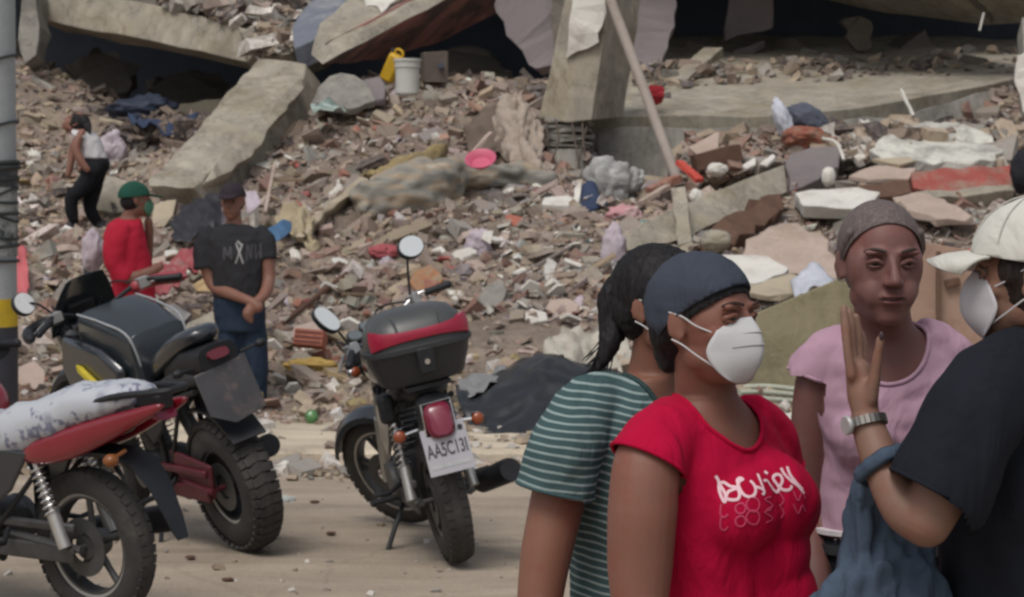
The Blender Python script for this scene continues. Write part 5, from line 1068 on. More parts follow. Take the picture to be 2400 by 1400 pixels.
# --- big dark bike with fat knobbly tyre
K2 = dict(R=.325, Rf=.32, wb=1.36, tw=.155, twf=.11, seat=.83, bar=1.16, blocks=True, sp='mono', rimcol=M_BLK, darkfork=1, shocks=0, tank=M_GLOSS, tkw=.16, tx=.5, headlight=0, ml=(.08, .36, .12, -.3, .4, .062, .058, 2.0), mr=None, mface=mat('mirror_white_sky', (.68, .68, .67), .4, metal=.1), armcol=mat('dark_red_arm', (.085, .012, .02), .5, var=.2), guardcol=MATS.get('dark_red_arm'), panel=M_BLK, highfender=1,
          muff=((.3, -.2, .34), (.02, -.24, .42)))
K2['guardcol'] = MATS['dark_red_arm']
root, K, X = motorcycle('motorcycle', 'large dark motorcycle with a fat knobbly rear tyre and a yellow stripe, leaning over', 592, 1286, 34, 17, 4, K2)
for s in (-1, 1):   # wide tank shrouds with a pale edge
    mb = MB(); mb.prism([Vector((.44, s*.15, .9)), Vector((.6, s*.17, 1.0)), Vector((.98, s*.17, 1.06)), Vector((1.06, s*.18, .9)), Vector((.98, s*.18, .66)), Vector((.8, s*.17, .5)), Vector((.6, s*.16, .62))], (0, s*.06, 0)); sh = mb.build('tank_shroud', M_GLOSS, root, bevel=.045)
    mb = MB(); mb.tube(bez([(.42, s*.225, .80), (.6, s*.236, .80), (.85, s*.238, .92)], 5), [.008]+[.02]*9+[.005], 6); mb.build('yellow_stripe', mat('yellow_decal', (.5, .4, .03), .4), sh)
mb = MB(); mb.xsect([(.36, .90, .13, .12, 5), (.38, .91, .15, .15, 6), (.6, .97, .17, .155, 6), (.84, 1.03, .18, .13, 6), (.9, 1.03, .16, .1, 5)], 40); tb = mb.build('tank_cover', mat('dark_tank_cover', (.02, .027, .033), .3, var=.15, spec=.5, coat=.3), root, angle=30, bevel=.012)
for s in (-1, 1):
    mb = MB(); mb.tube(bez([(.375, s*.12, .82), (.38, s*.142, 1.05), (.6, s*.155, 1.118), (.86, s*.16, 1.15)], 5), .006, 7); mb.build('edge_highlight', mat('painted_edge_highlight', (.3, .31, .32), .5), tb)  # pale tubes stand in for light catching the tank's top edges
mb = MB(); mb.sect([((1.12, 0, .98), (0, .13, 0), (.02, 0, .05), 2.6), ((1.2, 0, 1.02), (0, .15, 0), (.03, 0, .11), 2.6), ((1.3, 0, .98), (0, .12, 0), (.03, 0, .12), 2.4), ((1.36, 0, .93), (0, .06, 0), (.02, 0, .06), 2.2)], 26); mb.xform(X); mb.build('nose_fairing', M_GLOSS, root, sub=1, angle=0)
rows = []
mb = MB(); rings = []
for k in range(7):
    t = k/6; z = 1.03+.26*t; x = 1.22-.1*t-.05*t*t; wd = .19*(1-.45*t*t)
    rings.append([(x+.06*abs(q)**2*-1, wd*q, z) for q in [-1, -.75, -.5, -.25, 0, .25, .5, .75, 1]]+[(x+.006-.06*abs(q)**2, wd*q, z) for q in [1, .75, .5, .25, 0, -.25, -.5, -.75, -1]])
mb.rings(rings); mb.xform(X); mb.build('windscreen', mat('smoked_screen', (.025, .032, .035), .2, spec=.7, coat=.5), root)
for s, mm in ((-1, mat('red_hand_guard', (.3, .04, .05), .4)), (1, M_BLK)):
    mb = MB(); mb.tube(bez([(.93, s*.2, 1.16), (1.0, s*.28, 1.15), (.98, s*.38, 1.14), (.84, s*.44, 1.13)], 5), [.01]+[.03]*13+[.02, .01], 10); mb.xform(X); mb.build('hand_guard', mm, root)
mb = MB(); mb.box((1.16, 0, 1.13), (.04, .15, .08), Matrix.Rotation(R(-30), 3, 'Y')); mb.xform(X); mb.build('instrument', M_BLK, root, bevel=.01)
mb = MB(); mb.xsect([(.42, .84, .1, .05, 3), (.25, .92, .13, .06, 3), (.08, 1.0, .12, .06, 3), (-.08, 1.05, .1, .045, 3), (-.15, 1.05, .06, .03, 2.5)], 24); mb.build('tail_fairing', M_GLOSS, root, sub=1, angle=0)
mb = MB(); mb.xsect([(.2, .86, .1, .06, 3), (0, .93, .11, .07, 3), (-.2, .95, .1, .06, 3)], 20); mb.build('under_tail', M_BLK, root)
mb = MB(); mb.sect([((-.19, 0, .97), (0, .06, 0), (.01, 0, .025), 3), ((-.215, 0, .965), (0, .05, 0), (.01, 0, .02), 3)], 20); mb.build('tail_light', mat('dull_red_lens', (.12, .02, .03), .3), root)
mb = MB(); mb.prism([Vector((-.2, -.13, .92)), Vector((-.2, .14, .9)), Vector((-.28, .15, .72)), Vector((-.31, .05, .66)), Vector((-.30, -.12, .68))], (.012, 0, .004)); mb.build('plate_holder', mat('scuffed_plate_back', (.045, .043, .045), .4, var=.3, scale=8, col2=(.13, .09, .085), mix=.58, msc=6, spec=.5), root, bevel=.004)
mb = MB(); mb.tube([(-.18, .12, .93), (-.2, .2, .94)], .008, 8); mb.ell((-.21, .215, .94), (.02, .03, .02)); mb.build('indicator', M_BLK, root)
mb = MB(); mb.tube([(-.18, -.12, .93), (-.2, -.2, .94)], .008, 8); mb.ell((-.21, -.215, .94), (.02, .03, .02)); mb.build('indicator', M_BLK, root)
mb = MB(); rings = []
for k in range(9):
    a = R(75+65*k/8); o_ = Vector((0, 0, .325)); e = Vector((math.cos(a), 0, math.sin(a))); rad = .37
    rings.append([o_+e*rad+Vector((0, q, 0)) for q in (-.085, 0, .085)]+[o_+e*(rad+.012)+Vector((0, q, 0)) for q in (.085, 0, -.085)])
mb.rings(rings); mb.build('rear_hugger', M_BLK, root)
mb = MB(); mb.tube([(.4, 0, .75), (.2, 0, .42)], .035, 14); mb.build('shock_absorber', M_ENG, root)
mb = MB(); mb.prism([Vector((-.05, .1, .45)), Vector((.35, .1, .5)), Vector((.3, .1, .3)), Vector((.0, .1, .28))], (0, .02, 0)); mb.build('arm_cover', MATS['dark_red_arm'], root, bevel=.01)
# --- red bike with printed seat cover
def newsprint(m, N, L, b, tc):
    mp = N.new('ShaderNodeMapping'); mp.inputs['Rotation'].default_value = (0, 0, R(20))
    L.new(tc.outputs['Object'], mp.inputs[0])
    v = N.new('ShaderNodeTexVoronoi'); v.inputs['Scale'].default_value = 11; v.feature = 'F1'; v.distance = 'CHEBYCHEV'; L.new(mp.outputs[0], v.inputs['Vector'])
    n = N.new('ShaderNodeTexNoise'); n.inputs['Scale'].default_value = 34; n.inputs['Detail'].default_value = 4; L.new(mp.outputs[0], n.inputs['Vector'])
    r = N.new('ShaderNodeValToRGB'); r.color_ramp.elements[0].position = .47; r.color_ramp.elements[1].position = .56; L.new(n.outputs['Fac'], r.inputs[0])
    sx = N.new('ShaderNodeSeparateColor'); L.new(v.outputs['Color'], sx.inputs[0])
    g = N.new('ShaderNodeMath'); g.operation = 'GREATER_THAN'; g.inputs[1].default_value = .52; L.new(sx.outputs[0], g.inputs[0])
    mu = N.new('ShaderNodeMath'); mu.operation = 'MULTIPLY'; L.new(r.outputs[0], mu.inputs[0]); L.new(g.outputs[0], mu.inputs[1])
    n2 = N.new('ShaderNodeTexNoise'); n2.inputs['Scale'].default_value = 7; L.new(mp.outputs[0], n2.inputs['Vector'])
    r2 = N.new('ShaderNodeValToRGB'); r2.color_ramp.elements[0].position = .56; r2.color_ramp.elements[1].position = .63; r2.color_ramp.elements[1].color = (.6, .6, .6, 1); L.new(n2.outputs['Fac'], r2.inputs[0])
    ad = N.new('ShaderNodeMath'); ad.operation = 'MAXIMUM'; L.new(mu.outputs[0], ad.inputs[0]); L.new(r2.outputs[0], ad.inputs[1])
    mx = N.new('ShaderNodeMix'); mx.data_type = 'RGBA'; mx.inputs[6].default_value = (.44, .46, .5, 1); mx.inputs[7].default_value = (.17, .18, .25, 1)
    L.new(ad.outputs[0], mx.inputs[0]); L.new(mx.outputs[2], b.inputs['Base Color'])
M_NEWS = mat('printed_seat_cover', (.6, .6, .62), .5, extra=newsprint, spec=.5)
K1 = dict(R=.30, Rf=.30, wb=1.25, tw=.1, twf=.08, seat=.74, bar=.95, tank=M_REDPNT, tx=.5, tkw=.14, seatx=(-.25, .5), seatcol=M_SEAT, headlight=1, ml=None, mr=(.0, .3, -.02, .3, .3, .10, .05, 2.2), mface=M_BLK, rimcol=M_ENG, panel=M_GLOSS, sp='mono', muff=((.3, -.2, .27), (-.2, -.24, .36)))
root, K, X = motorcycle('motorcycle', 'red motorcycle with a white and grey printed seat cover at the left edge', 240, 1452, 54, 8, 10, K1)
# cover draped over the seat, a little wider than the cushion
mb = MB(); q = []
for k, (x, z, wd, h) in enumerate([(-.36, .89, .06, .02), (-.32, .885, .11, .045), (-.22, .87, .135, .07), (-.05, .84, .15, .085), (.1, .79, .16, .1), (.25, .73, .16, .11), (.4, .70, .155, .1), (.52, .70, .13, .08), (.56, .70, .08, .04)]): q.append((x, z, wd, h, 2.6))
mb.xsect(q, 30); cv = mb.build('seat_cover', M_NEWS, root, sub=1, angle=0)
bake(cv)
for v in cv.data.vertices: v.co += Vector((0, 0, 1))*(.016*mnoise.fractal(v.co*9, .6, 2, 3)+.012*(1-2*abs(mnoise.noise(Vector((v.co.x*9, v.co.y*4, 2))))))
for s in (-1, 1):
    mb = MB(); mb.xsect([(.22, .66, .02, .03, 2.4), (.06, .69, .03, .065, 2.4), (-.14, .75, .035, .065, 2.4), (-.34, .82, .03, .04, 2.4), (-.52, .885, .012, .012, 2.2)], 18); mb.v = [v+Vector((0, s*(.125-.12*max(0, -v.x)), 0)) for v in mb.v]; mb.build('tail_panel', M_REDPNT, root, sub=1, angle=0)
mb = MB(); mb.tube(bez([(-.1, .12, .86), (-.3, .11, .91), (-.5, .06, .93), (-.52, 0, .93), (-.5, -.06, .93), (-.3, -.11, .91), (-.1, -.12, .86)], 5), .013, 8); mb.build('grab_rail', M_BLK, root)
mb = MB(); mb.prism([Vector((-.28, -.05, .92)), Vector((-.46, -.04, .91)), Vector((-.46, .04, .91)), Vector((-.28, .05, .92))], (0, 0, -.06)); mb.build('tail_cowl', M_BLK, root, bevel=.01)
mb = MB(); rings = []
for k, (x, z) in enumerate([(.2, .66), (0, .68), (-.2, .68), (-.31, .64), (-.38, .56), (-.43, .46), (-.46, .38)]):
    wd = .075 if k < 4 else .075-.014*(k-3); rings.append([(x, -wd, z), (x, wd, z), (x-.015, wd*.9, z-.02), (x-.015, -wd*.9, z-.02)])
mb.rings(rings); mb.build('rear_fender', M_BLK, root)
mb = MB(); mb.tube([(-.3, .08, .7), (-.32, .17, .69)], .008, 8); mb.ell((-.33, .185, .69), (.03, .03, .025)); mb.build('indicator', mat('dull_orange_lens', (.2, .07, .02), .3), root)
mb = MB(); mb.sect([((-.43, 0, .84), (0, .06, 0), (.01, 0, .03), 3), ((-.455, 0, .835), (0, .05, 0), (.01, 0, .022), 3)], 20); mb.build('tail_light', M_LENSR, root)
for s in (-1, 1):
    mb = MB(); mb.prism([Vector((.78, s*.14, .86)), Vector((1.08, s*.16, .9)), Vector((1.12, s*.17, .78)), Vector((.95, s*.17, .62))], (0, s*.02, 0)); mb.build('tank_shroud', M_REDPNT, root, bevel=.012)
# ---------------------------------------------------------------- people
def skin_mat(name, col, red=.2):
    m = mat(name, col, .55, var=.08, scale=9, bump=.12, bscale=180, spec=.35, col2=(col[0]*1.04, col[1]*.86, col[2]*.84), mix=.55, msc=14)
    b = m.node_tree.nodes['Principled BSDF']; b.inputs['Subsurface Weight'].default_value = .12; b.inputs['Subsurface Radius'].default_value = (.012, .005, .003); return m
SK_RED = skin_mat('skin_brown', (.205, .092, .066)); SK_STR = skin_mat('skin_warm_brown', (.21, .098, .066)); SK_PNK = skin_mat('skin_deep_brown', (.175, .085, .074)); SK_MAN = skin_mat('skin_tan', (.205, .118, .085))
SK_BG = skin_mat('skin_far_brown', (.22, .11, .08))
def hairmat(name, col, lo=.5, hi=1.7):
    def ex(m, N, L, b, tc):
        mp = N.new('ShaderNodeMapping'); mp.inputs['Scale'].default_value = (40, 40, 4)
        n = N.new('ShaderNodeTexNoise'); n.inputs['Scale'].default_value = 4; n.inputs['Detail'].default_value = 4
        L.new(tc.outputs['Object'], mp.inputs[0]); L.new(mp.outputs[0], n.inputs['Vector'])
        r = N.new('ShaderNodeValToRGB'); r.color_ramp.elements[0].color = (*[c*lo for c in col], 1); r.color_ramp.elements[1].color = (*[c*hi for c in col], 1); r.color_ramp.elements[0].position = .3; r.color_ramp.elements[1].position = .7
        L.new(n.outputs['Fac'], r.inputs[0]); L.new(r.outputs[0], b.inputs['Base Color'])
        bp = N.new('ShaderNodeBump'); bp.inputs['Strength'].default_value = .5; bp.inputs['Distance'].default_value = .004
        L.new(n.outputs['Fac'], bp.inputs['Height']); L.new(bp.outputs[0], b.inputs['Normal'])
    return mat(name, col, .62, extra=ex, spec=.22)
HAIR_B = hairmat('black_hair', (.012, .011, .012)); HAIR_G = hairmat('grey_hair', (.12, .095, .09), .72, 1.35)
M_EYEW = mat('eye_white', (.17, .14, .13), .3, var=.03); M_IRIS = mat('eye_iris', (.02, .012, .01), .15, var=.03); M_BROW = mat('eyebrow_hair', (.05, .026, .022), .9)
M_MASK = mat('white_face_mask', (.5, .5, .51), .85, var=.04, scale=20, bump=.15, bscale=220)
def fabric(name, col, weave=420, bump=.12, var=.07, extra=None, rough=.9, wr=.55):
    if name in MATS: return MATS[name]
    def ex(m, N, L, b, tc):
        if extra: extra(m, N, L, b, tc)
        mp = N.new('ShaderNodeMapping'); mp.inputs['Scale'].default_value = (1, 1, .45); mp.inputs['Rotation'].default_value = (.3, .35, 0); L.new(tc.outputs['Object'], mp.inputs[0])
        n = N.new('ShaderNodeTexNoise'); n.inputs['Scale'].default_value = 13; n.inputs['Detail'].default_value = 3; n.inputs['Distortion'].default_value = .8; L.new(mp.outputs[0], n.inputs['Vector'])
        bp = N.new('ShaderNodeBump'); bp.inputs['Strength'].default_value = wr; bp.inputs['Distance'].default_value = .03; L.new(n.outputs['Fac'], bp.inputs['Height'])
        old = b.inputs['Normal'].links[0].from_node if b.inputs['Normal'].links else None
        if old: L.new(bp.outputs[0], old.inputs['Normal'])
        else: L.new(bp.outputs[0], b.inputs['Normal'])
    return mat(name, col, rough, var=var, scale=7, bump=bump, bscale=weave, spec=.2, extra=ex)

def frame(px, py, d, th, pitch=0, roll=0, s=1.):
    return Matrix.Translation(P(px, py, d)) @ Matrix.Rotation(R(th), 4, 'Z') @ Matrix.Rotation(R(pitch), 4, 'X') @ Matrix.Rotation(R(roll), 4, 'Y') @ Matrix.Scale(s, 4)
def head_add(mb, H, jaw=1., ears=True, nose=1.):
    h = MB()
    h.ell((0, -.012, .03), (.074, .096, .088), nu=28, nv=18); h.ell((0, .022, .0), (.066, .068, .085), nu=28, nv=18)
    h.ell((0, .03, -.045), (.056*jaw, .058, .068), nu=24, nv=16); h.ell((0, .066, -.093), (.026*jaw, .02, .02)); h.ell((0, .045, -.075), (.044*jaw, .042, .036))
    for s in (-1, 1):
        h.ell((s*.040, .050, -.020), (.021, .023, .022)); h.ell((s*.03, .083, .027), (.026, .012, .008)); h.ell((s*.041*jaw, .012, -.058), (.018, .035, .028))
        h.ell((s*.0125, .097, -.029), (.0085, .011, .0075)); h.ell((s*.03, .068, -.05), (.022, .018, .03))
        if ears:
            h.ell((s*.076, -.008, .0), (.006, .019, .031), Euler((R(-8), 0, R(s*22))).to_matrix()); h.ell((s*.074, -.002, -.022), (.006, .01, .012))
    h.capsule([(0, .085, .018), (0, .100, -.008), (0, .109*nose, -.026)], [.008, .0095, .0115], 12)
    h.ell((0, .088, -.054), (.022, .009, .0055)); h.ell((0, .086, -.0635), (.019, .01, .0065)); h.ell((0, .074, -.058), (.034, .02, .022))
    h.xform(H); mb.join(h)
    M3 = H.to_3x3(); s_ = M3.col[0].length
    return [(H @ Vector((s*.031, .088, .008)), .018*s_, M3 @ Vector((0, -.016, -.001))) for s in (-1, 1)]+[(H @ Vector((s*.066, .052, .035)), .02*s_, M3 @ Vector((-s*.004, -.003, 0))) for s in (-1, 1)]
def eyes_add(root, H, skin, sides=(-1, 1), openness=1., brow=True, brow_m=None):
    for s in sides:
        mb = MB(); mb.ell((s*.031, .0725, .007), (.0125, .0125, .0115), nu=16, nv=12); mb.xform(H); e = mb.build('eye', M_EYEW, root, angle=0)
        mb = MB(); mb.ell((s*.032, .0825, .0065), (.0062, .004, .0062), nu=14, nv=10); mb.xform(H); mb.build('iris', M_IRIS, e, angle=0)
        o_ = .0045*openness
        mb = MB(); mb.capsule(bez([(s*.046, .0735, .007), (s*.038, .0835, .010+o_), (s*.028, .0865, .0105+o_), (s*.017, .083, .005)], 5), [.003]+[.0045]*14+[.003], 8); mb.ell((s*.031, .073, .0165+o_*.6), (.014, .0085, .005)); mb.xform(H); mb.build('upper_eyelid', skin, root, angle=0)
        mb = MB(); mb.capsule(bez([(s*.046, .0735, .005), (s*.038, .0815, .003-o_), (s*.028, .084, .0025-o_), (s*.017, .082, .003)], 5), [.0025]*16, 8); mb.ell((s*.031, .072, -.003-o_*.4), (.013, .0065, .005)); mb.xform(H); mb.build('lower_eyelid', skin, root, angle=0)
        mb = MB(); mb.tube(bez([(s*.048, .0755, .0085), (s*.038, .087, .0095+o_), (s*.028, .0895, .0095+o_), (s*.017, .086, .006)], 5), .0013, 6); mb.xform(H); mb.build('eyelashes', M_BROW, root)
        if brow:
            mb = MB(); mb.tube(bez([(s*.052, .073, .028), (s*.04, .0885, .0345), (s*.026, .0945, .033), (s*.014, .0955, .029)], 5), [.001]+[.0028]*14+[.0014], 6); mb.xform(H); mb.build('eyebrow', brow_m or M_BROW, root)
def cap_shell(name, H, infl, pt, nrm, m, parent, thick=.004, c=(0, -.012, .03), r=(.074, .096, .088), nz=None, extra=None, ragged=0):
    """part of an inflated skull above a plane"""
    bm = bmesh.new(); mb = MB(); mb.ell(c, tuple(q+infl for q in r), nu=64 if not ragged else 150, nv=44 if not ragged else 110)
    if extra: extra(mb)
    me = bpy.data.meshes.new(name); me.from_pydata([tuple(v) for v in mb.v], [], mb.f); bm.from_mesh(me)
    bmesh.ops.bisect_plane(bm, geom=bm.verts[:]+bm.edges[:]+bm.faces[:], plane_co=Vector(pt)-Vector(nrm).normalized()*ragged, plane_no=nrm, clear_inner=True)
    if ragged:
        nn_ = Vector(nrm).normalized(); bmesh.ops.delete(bm, geom=[f_ for f_ in bm.faces if (f_.calc_center_median()-Vector(pt)).dot(nn_) < ragged*1.3*mnoise.noise(Vector((f_.calc_center_median().x*420, f_.calc_center_median().y*120, f_.calc_center_median().z*120)))], context='FACES')
    if nz:
        for v in bm.verts:
            q = Vector(v.co); v.co += (q-Vector(c)).normalized()*nz[0]*mnoise.fractal(Vector((q.x*nz[1], q.y*nz[2], q.z*nz[3])), .7, 2, 3)
    bm.to_mesh(me); bm.free(); me.transform(H); me.materials.append(m); me.shade_smooth()
    o = bpy.data.objects.new(name, me); COL.objects.link(o); o.parent = parent
    s = o.modifiers.new('t', 'SOLIDIFY'); s.thickness = thick; s.offset = -1; return o
def mask_add(root, H, m=M_MASK, pts=1., strap=(-1, 1), creases=True):
    mb = MB(); nu, nv = 25, 25; vs = []
    for i in range(nu):
        u = -1+2*i/(nu-1)
        for j in range(nv):
            v = -1+2*j/(nv-1); w_ = .066*(1-.42*abs(v)**2.2)
            yc = .102+.020*(1-abs(v-.05)**1.9)-(.020*(v < 0)*v*v); y = .048+(yc-.048)*(1-abs(u)**1.3)+.026*abs(v)**1.5*abs(u)**1.5
            if v > .6: y -= .006*(v-.6)/.4
            vs.append((u*w_, y, -.047+.058*v*(1-.12*abs(u)**2)-.004))
    fs = [(i*nv+j, (i+1)*nv+j, (i+1)*nv+j+1, i*nv+j+1) for i in range(nu-1) for j in range(nv-1)]
    mb.add(vs, fs); mb.xform(H); o = mb.build('face_mask', m, root, angle=0); s = o.modifiers.new('t', 'SOLIDIFY'); s.thickness = .0025; s.offset = 1
    for s in strap:
        mb = MB(); mb.tube(bez([(s*.056, .058, -.018), (s*.071, .03, -.004), (s*.0775, .006, .012), (s*.081, -.02, .02)], 6), .0016, 6); mb.xform(H); mb.build('strap', m, o)
        mb = MB(); mb.tube(bez([(s*.055, .058, -.078), (s*.067, .03, -.058), (s*.076, .004, -.038), (s*.08, -.016, -.028)], 6), .0016, 6); mb.xform(H); mb.build('strap', m, o)
    if creases:
        for zz, a in ((-.018, .012), (-.04, .004)):
            pt = []
            for k in range(13):
                u = -.62+1.24*k/12; v = (zz+.051)/.058-.18*u*u; w_ = .066*(1-.42*abs(v)**2.2); yc = .102+.020*(1-abs(v-.05)**1.9); pt.append((u*w_, .048+(yc-.048)*(1-abs(u)**1.3)+.0045, -.051+.058*v))
            mb = MB(); mb.tube(pt, .0014, 6); mb.xform(H); mb.build('crease', mat('mask_seam_grey', (.34, .35, .36), .9), o)
    return o
def axes(th):
    f = Vector((-math.sin(R(th)), math.cos(R(th)), 0)); return f, f.cross(Vector((0, 0, 1)))
def torso(mb, secs, th, infl=0., n=40):
    f, r = axes(th); mb.sect([(P(x, y, d), r*(a+infl), f*(b+infl), e) for x, y, d, a, b, e in secs], n)
def limb(mb, pts, infl=0., n=20, flat=False):
    p = [P(*q[:3]) for q in pts]; rr = [q[3]+infl for q in pts]
    pp = bez(p, 5); r2 = np.interp(np.linspace(0, len(rr)-1, len(pp)), range(len(rr)), rr)
    (mb.tube if flat else mb.capsule)(pp, list(r2), n)
def cuff(pts, m, sh, infl=0., rad=.0038, back=.014, reach=.12):
    """cut a sleeve end clean and sew a hem round it"""
    a, b = P(*pts[-2][:3]), P(*pts[-1][:3]); d = (b-a).normalized(); L_ = Vector(sh.location); co = b-d*back-L_
    bm = bmesh.new(); bm.from_mesh(sh.data); rl = pts[-1][3]*1.04+.002; vsn = [v.co for v in sh.data.vertices]; bc = (Vector((min(v.x for v in vsn), min(v.y for v in vsn), 0))+Vector((max(v.x for v in vsn), max(v.y for v in vsn), 0)))/2; inw = Vector((bc.x-co.x, bc.y-co.y, 0)).normalized()
    def near(f):
        q = f.calc_center_median()-co; ax_ = q.dot(d); return abs(ax_) < .06 and (q-d*ax_).length < rl and q.dot(inw) < rl*1.2
    fs = [f for f in bm.faces if near(f)]; ge = set(fs)
    for f in fs: ge.update(f.verts); ge.update(f.edges)
    bmesh.ops.bisect_plane(bm, geom=list(ge), plane_co=co, plane_no=d, dist=1e-5)
    bmesh.ops.delete(bm, geom=[f for f in bm.faces if near(f) and (f.calc_center_median()-co).dot(d) > 1e-6], context='FACES')
    ring = [v.co.copy() for v in bm.verts if abs((v.co-co).dot(d)) < 1e-4 and (v.co-co).length < rl+.01 and v.is_boundary]
    bm.to_mesh(sh.data); bm.free()
    if len(ring) < 8: return
    c = sum(ring, Vector())/len(ring); u = d.orthogonal().normalized(); v_ = d.cross(u); ring.sort(key=lambda q: math.atan2((q-c).dot(v_), (q-c).dot(u)))
    ring = [sum((ring[(i+k) % len(ring)] for k in range(-3, 4)), Vector())/7 for i in range(0, len(ring), 3)]
    mb = MB(); mb.tube(ring, rad, 8, closed=True); return mb.build('cuff', m, sh, angle=0)
def person(px, py_ground_d, label, group=None):
    return empty('person', (px, py_ground_d, 0), label, 'person', group)
def adopt(root):
    for c in root.children:
        pass
def hand_add(mb, wrist, knuck, tips, thumb, pr=.026, fr=.0085):
    """palm from wrist to knuckles and five separate chains (lists of world points)"""
    w_, k = Vector(wrist), Vector(knuck); mb.capsule([w_, w_.lerp(k, .5), k], [pr*.9, pr*1.05, pr*.9], 14)
    for ch in tips: mb.capsule([Vector(q) for q in ch], [fr*1.12, fr*.93, fr*1.02, fr*.76][:len(ch)], 12)
    mb.capsule([Vector(q) for q in thumb], [fr*1.6, fr*1.2, fr*1.05, fr*.9][:len(thumb)], 12)
def project_strokes(name, strokes, bvh, m, parent, rad, d0=3.5):
    mb = MB()
    for st in strokes:
        pts = []
        pp = bez([Vector((x, y, 0)) for x, y in st], 6) if len(st) > 2 else [Vector((x, y, 0)) for x, y in st]
        for q in pp:
            o_ = Vector((0, 0, EYE)); dr = (P(q.x, q.y, 1)-o_).normalized(); h = bvh.ray_cast(o_, dr)
            if h[0] is not None: pts.append((h[0]+h[1]*.0012, h[1]))
        if len(pts) < 2: continue
        rings = []
        for i, (p, n_) in enumerate(pts):
            t = (pts[min(i+1, len(pts)-1)][0]-pts[max(i-1, 0)][0]); t = t.normalized() if t.length > 1e-9 else Vector((1, 0, 0)); s = t.cross(n_).normalized()
            rings.append([p+s*rad, p+n_*.0006, p-s*rad, p-n_*.001])
        mb.rings(rings)
    o = mb.build(name, m, parent); return o
def bvh_of(o):
    me = o.data; return BVHTree.FromPolygons([o.matrix_world @ v.co if False else v.co+Vector(o.location) for v in me.vertices], [tuple(p.vertices) for p in me.polygons])
def collar(bvh, c, ax, u, v, ru, rv, m, parent, rad=.0055, n=40):
    """ribbed neckline where a tilted oval meets the shirt"""
    pts = []
    for k in range(n):
        a = 2*math.pi*k/n; o_ = Vector(c)+u*ru*math.cos(a)+v*rv*math.sin(a); h = bvh.ray_cast(o_+ax*.25, -ax)
        if h[0] is not None: pts.append(h[0])
    mb = MB(); mb.tube(pts, rad, 8, closed=True); return mb.build('collar', m, parent, angle=0)

# =============== woman in red
TH = -135+3
root = person(P(1680, 900, 4.35).x, 4.35, 'woman in a red T-shirt, grey headband and white face mask, standing in front')
def rel(o): return o
H = frame(1652, 754, 4.28, -130, 2, 0)
body = MB(); dents = head_add(body, H)
SEC = [(1700, 1950, 4.42, .175, .13, 2.4), (1700, 1750, 4.42, .185, .145, 2.4), (1698, 1600, 4.4, .185, .14, 2.4), (1694, 1480, 4.39, .17, .128, 2.4), (1690, 1370, 4.38, .158, .118, 2.4), (1690, 1270, 4.37, .16, .118, 2.4), (1686, 1170, 4.36, .165, .12, 2.4),
       (1680, 1085, 4.35, .165, .10, 2.4), (1672, 1020, 4.34, .145, .08, 2.3), (1664, 975, 4.33, .10, .064, 2.2), (1658, 930, 4.32, .062, .054, 2)]
torso(body, SEC, TH)
limb(body, [(1660, 985, 4.35, .064), (1652, 900, 4.32, .055), (1648, 820, 4.31, .055)])
f, r = axes(TH)
ARM_R = [(1560, 1022, 4.26, .056), (1518, 1085, 4.20, .060), (1506, 1200, 4.18, .062), (1500, 1330, 4.18, .058), (1500, 1440, 4.17, .047)]
limb(body, ARM_R)
limb(body, [(1500, 1430, 4.17, .046), (1560, 1530, 4.08, .042), (1640, 1590, 4.02, .03), (1660, 1605, 4.0, .026)])
ARM_L = [(1770, 1010, 4.44, .05), (1800, 1085, 4.47, .055), (1800, 1250, 4.5, .05), (1790, 1430, 4.52, .045)]
limb(body, ARM_L); limb(body, [(1790, 1430, 4.52, .044), (1760, 1530, 4.42, .04), (1720, 1590, 4.3, .028)])
wp = P(1660, 1605, 4.0); hand_add(body, wp, wp+Vector((.05, -.03, -.02)), [[wp+Vector((.05, -.03+.02*q, -.02)), wp+Vector((.085, -.04+.02*q, -.035)), wp+Vector((.1, -.04+.02*q, -.06))] for q in range(4)], [wp+Vector((.02, -.03, .01)), wp+Vector((.05, -.05, .015)), wp+Vector((.075, -.055, .01))])
legs = MB()
for s in (-1, 1):
    a = Vector((P(1700, 1650, 4.42).x, 4.42, .86))+r*s*.085; legs.capsule([a, a+Vector((0, 0, -.38)), a+Vector((0, .01, -.74))], [.1, .065, .045], 16); body.capsule([a+Vector((0, 0, -.7)), a+Vector((0, 0, -.80))], [.034, .03], 12)
    legs.capsule([a+Vector((0, .02, -.80))-f*.02, a+Vector((0, 0, -.815))+f*.1], [.042, .036], 12)
blob(body, 'body', SK_RED, root, voxel=.0042, smooth=7, dents=dents)
torso(legs, [(1700, 1560, 4.4, .18, .135, 2.4), (1700, 1640, 4.41, .19, .15, 2.4), (1700, 1780, 4.42, .18, .14, 2.4), (1700, 1850, 4.42, .15, .11, 2.4)], TH)
blob(legs, 'trousers', fabric('dark_jeans', (.03, .035, .05)), root, voxel=.012, smooth=3)
eyes_add(root, H, SK_RED, openness=.35)
shirt = MB(); torso(shirt, SEC[1:], TH, .009)
for d_ in (-1, 1): shirt.ell(P(1690, 1180, 4.36)+f*.072+r*d_*.062, (.088, .084, .088), nu=24, nv=16)
shirt.ell(P(1693, 1165, 4.36)+f*.068, (.12, .082, .10), nu=24, nv=16); shirt.ell(P(1690, 1290, 4.37)+f*.055, (.12, .085, .12), nu=24, nv=16); shirt.ell(P(1692, 1400, 4.38)+f*.06, (.13, .085, .12), nu=24, nv=16)
limb(shirt, [(1600, 1000, 4.30, .06), (1558, 1030, 4.25, .066), (1522, 1082, 4.20, .071), (1514, 1100, 4.195, .071)], 0, flat=True)
limb(shirt, [(1740, 985, 4.40, .055), (1790, 1030, 4.45, .064), (1808, 1120, 4.47, .064)], 0, flat=True)
M_RSH = fabric('red_tshirt_cotton', (.40, .001, .034))
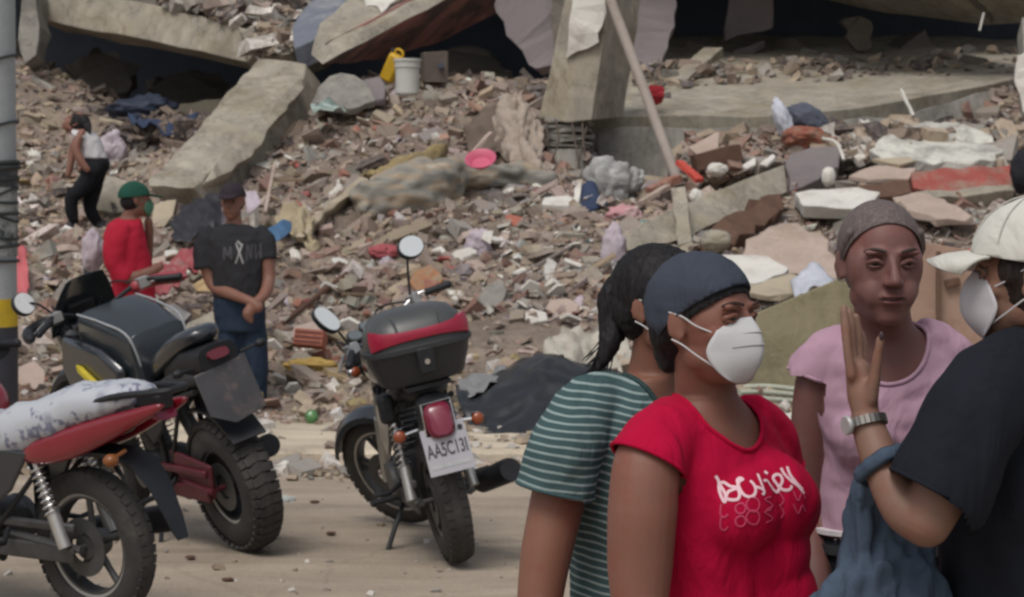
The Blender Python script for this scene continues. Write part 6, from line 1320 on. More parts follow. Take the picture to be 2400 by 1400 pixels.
sh = blob(shirt, 'tshirt', M_RSH, root, voxel=.0055, smooth=12, nz=(.006, (7, 7, 3.6)))
cuff([(1522, 1082, 4.20, .071), (1514, 1100, 4.195, .069)], M_RSH, sh); cuff([(1790, 1030, 4.45, .064), (1808, 1120, 4.47, .062)], M_RSH, sh)
def neck_cut(sh, c, ax, u, v, ru, rv, m, parent, rad=.005):
    b = bvh_of(sh); co = collar(b, c, ax, u, v, ru, rv, m, parent, rad)
    bm = bmesh.new(); bm.from_mesh(sh.data); L_ = Vector(sh.location); C_ = Vector(c); kill = []
    for fc in bm.faces:
        q = fc.calc_center_median()+L_-C_
        if q.dot(ax) > -.14 and (q.dot(u)/ru)**2+(q.dot(v)/rv)**2 < 1: kill.append(fc)
    bmesh.ops.delete(bm, geom=kill, context='FACES'); bm.to_mesh(sh.data); bm.free(); return co
axn = (Vector((0, 0, 1))+f*.42).normalized(); vv = (f-axn*f.dot(axn)).normalized()
neck_cut(sh, P(1662, 965, 4.32)+f*.022, axn, r, vv, .082, .088, M_RSH, root, .0045)
# lettering on the chest
bv = bvh_of(sh)
ZX = lambda a: [(1640+x*300/1909, 1060+y*220/1400) for x, y in a]
S1 = [[(235, 355), (280, 440), (290, 560), (330, 680), (375, 745), (385, 640), (320, 520), (300, 470), (360, 455), (450, 510), (540, 530), (590, 600), (580, 690), (500, 715), (400, 690), (420, 600), (500, 560), (560, 540)],
      [(560, 530), (590, 440), (640, 410), (600, 390), (560, 430), (600, 560), (660, 640), (740, 670), (810, 640), (830, 560), (800, 480), (750, 430)], [(830, 520), (900, 540), (960, 590), (930, 640)], [(860, 330), (900, 430), (960, 590)],
      [(950, 430), (1000, 430), (1050, 500), (1110, 580), (1160, 590), (1200, 500), (1230, 430), (1200, 350), (1130, 340), (1090, 390), (1140, 470), (1200, 540), (1280, 570), (1350, 550), (1370, 500)], [(960, 290), (1010, 325)],
      [(1210, 240), (1260, 330), (1360, 430), (1470, 510), (1550, 620)], [(1300, 220), (1340, 330), (1420, 440), (1530, 560)]]
project_strokes('chest_print', [ZX(a) for a in S1], bv, mat('white_shirt_print', (.75, .5, .56), .8, var=.04), sh, .0028)
S2 = []
for row, (yy, sc) in enumerate(((860, .16), (960, .2))):
    for q, ch in enumerate(([(0, -80), (-10, 60), (40, 110), (90, 60)], [(60, -60), (0, 0), (20, 80), (90, 90), (130, 20), (90, -50), (50, -40)], [(0, -90), (-50, 0), (-10, 90), (80, 100), (120, 0), (80, -80), (0, -90)], [(80, -60), (0, -30), (60, 20), (100, 70), (20, 120)], [(0, -90), (60, 20), (20, 100)], [(0, -60), (60, 70), (110, -40), (150, 40)])):
        S2.append(ZX([(320+q*215+x*1.15, yy+row*90-q*42+y*1.05) for x, y in ch]))
project_strokes('faded_print', S2, bv, mat('faded_pink_print', (.5, .05, .12), .85, var=.05), sh, .0016)
# headband, hair, mask, earring
hb = cap_shell('headband', H, .009, (0, .085, .066), (0, -.52, .85), fabric('slate_headband', (.045, .054, .075), 300, .3, rough=.85), root, .006, r=(.075, .097, .088), nz=(.0035, 16, 16, 22))
mb = MB(); mb.ell((0, -.065, -.012), (.062, .045, .06), nu=24, nv=16); mb.ell((0, -.03, .02), (.073, .075, .06), nu=24, nv=16); mb.ell((0, -.075, -.05), (.04, .03, .045)); mb.xform(H); blob(mb, 'hair', HAIR_B, root, voxel=.005, smooth=3, nz=(.004, (60, 60, 12)))
cap_shell('hairline', H, .0025, (0, .088, .055), (0, -.56, .83), HAIR_B, root, .004, nz=(.002, 60, 60, 20))
mask_add(root, H)
mb = MB(); mb.tube([H @ Vector((-.083, -.002, -.034)), H @ Vector((-.085, .001, -.048))], .003, 8); mb.build('earring', mat('silver', (.8, .8, .78), .2, metal=1, var=0), root)

# =============== woman in the striped shirt
TH = -130
root = person(P(1500, 900, 4.95).x, 4.95, 'woman with a black ponytail and a teal striped T-shirt, standing behind the woman in red')
H = frame(1556, 718, 4.9, -128, 0, 0)
body = MB(); dents = head_add(body, H)
SEC = [(1515, 1700, 5.0, .18, .14, 2.4), (1512, 1540, 5.0, .175, .135, 2.4), (1508, 1420, 4.99, .165, .125, 2.4), (1505, 1330, 4.98, .158, .12, 2.4), (1505, 1230, 4.97, .165, .12, 2.4), (1505, 1120, 4.96, .172, .122, 2.4), (1505, 1030, 4.95, .17, .105, 2.4), (1508, 965, 4.94, .15, .085, 2.3), (1514, 920, 4.93, .105, .068, 2.2), (1522, 880, 4.92, .065, .056, 2)]
torso(body, SEC, TH); limb(body, [(1525, 930, 4.95, .062), (1538, 850, 4.93, .054), (1548, 780, 4.92, .054)])
f, r = axes(TH)
limb(body, [(1380, 960, 4.86, .052), (1340, 1010, 4.80, .056), (1310, 1160, 4.80, .056), (1280, 1300, 4.78, .052), (1262, 1430, 4.76, .044)]); limb(body, [(1262, 1430, 4.76, .043), (1300, 1530, 4.64, .038), (1360, 1580, 4.58, .026)])
limb(body, [(1640, 970, 5.08, .05), (1660, 1050, 5.12, .052), (1650, 1250, 5.12, .048), (1640, 1430, 5.1, .04)])
wp = P(1360, 1580, 4.58); hand_add(body, wp, wp+Vector((.05, -.03, -.02)), [[wp+Vector((.05, -.03+.02*q, -.02)), wp+Vector((.085, -.04+.02*q, -.035)), wp+Vector((.1, -.04+.02*q, -.06))] for q in range(4)], [wp+Vector((.02, -.03, .01)), wp+Vector((.05, -.05, .015)), wp+Vector((.075, -.055, .01))])
legs = MB()
for s in (-1, 1):
    a = Vector((P(1512, 1650, 5.0).x, 5.0, .84))+r*s*.085; legs.capsule([a, a+Vector((0, 0, -.36)), a+Vector((0, .01, -.72))], [.1, .065, .045], 16); legs.capsule([a+Vector((0, .02, -.78))-f*.02, a+Vector((0, 0, -.795))+f*.1], [.042, .036], 12); body.capsule([a+Vector((0, 0, -.7)), a+Vector((0, 0, -.78))], [.034, .03], 12)
blob(body, 'body', SK_STR, root, voxel=.005, smooth=5, dents=dents)
torso(legs, [(1512, 1560, 5.0, .18, .14, 2.4), (1512, 1700, 5.0, .185, .145, 2.4), (1512, 1780, 5.0, .15, .11, 2.4)], TH); blob(legs, 'trousers', MATS['dark_jeans'], root, voxel=.012, smooth=3)
eyes_add(root, H, SK_STR, openness=.8)
def stripes(m, N, L, b, tc):
    sp = N.new('ShaderNodeSeparateXYZ'); L.new(tc.outputs['Object'], sp.inputs[0])
    n = N.new('ShaderNodeTexNoise'); n.inputs['Scale'].default_value = 5; n.inputs['Detail'].default_value = 2; L.new(tc.outputs['Object'], n.inputs['Vector'])
    a0 = N.new('ShaderNodeMath'); a0.operation = 'MULTIPLY_ADD'; a0.inputs[1].default_value = .035; L.new(n.outputs['Fac'], a0.inputs[0])
    a1 = N.new('ShaderNodeMath'); a1.operation = 'MULTIPLY_ADD'; a1.inputs[1].default_value = .16; L.new(sp.outputs[0], a1.inputs[0]); L.new(sp.outputs[2], a1.inputs[2]); L.new(a1.outputs[0], a0.inputs[2])
    mu = N.new('ShaderNodeMath'); mu.operation = 'MULTIPLY'; mu.inputs[1].default_value = 62; L.new(a0.outputs[0], mu.inputs[0])
    fr = N.new('ShaderNodeMath'); fr.operation = 'FRACT'; L.new(mu.outputs[0], fr.inputs[0])
    rp = N.new('ShaderNodeValToRGB'); e = rp.color_ramp.elements; e[0].position = .0; e[0].color = (.047, .085, .09, 1); e[1].position = .72; e[1].color = (.24, .31, .305, 1)
    k = e.new(.63); k.color = (.047, .085, .09, 1); k = e.new(.93); k.color = (.24, .31, .305, 1); k = e.new(1.0); k.color = (.047, .085, .09, 1)
    L.new(fr.outputs[0], rp.inputs[0]); L.new(rp.outputs[0], b.inputs['Base Color'])
M_STR = fabric('striped_teal_cotton', (.05, .09, .1), extra=stripes); M_TEAL = fabric('dark_teal_rib', (.03, .055, .055))
shirt = MB(); torso(shirt, SEC[1:], TH, .012)
for d_ in (-1, 1): shirt.ell(P(1505, 1130, 4.96)+f*.085+r*d_*.07, (.075, .07, .075), nu=24, nv=16)
shirt.ell(P(1505, 1500, 4.99), (.19, .16, .12), nu=24, nv=16)
limb(shirt, [(1440, 940, 4.9, .06), (1370, 965, 4.84, .07), (1330, 1040, 4.79, .076), (1308, 1120, 4.785, .078), (1298, 1165, 4.785, .079)], 0, flat=True)
limb(shirt, [(1600, 930, 5.02, .055), (1640, 960, 5.08, .066), (1665, 1080, 5.13, .07)], 0, flat=True)
sh = blob(shirt, 'tshirt', M_STR, root, voxel=.006, smooth=6, nz=(.010, (7, 7, 4), (3, 1, 2)))
cuff([(1308, 1120, 4.785, .078), (1298, 1165, 4.785, .077)], M_STR, sh)
axn = (Vector((0, 0, 1))+f*.35).normalized(); vv = (f-axn*f.dot(axn)).normalized()
neck_cut(sh, P(1522, 915, 4.92)+f*.02, axn, r, vv, .078, .082, M_TEAL, root, .006)
def hx(mb): pass
mb = MB(); mb.ell((0, -.018, .036), (.084, .104, .094), nu=32, nv=22); mb.ell((0, -.055, -.005), (.078, .06, .07), nu=24, nv=16); mb.xform(H)
hr = blob(mb, 'hair', HAIR_B, root, voxel=.005, smooth=2, nz=(.003, (110, 110, 26)))
mb = MB(); mb.box((0, .12, -.06), (.16, .115, .19)); mb.box((0, .145, .04), (.2, .12, .09), Matrix.Rotation(R(-30), 3, 'X')); mb.xform(H); ct = mb.build('cut', HAIR_B, None, smooth=False)
md = hr.modifiers.new('b', 'BOOLEAN'); md.operation = 'DIFFERENCE'; md.object = ct; md.solver = 'EXACT'; md.use_self = True; bake(hr); bpy.data.objects.remove(ct)
mb = MB(); rgh = random.Random(3)
pt = [P(1462, 665, 4.95), P(1440, 700, 4.94), P(1436, 760, 4.93), P(1425, 815, 4.91), P(1398, 872, 4.9)]
mb.capsule(bez(pt, 6), list(np.interp(np.linspace(0, 4, 25), range(5), [.03, .034, .030, .022, .006])), 16)
pony = blob(mb, 'ponytail', HAIR_B, root, voxel=.004, smooth=1, nz=(.004, (120, 120, 18)))
for q in range(60):
    mb = MB(); o_ = Vector((rgh.uniform(-.028, .028), rgh.uniform(-.02, .02), rgh.uniform(-.02, .02))); e = Vector((rgh.uniform(-.03, .02), 0, rgh.uniform(-.03, .03)))
    mb.tube(bez([p+o_*(1-.2*i)+(e if i == 4 else e*.3*(i > 2)) for i, p in enumerate(pt)], 5), [.0014]*20+[.0004], 5); mb.build('hair_strand', HAIR_B, pony, angle=0)
mask_add(root, H, creases=False)

# =============== grey haired woman in the pink shirt
TH = -175
root = person(P(2075, 900, 4.75).x, 4.75, 'grey haired woman in a pink T-shirt facing the camera, lips closed, no mask')
H = frame(2064, 618, 4.66, -174, -3, 0, 1.03)
body = MB(); dents = [(c_, r_, v_*.62) for c_, r_, v_ in head_add(body, H, jaw=1.06)]
hx_ = MB()
for s in (-1, 1): hx_.ell((s*.036, .046, -.042), (.026, .030, .034)); hx_.ell((s*.052, .03, .0), (.02, .04, .05))
hx_.xform(H); body.join(hx_)
SEC = [(2085, 1700, 4.8, .165, .13, 2.4), (2085, 1500, 4.8, .17, .13, 2.4), (2082, 1380, 4.79, .165, .125, 2.4), (2080, 1250, 4.78, .142, .115, 2.4), (2080, 1150, 4.77, .128, .10, 2.4), (2080, 1050, 4.76, .13, .105, 2.4), (2080, 960, 4.75, .138, .105, 2.4), (2080, 890, 4.75, .145, .09, 2.4), (2078, 840, 4.74, .13, .075, 2.3), (2075, 795, 4.73, .09, .062, 2.2), (2070, 760, 4.72, .058, .055, 2)]
torso(body, SEC, TH); limb(body, [(2072, 810, 4.74, .062), (2068, 740, 4.71, .056), (2064, 680, 4.7, .054)])
f, r = axes(TH)
limb(body, [(1945, 845, 4.74, .045), (1915, 900, 4.74, .044), (1900, 1030, 4.76, .042), (1893, 1160, 4.78, .038), (1893, 1210, 4.78, .035), (1905, 1330, 4.7, .032), (1925, 1440, 4.62, .024)])
limb(body, [(2210, 830, 4.76, .045), (2250, 900, 4.78, .044), (2265, 1080, 4.8, .04), (2268, 1200, 4.8, .035), (2260, 1330, 4.74, .032), (2240, 1440, 4.66, .024)])
for wp in (P(1925, 1440, 4.62), P(2240, 1440, 4.66)): hand_add(body, wp, wp+Vector((0, -.02, -.07)), [[wp+Vector((-.03+.02*q, -.02, -.07)), wp+Vector((-.035+.022*q, -.035, -.11)), wp+Vector((-.03+.02*q, -.03, -.14))] for q in range(4)], [wp+Vector((.02, -.03, -.02)), wp+Vector((.035, -.05, -.05)), wp+Vector((.03, -.06, -.08))])
for d_ in (-1, 1): body.ell(P(2080, 1010, 4.76)+f*.07+r*d_*.065, (.055, .055, .055))
legs = MB()
for s in (-1, 1):
    a = Vector((P(2083, 1650, 4.8).x, 4.8, .84))+r*s*.08; legs.capsule([a, a+Vector((0, 0, -.36)), a+Vector((0, .01, -.72))], [.095, .065, .045], 16); legs.capsule([a+Vector((0, .02, -.78))-f*.02, a+Vector((0, 0, -.795))+f*.1], [.042, .036], 12); body.capsule([a+Vector((0, 0, -.7)), a+Vector((0, 0, -.78))], [.034, .03], 12)
blob(body, 'body', SK_PNK, root, voxel=.0045, smooth=6, dents=dents)
torso(legs, [(2080, 1248, 4.78, .15, .124, 2.4), (2082, 1330, 4.79, .165, .13, 2.4), (2085, 1450, 4.8, .178, .14, 2.4), (2085, 1650, 4.8, .175, .135, 2.4), (2085, 1780, 4.8, .14, .11, 2.4)], TH)
tr = blob(legs, 'trousers', fabric('black_trousers', (.012, .014, .018)), root, voxel=.009, smooth=3)
mb = MB(); mb.sect([(P(2080, y, 4.78), r*(.153+q), f*(.127+q), 2.4) for y, q in ((1262, 0), (1262, .005), (1284, .007), (1284, .002))], 40); mb.build('belt', mat('black_belt', (.02, .022, .025), .4), tr)
for q in range(5): mb = MB(); mb.box(P(1958+q*14, 1272-q*1, 4.655), (.006, .006, .012)); mb.build('belt_stud', M_CHROME, tr)
eyes_add(root, H, SK_PNK, openness=.35, brow_m=mat('greying_brow', (.06, .045, .04), .8))
mb = MB(); mb.tube(bez([(-.026, .085, -.0585), (-.01, .0965, -.058), (0, .0975, -.0595), (.01, .0965, -.058), (.026, .085, -.0585)], 6), .0016, 8); mb.xform(H); mb.build('mouth_line', mat('dark_lip_line', (.035, .014, .012), .7), root)
mb = MB(); mb.ell((0, .0915, -.0535), (.022, .007, .0042)); mb.ell((0, .0895, -.065), (.019, .0075, .005)); mb.xform(H); mb.build('lips', mat('lip_skin', (.17, .065, .06), .5), root, angle=0)
M_PSH = fabric('pink_cotton', (.42, .265, .34), 380, .1)
shirt = MB(); torso(shirt, SEC[3:], TH, .009); shirt.ell(P(2079, 1200, 4.775)+f*.03, (.138, .1, .075), nu=24, nv=16)
for d_ in (-1, 1): shirt.ell(P(2080, 1015, 4.76)+f*.08+r*d_*.066, (.068, .062, .07), nu=24, nv=16)
limb(shirt, [(2000, 810, 4.735, .05), (1950, 838, 4.74, .056), (1918, 880, 4.74, .058), (1908, 905, 4.74, .06)], 0, flat=True); limb(shirt, [(2150, 800, 4.74, .05), (2208, 828, 4.76, .056), (2250, 880, 4.78, .058), (2262, 910, 4.78, .06)], 0, flat=True)
sh = blob(shirt, 'tshirt', M_PSH, root, voxel=.0055, smooth=5, nz=(.009, (4.5, 5, 9), (8, 2, 5)))
cuff([(1918, 880, 4.74, .058), (1908, 905, 4.74, .058)], M_PSH, sh); cuff([(2250, 880, 4.78, .058), (2262, 910, 4.78, .058)], M_PSH, sh)
axn = (Vector((0, 0, 1))+f*.45).normalized(); vv = (f-axn*f.dot(axn)).normalized()
neck_cut(sh, P(2072, 795, 4.72)+f*.02, axn, r, vv, .082, .082, M_PSH, root, .005)
bv = bvh_of(sh)
mb = MB(); mb.sect([(P(2080, y, 4.78), r*(.152+q), f*(.126+q), 2.4) for y, q in ((1228, .002), (1229, .007), (1240, .007), (1241, .002))], 40); mb.build('hem', mat('white_hem', (.6, .55, .57), .9), root)
cap_shell('hair', H, .003, (0, .07, .082), (0, -.78, .62), HAIR_G, root, .002, r=(.076, .096, .088))
mb = MB()
for s in (-1, 1): mb.capsule([H @ Vector((s*.066, .03, .06)), H @ Vector((s*.074, .012, .03)), H @ Vector((s*.072, -.01, .0))], [.010, .010, .006], 10)
mb.ell(H @ Vector((0, -.07, -.02)), .055); o = mb.build('side_hair', HAIR_G, root, angle=0)

# =============== man with the white cap, seen from behind
TH = 62
root = person(P(2400, 900, 4.15).x, 4.15, 'man in a white cap and black T-shirt seen from behind, raising one hand')
H = frame(2418, 648, 4.12, 70, 0, 0)
body = MB(); dents = head_add(body, H)
SEC = [(2420, 1900, 4.25, .18, .14, 2.4), (2420, 1700, 4.25, .185, .145, 2.4), (2415, 1500, 4.24, .18, .14, 2.4), (2412, 1350, 4.23, .182, .14, 2.4), (2410, 1200, 4.22, .19, .14, 2.4), (2410, 1080, 4.21, .2, .135, 2.4), (2412, 980, 4.2, .2, .12, 2.4), (2415, 900, 4.19, .18, .1, 2.3), (2420, 850, 4.18, .13, .08, 2.2), (2420, 800, 4.17, .075, .065, 2)]
torso(body, SEC, TH, -.014); limb(body, [(2420, 860, 4.2, .07), (2416, 780, 4.17, .062), (2418, 700, 4.16, .06)])
f, r = axes(TH)
limb(body, [(2330, 900, 4.06, .06), (2290, 960, 4.0, .06), (2220, 1120, 3.98, .05), (2172, 1226, 3.97, .041)])
limb(body, [(2172, 1228, 3.97, .040), (2118, 1190, 4.0, .039), (2072, 1100, 4.04, .034), (2042, 1020, 4.07, .030), (2030, 985, 4.08, .027)])
q4 = lambda a: [P(*p) for p in a]
hand_add(body, P(2030, 980, 4.08), P(2012, 870, 4.1), [q4([(1996, 880, 4.075), (1986, 820, 4.075), (1982, 770, 4.08), (1978, 722, 4.085)]), q4([(2002, 875, 4.095), (1997, 810, 4.10), (1994, 765, 4.105), (1990, 728, 4.11)]),
     q4([(2014, 872, 4.115), (2012, 815, 4.125), (2010, 775, 4.13), (2006, 742, 4.13)]), q4([(2022, 880, 4.13), (2024, 830, 4.145), (2022, 800, 4.15), (2018, 780, 4.15)])],
     q4([(2040, 935, 4.07), (2050, 885, 4.06), (2056, 840, 4.055), (2064, 795, 4.05)]), pr=.0255, fr=.0088)
limb(body, [(2500, 900, 4.36, .06), (2540, 1050, 4.42, .055), (2560, 1250, 4.46, .046), (2570, 1330, 4.5, .04), (2570, 1420, 4.52, .03)])
legs = MB()
for s in (-1, 1):
    a = Vector((P(2415, 1650, 4.24).x, 4.24, .88))+r*s*.09; legs.capsule([a, a+Vector((0, 0, -.4)), a+Vector((0, .01, -.77))], [.1, .07, .05], 16); legs.capsule([a+Vector((0, .02, -.825))-f*.02, a+Vector((0, 0, -.84))+f*.1], [.045, .038], 12); body.capsule([a+Vector((0, 0, -.74)), a+Vector((0, 0, -.82))], [.034, .03], 12)
blob(body, 'body', SK_MAN, root, voxel=.0042, smooth=3, dents=dents)
torso(legs, [(2415, 1560, 4.24, .185, .145, 2.4), (2415, 1700, 4.24, .19, .145, 2.4), (2415, 1780, 4.24, .15, .11, 2.4)], TH); blob(legs, 'trousers', MATS['dark_jeans'], root, voxel=.012, smooth=3)
eyes_add(root, H, SK_MAN)
mb = MB(); mb.ell(P(2066, 788, 4.043), (.0045, .003, .0075)); mb.build('thumb_nail', mat('dark_nail', (.05, .025, .03), .35), root)
M_BSH = fabric('black_cotton', (.010, .012, .018), 300, .15)
shirt = MB(); torso(shirt, SEC[1:], TH, .014)
limb(shirt, [(2390, 860, 4.1, .07), (2325, 905, 4.04, .082), (2280, 985, 3.99, .085), (2220, 1095, 3.975, .083), (2178, 1172, 3.97, .082)], 0, flat=True); limb(shirt, [(2440, 860, 4.25, .07), (2510, 920, 4.37, .078), (2545, 1080, 4.42, .08)], 0, flat=True)
sh = blob(shirt, 'tshirt', M_BSH, root, voxel=.0065, smooth=5, nz=(.014, (5, 5, 3), (1, 9, 5)))
cuff([(2220, 1095, 3.975, .083), (2178, 1172, 3.97, .080)], M_BSH, sh)
axn = (Vector((0, 0, 1))+f*.3).normalized(); vv = (f-axn*f.dot(axn)).normalized()
neck_cut(sh, P(2418, 835, 4.17)+f*.01, axn, r, vv, .078, .08, M_BSH, root, .006)
mb = MB(); mb.ell((0, -.022, -.005), (.079, .09, .085), nu=28, nv=18); mb.ell((0, -.045, -.05), (.062, .06, .05))
for s in (-1, 1): mb.ell((s*.052, .012, .012), (.028, .04, .04))
mb.xform(H); blob(mb, 'hair', hairmat('dark_brown_hair', (.022, .015, .013)), root, voxel=.006, smooth=3, nz=(.003, (60, 60, 30)))
M_CAP = fabric('off_white_canvas', (.56, .55, .50), 260, .3)
cp = cap_shell('cap', H, .02, (0, .08, .038), (0, -.13, .99), M_CAP, root, .006, c=(0, -.014, .032), r=(.074, .098, .088), nz=(.003, 14, 14, 14))
mb = MB(); top = []; n = 21
for k in range(n):
    a = -80+160*k/(n-1); sx, cx_ = math.sin(R(a)), math.cos(R(a)); top.append((Vector((.084*sx, .055+.022*cx_, .04-.006*abs(sx))), Vector((.082*sx, .092+.088*cx_, .026-.022*abs(sx)**2))))
vs = []; 
for a_, b_ in top:
    for t in (0, .33, .66, 1): vs.append(a_.lerp(b_, t)+Vector((0, 0, .007*math.sin(t*3.14))))
fs = [(i*4+j, (i+1)*4+j, (i+1)*4+j+1, i*4+j+1) for i in range(n-1) for j in range(3)]
mb.add(vs, fs); mb.xform(H); br = mb.build('brim', M_CAP, cp, angle=0); s = br.modifiers.new('t', 'SOLIDIFY'); s.thickness = .005; s.offset = 0
for k in range(6):
    a = math.pi*2*k/6+.5; pts = []
    for t in range(11):
        ph = R(90-t*7.6); c_ = math.cos(ph); pts.append(H @ Vector((.0955*c_*math.cos(a), -.014+.1195*c_*math.sin(a), .032+.1095*math.sin(ph))))
    mb = MB(); mb.tube(pts, .0012, 6); mb.build('cap_seam', mat('cap_stitching', (.49, .48, .44), .9), cp)
mb = MB(); mb.ell((0, -.014, .142), (.008, .008, .005)); mb.xform(H); mb.build('cap_button', M_CAP, cp)
mask_add(root, H, mat('greyish_face_mask', (.5, .48, .5), .85, var=.05), creases=False)
# watch on the wrist (worn: part of the outfit)
wc = P(2030, 992, 4.078); wd = (P(2042, 1020, 4.07)-P(2026, 960, 4.085)).normalized(); wu = wd.orthogonal().normalized(); wv = wd.cross(wu); mb = MB()
for k in range(26):
    a = 2*math.pi*k/26; e = wu*math.cos(a)+wv*math.sin(a); rot = Matrix((wd.cross(e), wd, e)).transposed(); mb.box(wc+e*.0345, (.0076, .015, .005), rot)
o = mb.build('watch', mat('steel_bracelet', (.3, .28, .25), .35, metal=.9, var=.15), root, smooth=False)
e = (Vector((-1, -.4, 0))-wd*Vector((-1, -.4, 0)).dot(wd)).normalized(); rot = Matrix((wd.cross(e), wd, e)).transposed(); mb = MB(); mb.lathe([(.001, -.004), (.016, -.004), (.017, 0), (.015, .004), (.001, .004)], (0, 0, 0), 'z', 24); mb.v = [wc+e*.038+rot @ v for v in mb.v]; mb.build('watch_face', mat('watch_steel', (.4, .4, .4), .5, metal=.3), o)
# denim bag hanging from the forearm: its own thing
M_DEN = fabric('washed_denim', (.055, .078, .115), 200, .3, var=.25)
bag = empty('denim_bag', P(2080, 1400, 4.1), 'faded blue denim bag hanging from the forearm of the man in the white cap', 'bag')
fc = P(2068, 1092, 4.043); fd = (P(2118, 1190, 4.0)-P(2042, 1020, 4.07)).normalized(); u_ = fd.orthogonal().normalized(); v_ = fd.cross(u_)
mb = MB(); pts = [fc+(u_*math.cos(2*math.pi*k/32)+v_*math.sin(2*math.pi*k/32))*(.043+.003*math.sin(5*k))+fd*.006*math.sin(2*math.pi*k/32+1) for k in range(32)]
rings = []
for k in range(32):
    e = (pts[k]-fc).normalized(); rings.append([pts[k]+fd*.013, pts[k]+e*.007+fd*.006, pts[k]+e*.007-fd*.008, pts[k]-fd*.015, pts[k]-e*.002])
rings.append(rings[0]); mb.rings(rings, cap=False); mb.v = [v-bag.location for v in mb.v]; mb.build('strap', M_DEN, bag, angle=0)
mb = MB()
for pts_, rr in (([(2030, 1100, 4.10), (2010, 1180, 4.12), (2020, 1280, 4.14), (2030, 1400, 4.14)], [.014, .02, .038, .06]), ([(2085, 1110, 4.10), (2070, 1200, 4.14), (2080, 1300, 4.16), (2090, 1400, 4.16)], [.012, .028, .055, .07]),
                 ([(2080, 1310, 4.14), (2130, 1350, 4.13), (2150, 1450, 4.13)], [.045, .055, .06]), ([(2000, 1350, 4.12), (1985, 1450, 4.12), (1990, 1560, 4.12)], [.03, .045, .05]), ([(2070, 1420, 4.14), (2070, 1600, 4.14)], [.09, .085]), ([(2140, 1440, 4.13), (2130, 1580, 4.13)], [.055, .055])):
    mb.capsule([P(*q) for q in pts_], rr, 16)
bb = blob(mb, 'bag_cloth', M_DEN, None, voxel=.006, smooth=3, nz=(.034, (16, 16, 3.2), (4, 4, 1))); bb.parent = bag; bb.location = -bag.location

bpy.context.view_layer.update()
for root in [o for o in scene.objects if o.name.startswith('person') and o.parent is None]:
    for c in root.children: c.location = Vector(c.location)-Vector(root.location)
# =============== people on the far pavement and the bank
def far_person(label, d, Hd, secs, arms, legs_, shirt_secs, shirt_m, pants_m, sleeves, feet, th, skin=SK_BG, voxel=.012, feet_m=None, extra=None, group=None):
    root = empty('person', P(secs[0][0], secs[0][1], d), label, 'person', group); L0 = root.location.copy()
    def put(o): o.parent = root; o.location = Vector(o.location)-L0; return o
    body = MB(); dn = head_add(body, Hd)
    torso(body, secs, th); 
    hc = Hd @ Vector((0, -.02, -.06)); body.capsule([hc, P(*secs[-1][:3])], [.052, .056], 14)
    for a in arms: limb(body, [(a[0][0], a[0][1], a[0][2], .04)]+a[1:])
    put(blob(body, 'body', skin, None, voxel=voxel*.62, smooth=3, dents=dn))
    sh = MB(); torso(sh, shirt_secs, th, .017)
    for a in sleeves: limb(sh, a, flat=True)
    put(blob(sh, 'shirt', shirt_m, None, voxel=voxel, smooth=3, nz=(.014, (5, 5, 4), (d, 2, 3))))
    pt = MB()
    for a in legs_: limb(pt, a)
    torso(pt, secs[:3], th, .016); put(blob(pt, 'trousers', pants_m, None, voxel=voxel, smooth=3, nz=(.012, (6, 6, 4), (d, 2, 3))))
    for a, b in feet:
        mb = MB(); pa, pb = P(*a), P(*b); mb.sect([(pa, (.035, 0, 0), (0, 0, .03), 2.5), (pa.lerp(pb, .4), (.045, 0, 0), (0, 0, .05), 2.5), (pb, (.035, 0, 0), (0, 0, .025), 2.5)], 16); put(mb.build('shoe', feet_m or M_BLK, None))
    return root, put
def bcap(put, H, m, lift=0.035):
    o = cap_shell('cap', H, .014, (0, .07, lift), (0, -.1, 1), m, None, .006); put(o)
    mb = MB(); mb.prism([(-.07, .075, lift+.004), (-.055, .145, lift-.014), (-.02, .18, lift-.02), (.02, .18, lift-.02), (.055, .145, lift-.014), (.07, .075, lift+.004)], (0, 0, .011)); mb.xform(H); b = mb.build('brim', m, None); b.parent = o
D1 = 16.5
H = frame(545, 474, D1, 172, -3, 0, 1.04)
S_ = [(565, 775, D1, .155, .12, 2.4), (562, 735, D1, .16, .12, 2.4), (560, 700, D1, .155, .12, 2.4), (556, 650, D1, .165, .12, 2.4), (552, 600, D1, .185, .125, 2.4), (551, 560, D1, .185, .11, 2.4), (550, 540, D1, .14, .09, 2.3), (549, 526, D1, .07, .06, 2)]
root, put = far_person('man in a black T-shirt and dark purple cap with clasped hands on the far pavement', D1, H, S_,
    [[(484, 552, D1, .055), (480, 600, D1-.02, .05), (500, 668, D1-.03, .045), (545, 690, D1-.16, .04), (590, 708, D1-.26, .03), (604, 720, D1-.27, .04)], [(616, 552, D1, .055), (626, 600, D1-.02, .05), (630, 655, D1-.04, .044), (620, 690, D1-.16, .04), (598, 712, D1-.25, .032), (582, 735, D1-.27, .042), (588, 752, D1-.27, .02)]],
    [[(540, 770, D1, .1), (540, 840, D1-.02, .082), (545, 920, D1, .07), (550, 1000, D1, .06)], [(592, 770, D1, .1), (602, 850, D1-.04, .085), (600, 930, D1, .072), (598, 1005, D1, .062)]],
    S_[2:], fabric('faded_black_cotton', (.03, .03, .034)), fabric('navy_jeans', (.022, .035, .06)),
    [[(505, 545, D1, .07), (482, 570, D1, .078), (480, 632, D1-.02, .078)], [(595, 545, D1, .07), (618, 570, D1, .078), (626, 610, D1-.02, .075)]],
    [((552, 1000, D1+.06), (548, 1012, D1-.2)), ((600, 1006, D1+.06), (606, 1018, D1-.2))], 176)
bcap(put, H, fabric('dark_plum_cap', (.034, .026, .033)), .046)
e_ = MB(); e_.ell((0, -.03, .0), (.075, .075, .075)); e_.xform(H); put(e_.build('hair', HAIR_B, None, angle=0))
eyes_add(root, Matrix.Translation(-root.location) @ H, SK_BG)
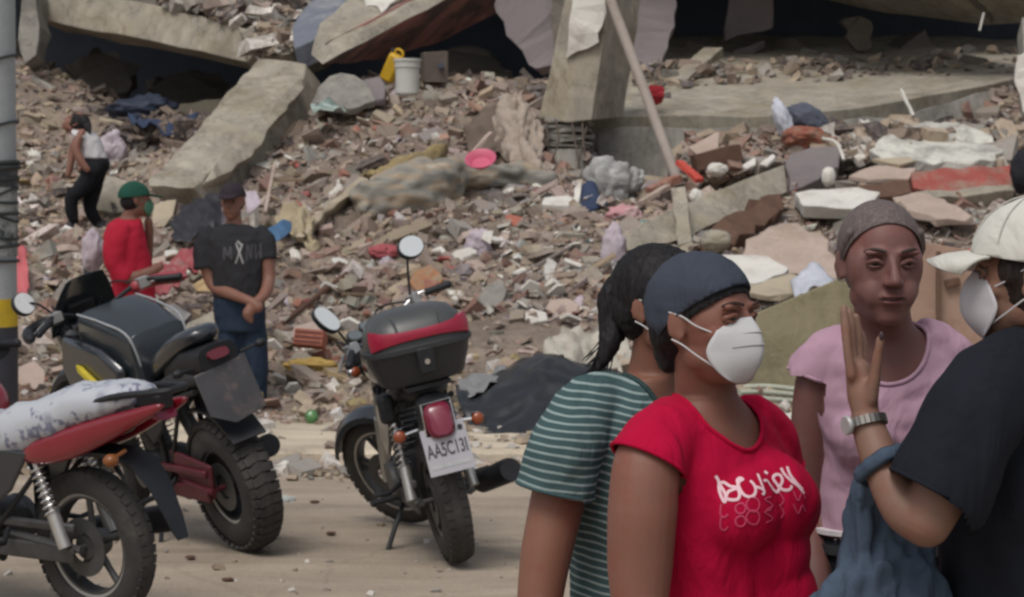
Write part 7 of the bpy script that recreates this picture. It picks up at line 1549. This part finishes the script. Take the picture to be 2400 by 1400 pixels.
sh = [c for c in root.children if c.name.startswith('shirt')][0]
bpy.context.view_layer.update(); me = sh.data; bv = BVHTree.FromPolygons([sh.matrix_world @ v.co for v in me.vertices], [tuple(p.vertices) for p in me.polygons])
LT = [[(553, 570), (560, 590), (570, 618)], [(568, 572), (560, 595), (552, 618)], [(556, 565), (566, 575)]]
LD = [[(525, 610), (526, 580), (534, 600), (540, 578), (542, 608)], [(578, 612), (580, 575), (588, 606), (590, 572)], [(598, 572), (600, 608), (606, 590), (612, 606), (610, 570)]]
o = project_strokes('shirt_print', LT, bv, mat('pale_print', (.3, .3, .3), .8), None, .006); put(o); 
for q in LD: o = project_strokes('shirt_print', [q], bv, mat('dim_print', (.07, .07, .08), .8), None, .006); put(o)
D2 = 16.6
H = frame(318, 470, D2, -72, 0, 0, 1.02)
S_ = [(318, 790, D2, .15, .12, 2.4), (318, 750, D2, .155, .12, 2.4), (318, 715, D2, .15, .12, 2.4), (312, 660, D2, .16, .13, 2.4), (300, 600, D2, .18, .135, 2.4), (292, 555, D2, .185, .12, 2.4), (294, 530, D2, .14, .1, 2.3), (302, 512, D2, .07, .065, 2)]
root, put = far_person('man in a red shirt and green cap standing sideways behind the black motorcycle', D2, H, S_,
    [[(288, 540, D2-.14, .04), (270, 590, D2-.2, .045), (290, 650, D2-.2, .044), (345, 640, D2-.2, .036), (375, 625, D2-.2, .028)], [(300, 535, D2+.16, .055), (305, 600, D2+.2, .05), (340, 620, D2+.2, .04), (350, 560, D2+.1, .03), (348, 520, D2+.05, .03)]],
    [[(305, 780, D2-.08, .1), (305, 850, D2-.08, .08), (305, 920, D2-.06, .07), (300, 1000, D2-.06, .06)], [(330, 780, D2+.08, .1), (335, 850, D2+.08, .08), (335, 930, D2+.1, .07), (335, 1000, D2+.1, .06)]],
    S_[2:], fabric('red_shirt', (.45, .02, .045)), fabric('dark_trousers', (.03, .03, .035)),
    [[(292, 530, D2-.12, .07), (272, 570, D2-.18, .078), (270, 620, D2-.2, .075), (300, 655, D2-.2, .06)], [(300, 530, D2+.12, .07), (310, 580, D2+.18, .075), (340, 605, D2+.2, .06)]],
    [((300, 1002, D2), (320, 1012, D2-.1)), ((335, 1002, D2+.1), (352, 1010, D2+.05))], -72)
bcap(put, H, fabric('green_cap', (.02, .085, .06)), .035)
put(mask_add(None, H, mat('green_face_mask', (.08, .22, .15), .8), creases=False))
e_ = MB(); e_.ell((0, -.03, -.005), (.075, .078, .075)); e_.xform(H); put(e_.build('hair', HAIR_B, None, angle=0))
eyes_add(root, Matrix.Translation(-root.location) @ H, SK_BG)
crumple('pale_bag', P(218, 590, 17.0), (.08, .09, .15), M_LILAC, 'pale lilac bag behind the back of the man in red', 'bag', seed=14, amp=.2)
bar_at('shovel_handle', (203, 650, 17.2), (206, 590, 17.5), .05, .04, M_BLK, 'short black handle beside the pale lilac bag', 'handle')
# woman bending on the bank
_, D3 = surf(200, 542); D3 -= .1; k_ = D3/23.
H = frame(176, 290, D3, 95, 38, 0, 1.0)
S_ = [(222, 400, D3, .135, .12, 2.4), (224, 385, D3, .14, .12, 2.4), (222, 372, D3, .13, .11, 2.4), (215, 350, D3, .125, .1, 2.4), (205, 328, D3, .14, .11, 2.4), (196, 314, D3, .15, .1, 2.4), (188, 304, D3, .07, .065, 2)]
root, put = far_person('woman in a white top and black trousers bending over on the rubble slope', D3, H, S_,
    [[(192, 312, D3-.14, .05), (178, 345, D3-.18, .045), (190, 378, D3-.2, .04), (205, 398, D3-.2, .03)], [(190, 312, D3+.14, .05), (172, 350, D3+.16, .045), (165, 385, D3+.12, .036), (160, 410, D3+.1, .03)]],
    [[(222, 398, D3-.08, .1), (192, 440, D3-.1, .085), (168, 470, D3-.08, .065), (172, 515, D3-.06, .055)], [(226, 398, D3+.08, .1), (216, 450, D3+.08, .085), (212, 490, D3+.08, .065), (228, 520, D3+.1, .055)]],
    S_[2:], fabric('white_top', (.55, .54, .55)), fabric('black_leggings', (.012, .013, .016)),
    [[(195, 312, D3-.1, .06), (186, 326, D3-.15, .062)], [(195, 312, D3+.1, .06), (184, 328, D3+.15, .062)]],
    [((175, 522, D3-.06), (158, 534, D3-.1)), ((230, 524, D3+.1), (245, 540, D3+.0))], 95)
mb = MB(); mb.ell((0, -.025, .02), (.085, .11, .1)); mb.xform(H); mb.capsule([P(196, 282, D3-.05), P(206, 300, D3-.09), P(211, 330, D3-.12)], [.05, .035, .012], 12); put(blob(mb, 'hair', HAIR_B, None, voxel=.012, smooth=2, nz=(.012, (30, 30, 12))))
crumple('black_heap', P(2402, 405, 20.8), (.13, .12, .19), mat('black_cloth', (.014, .015, .02), .9), 'black cloth heap at the right edge beside the red beam', 'cloth', seed=21, amp=.15)
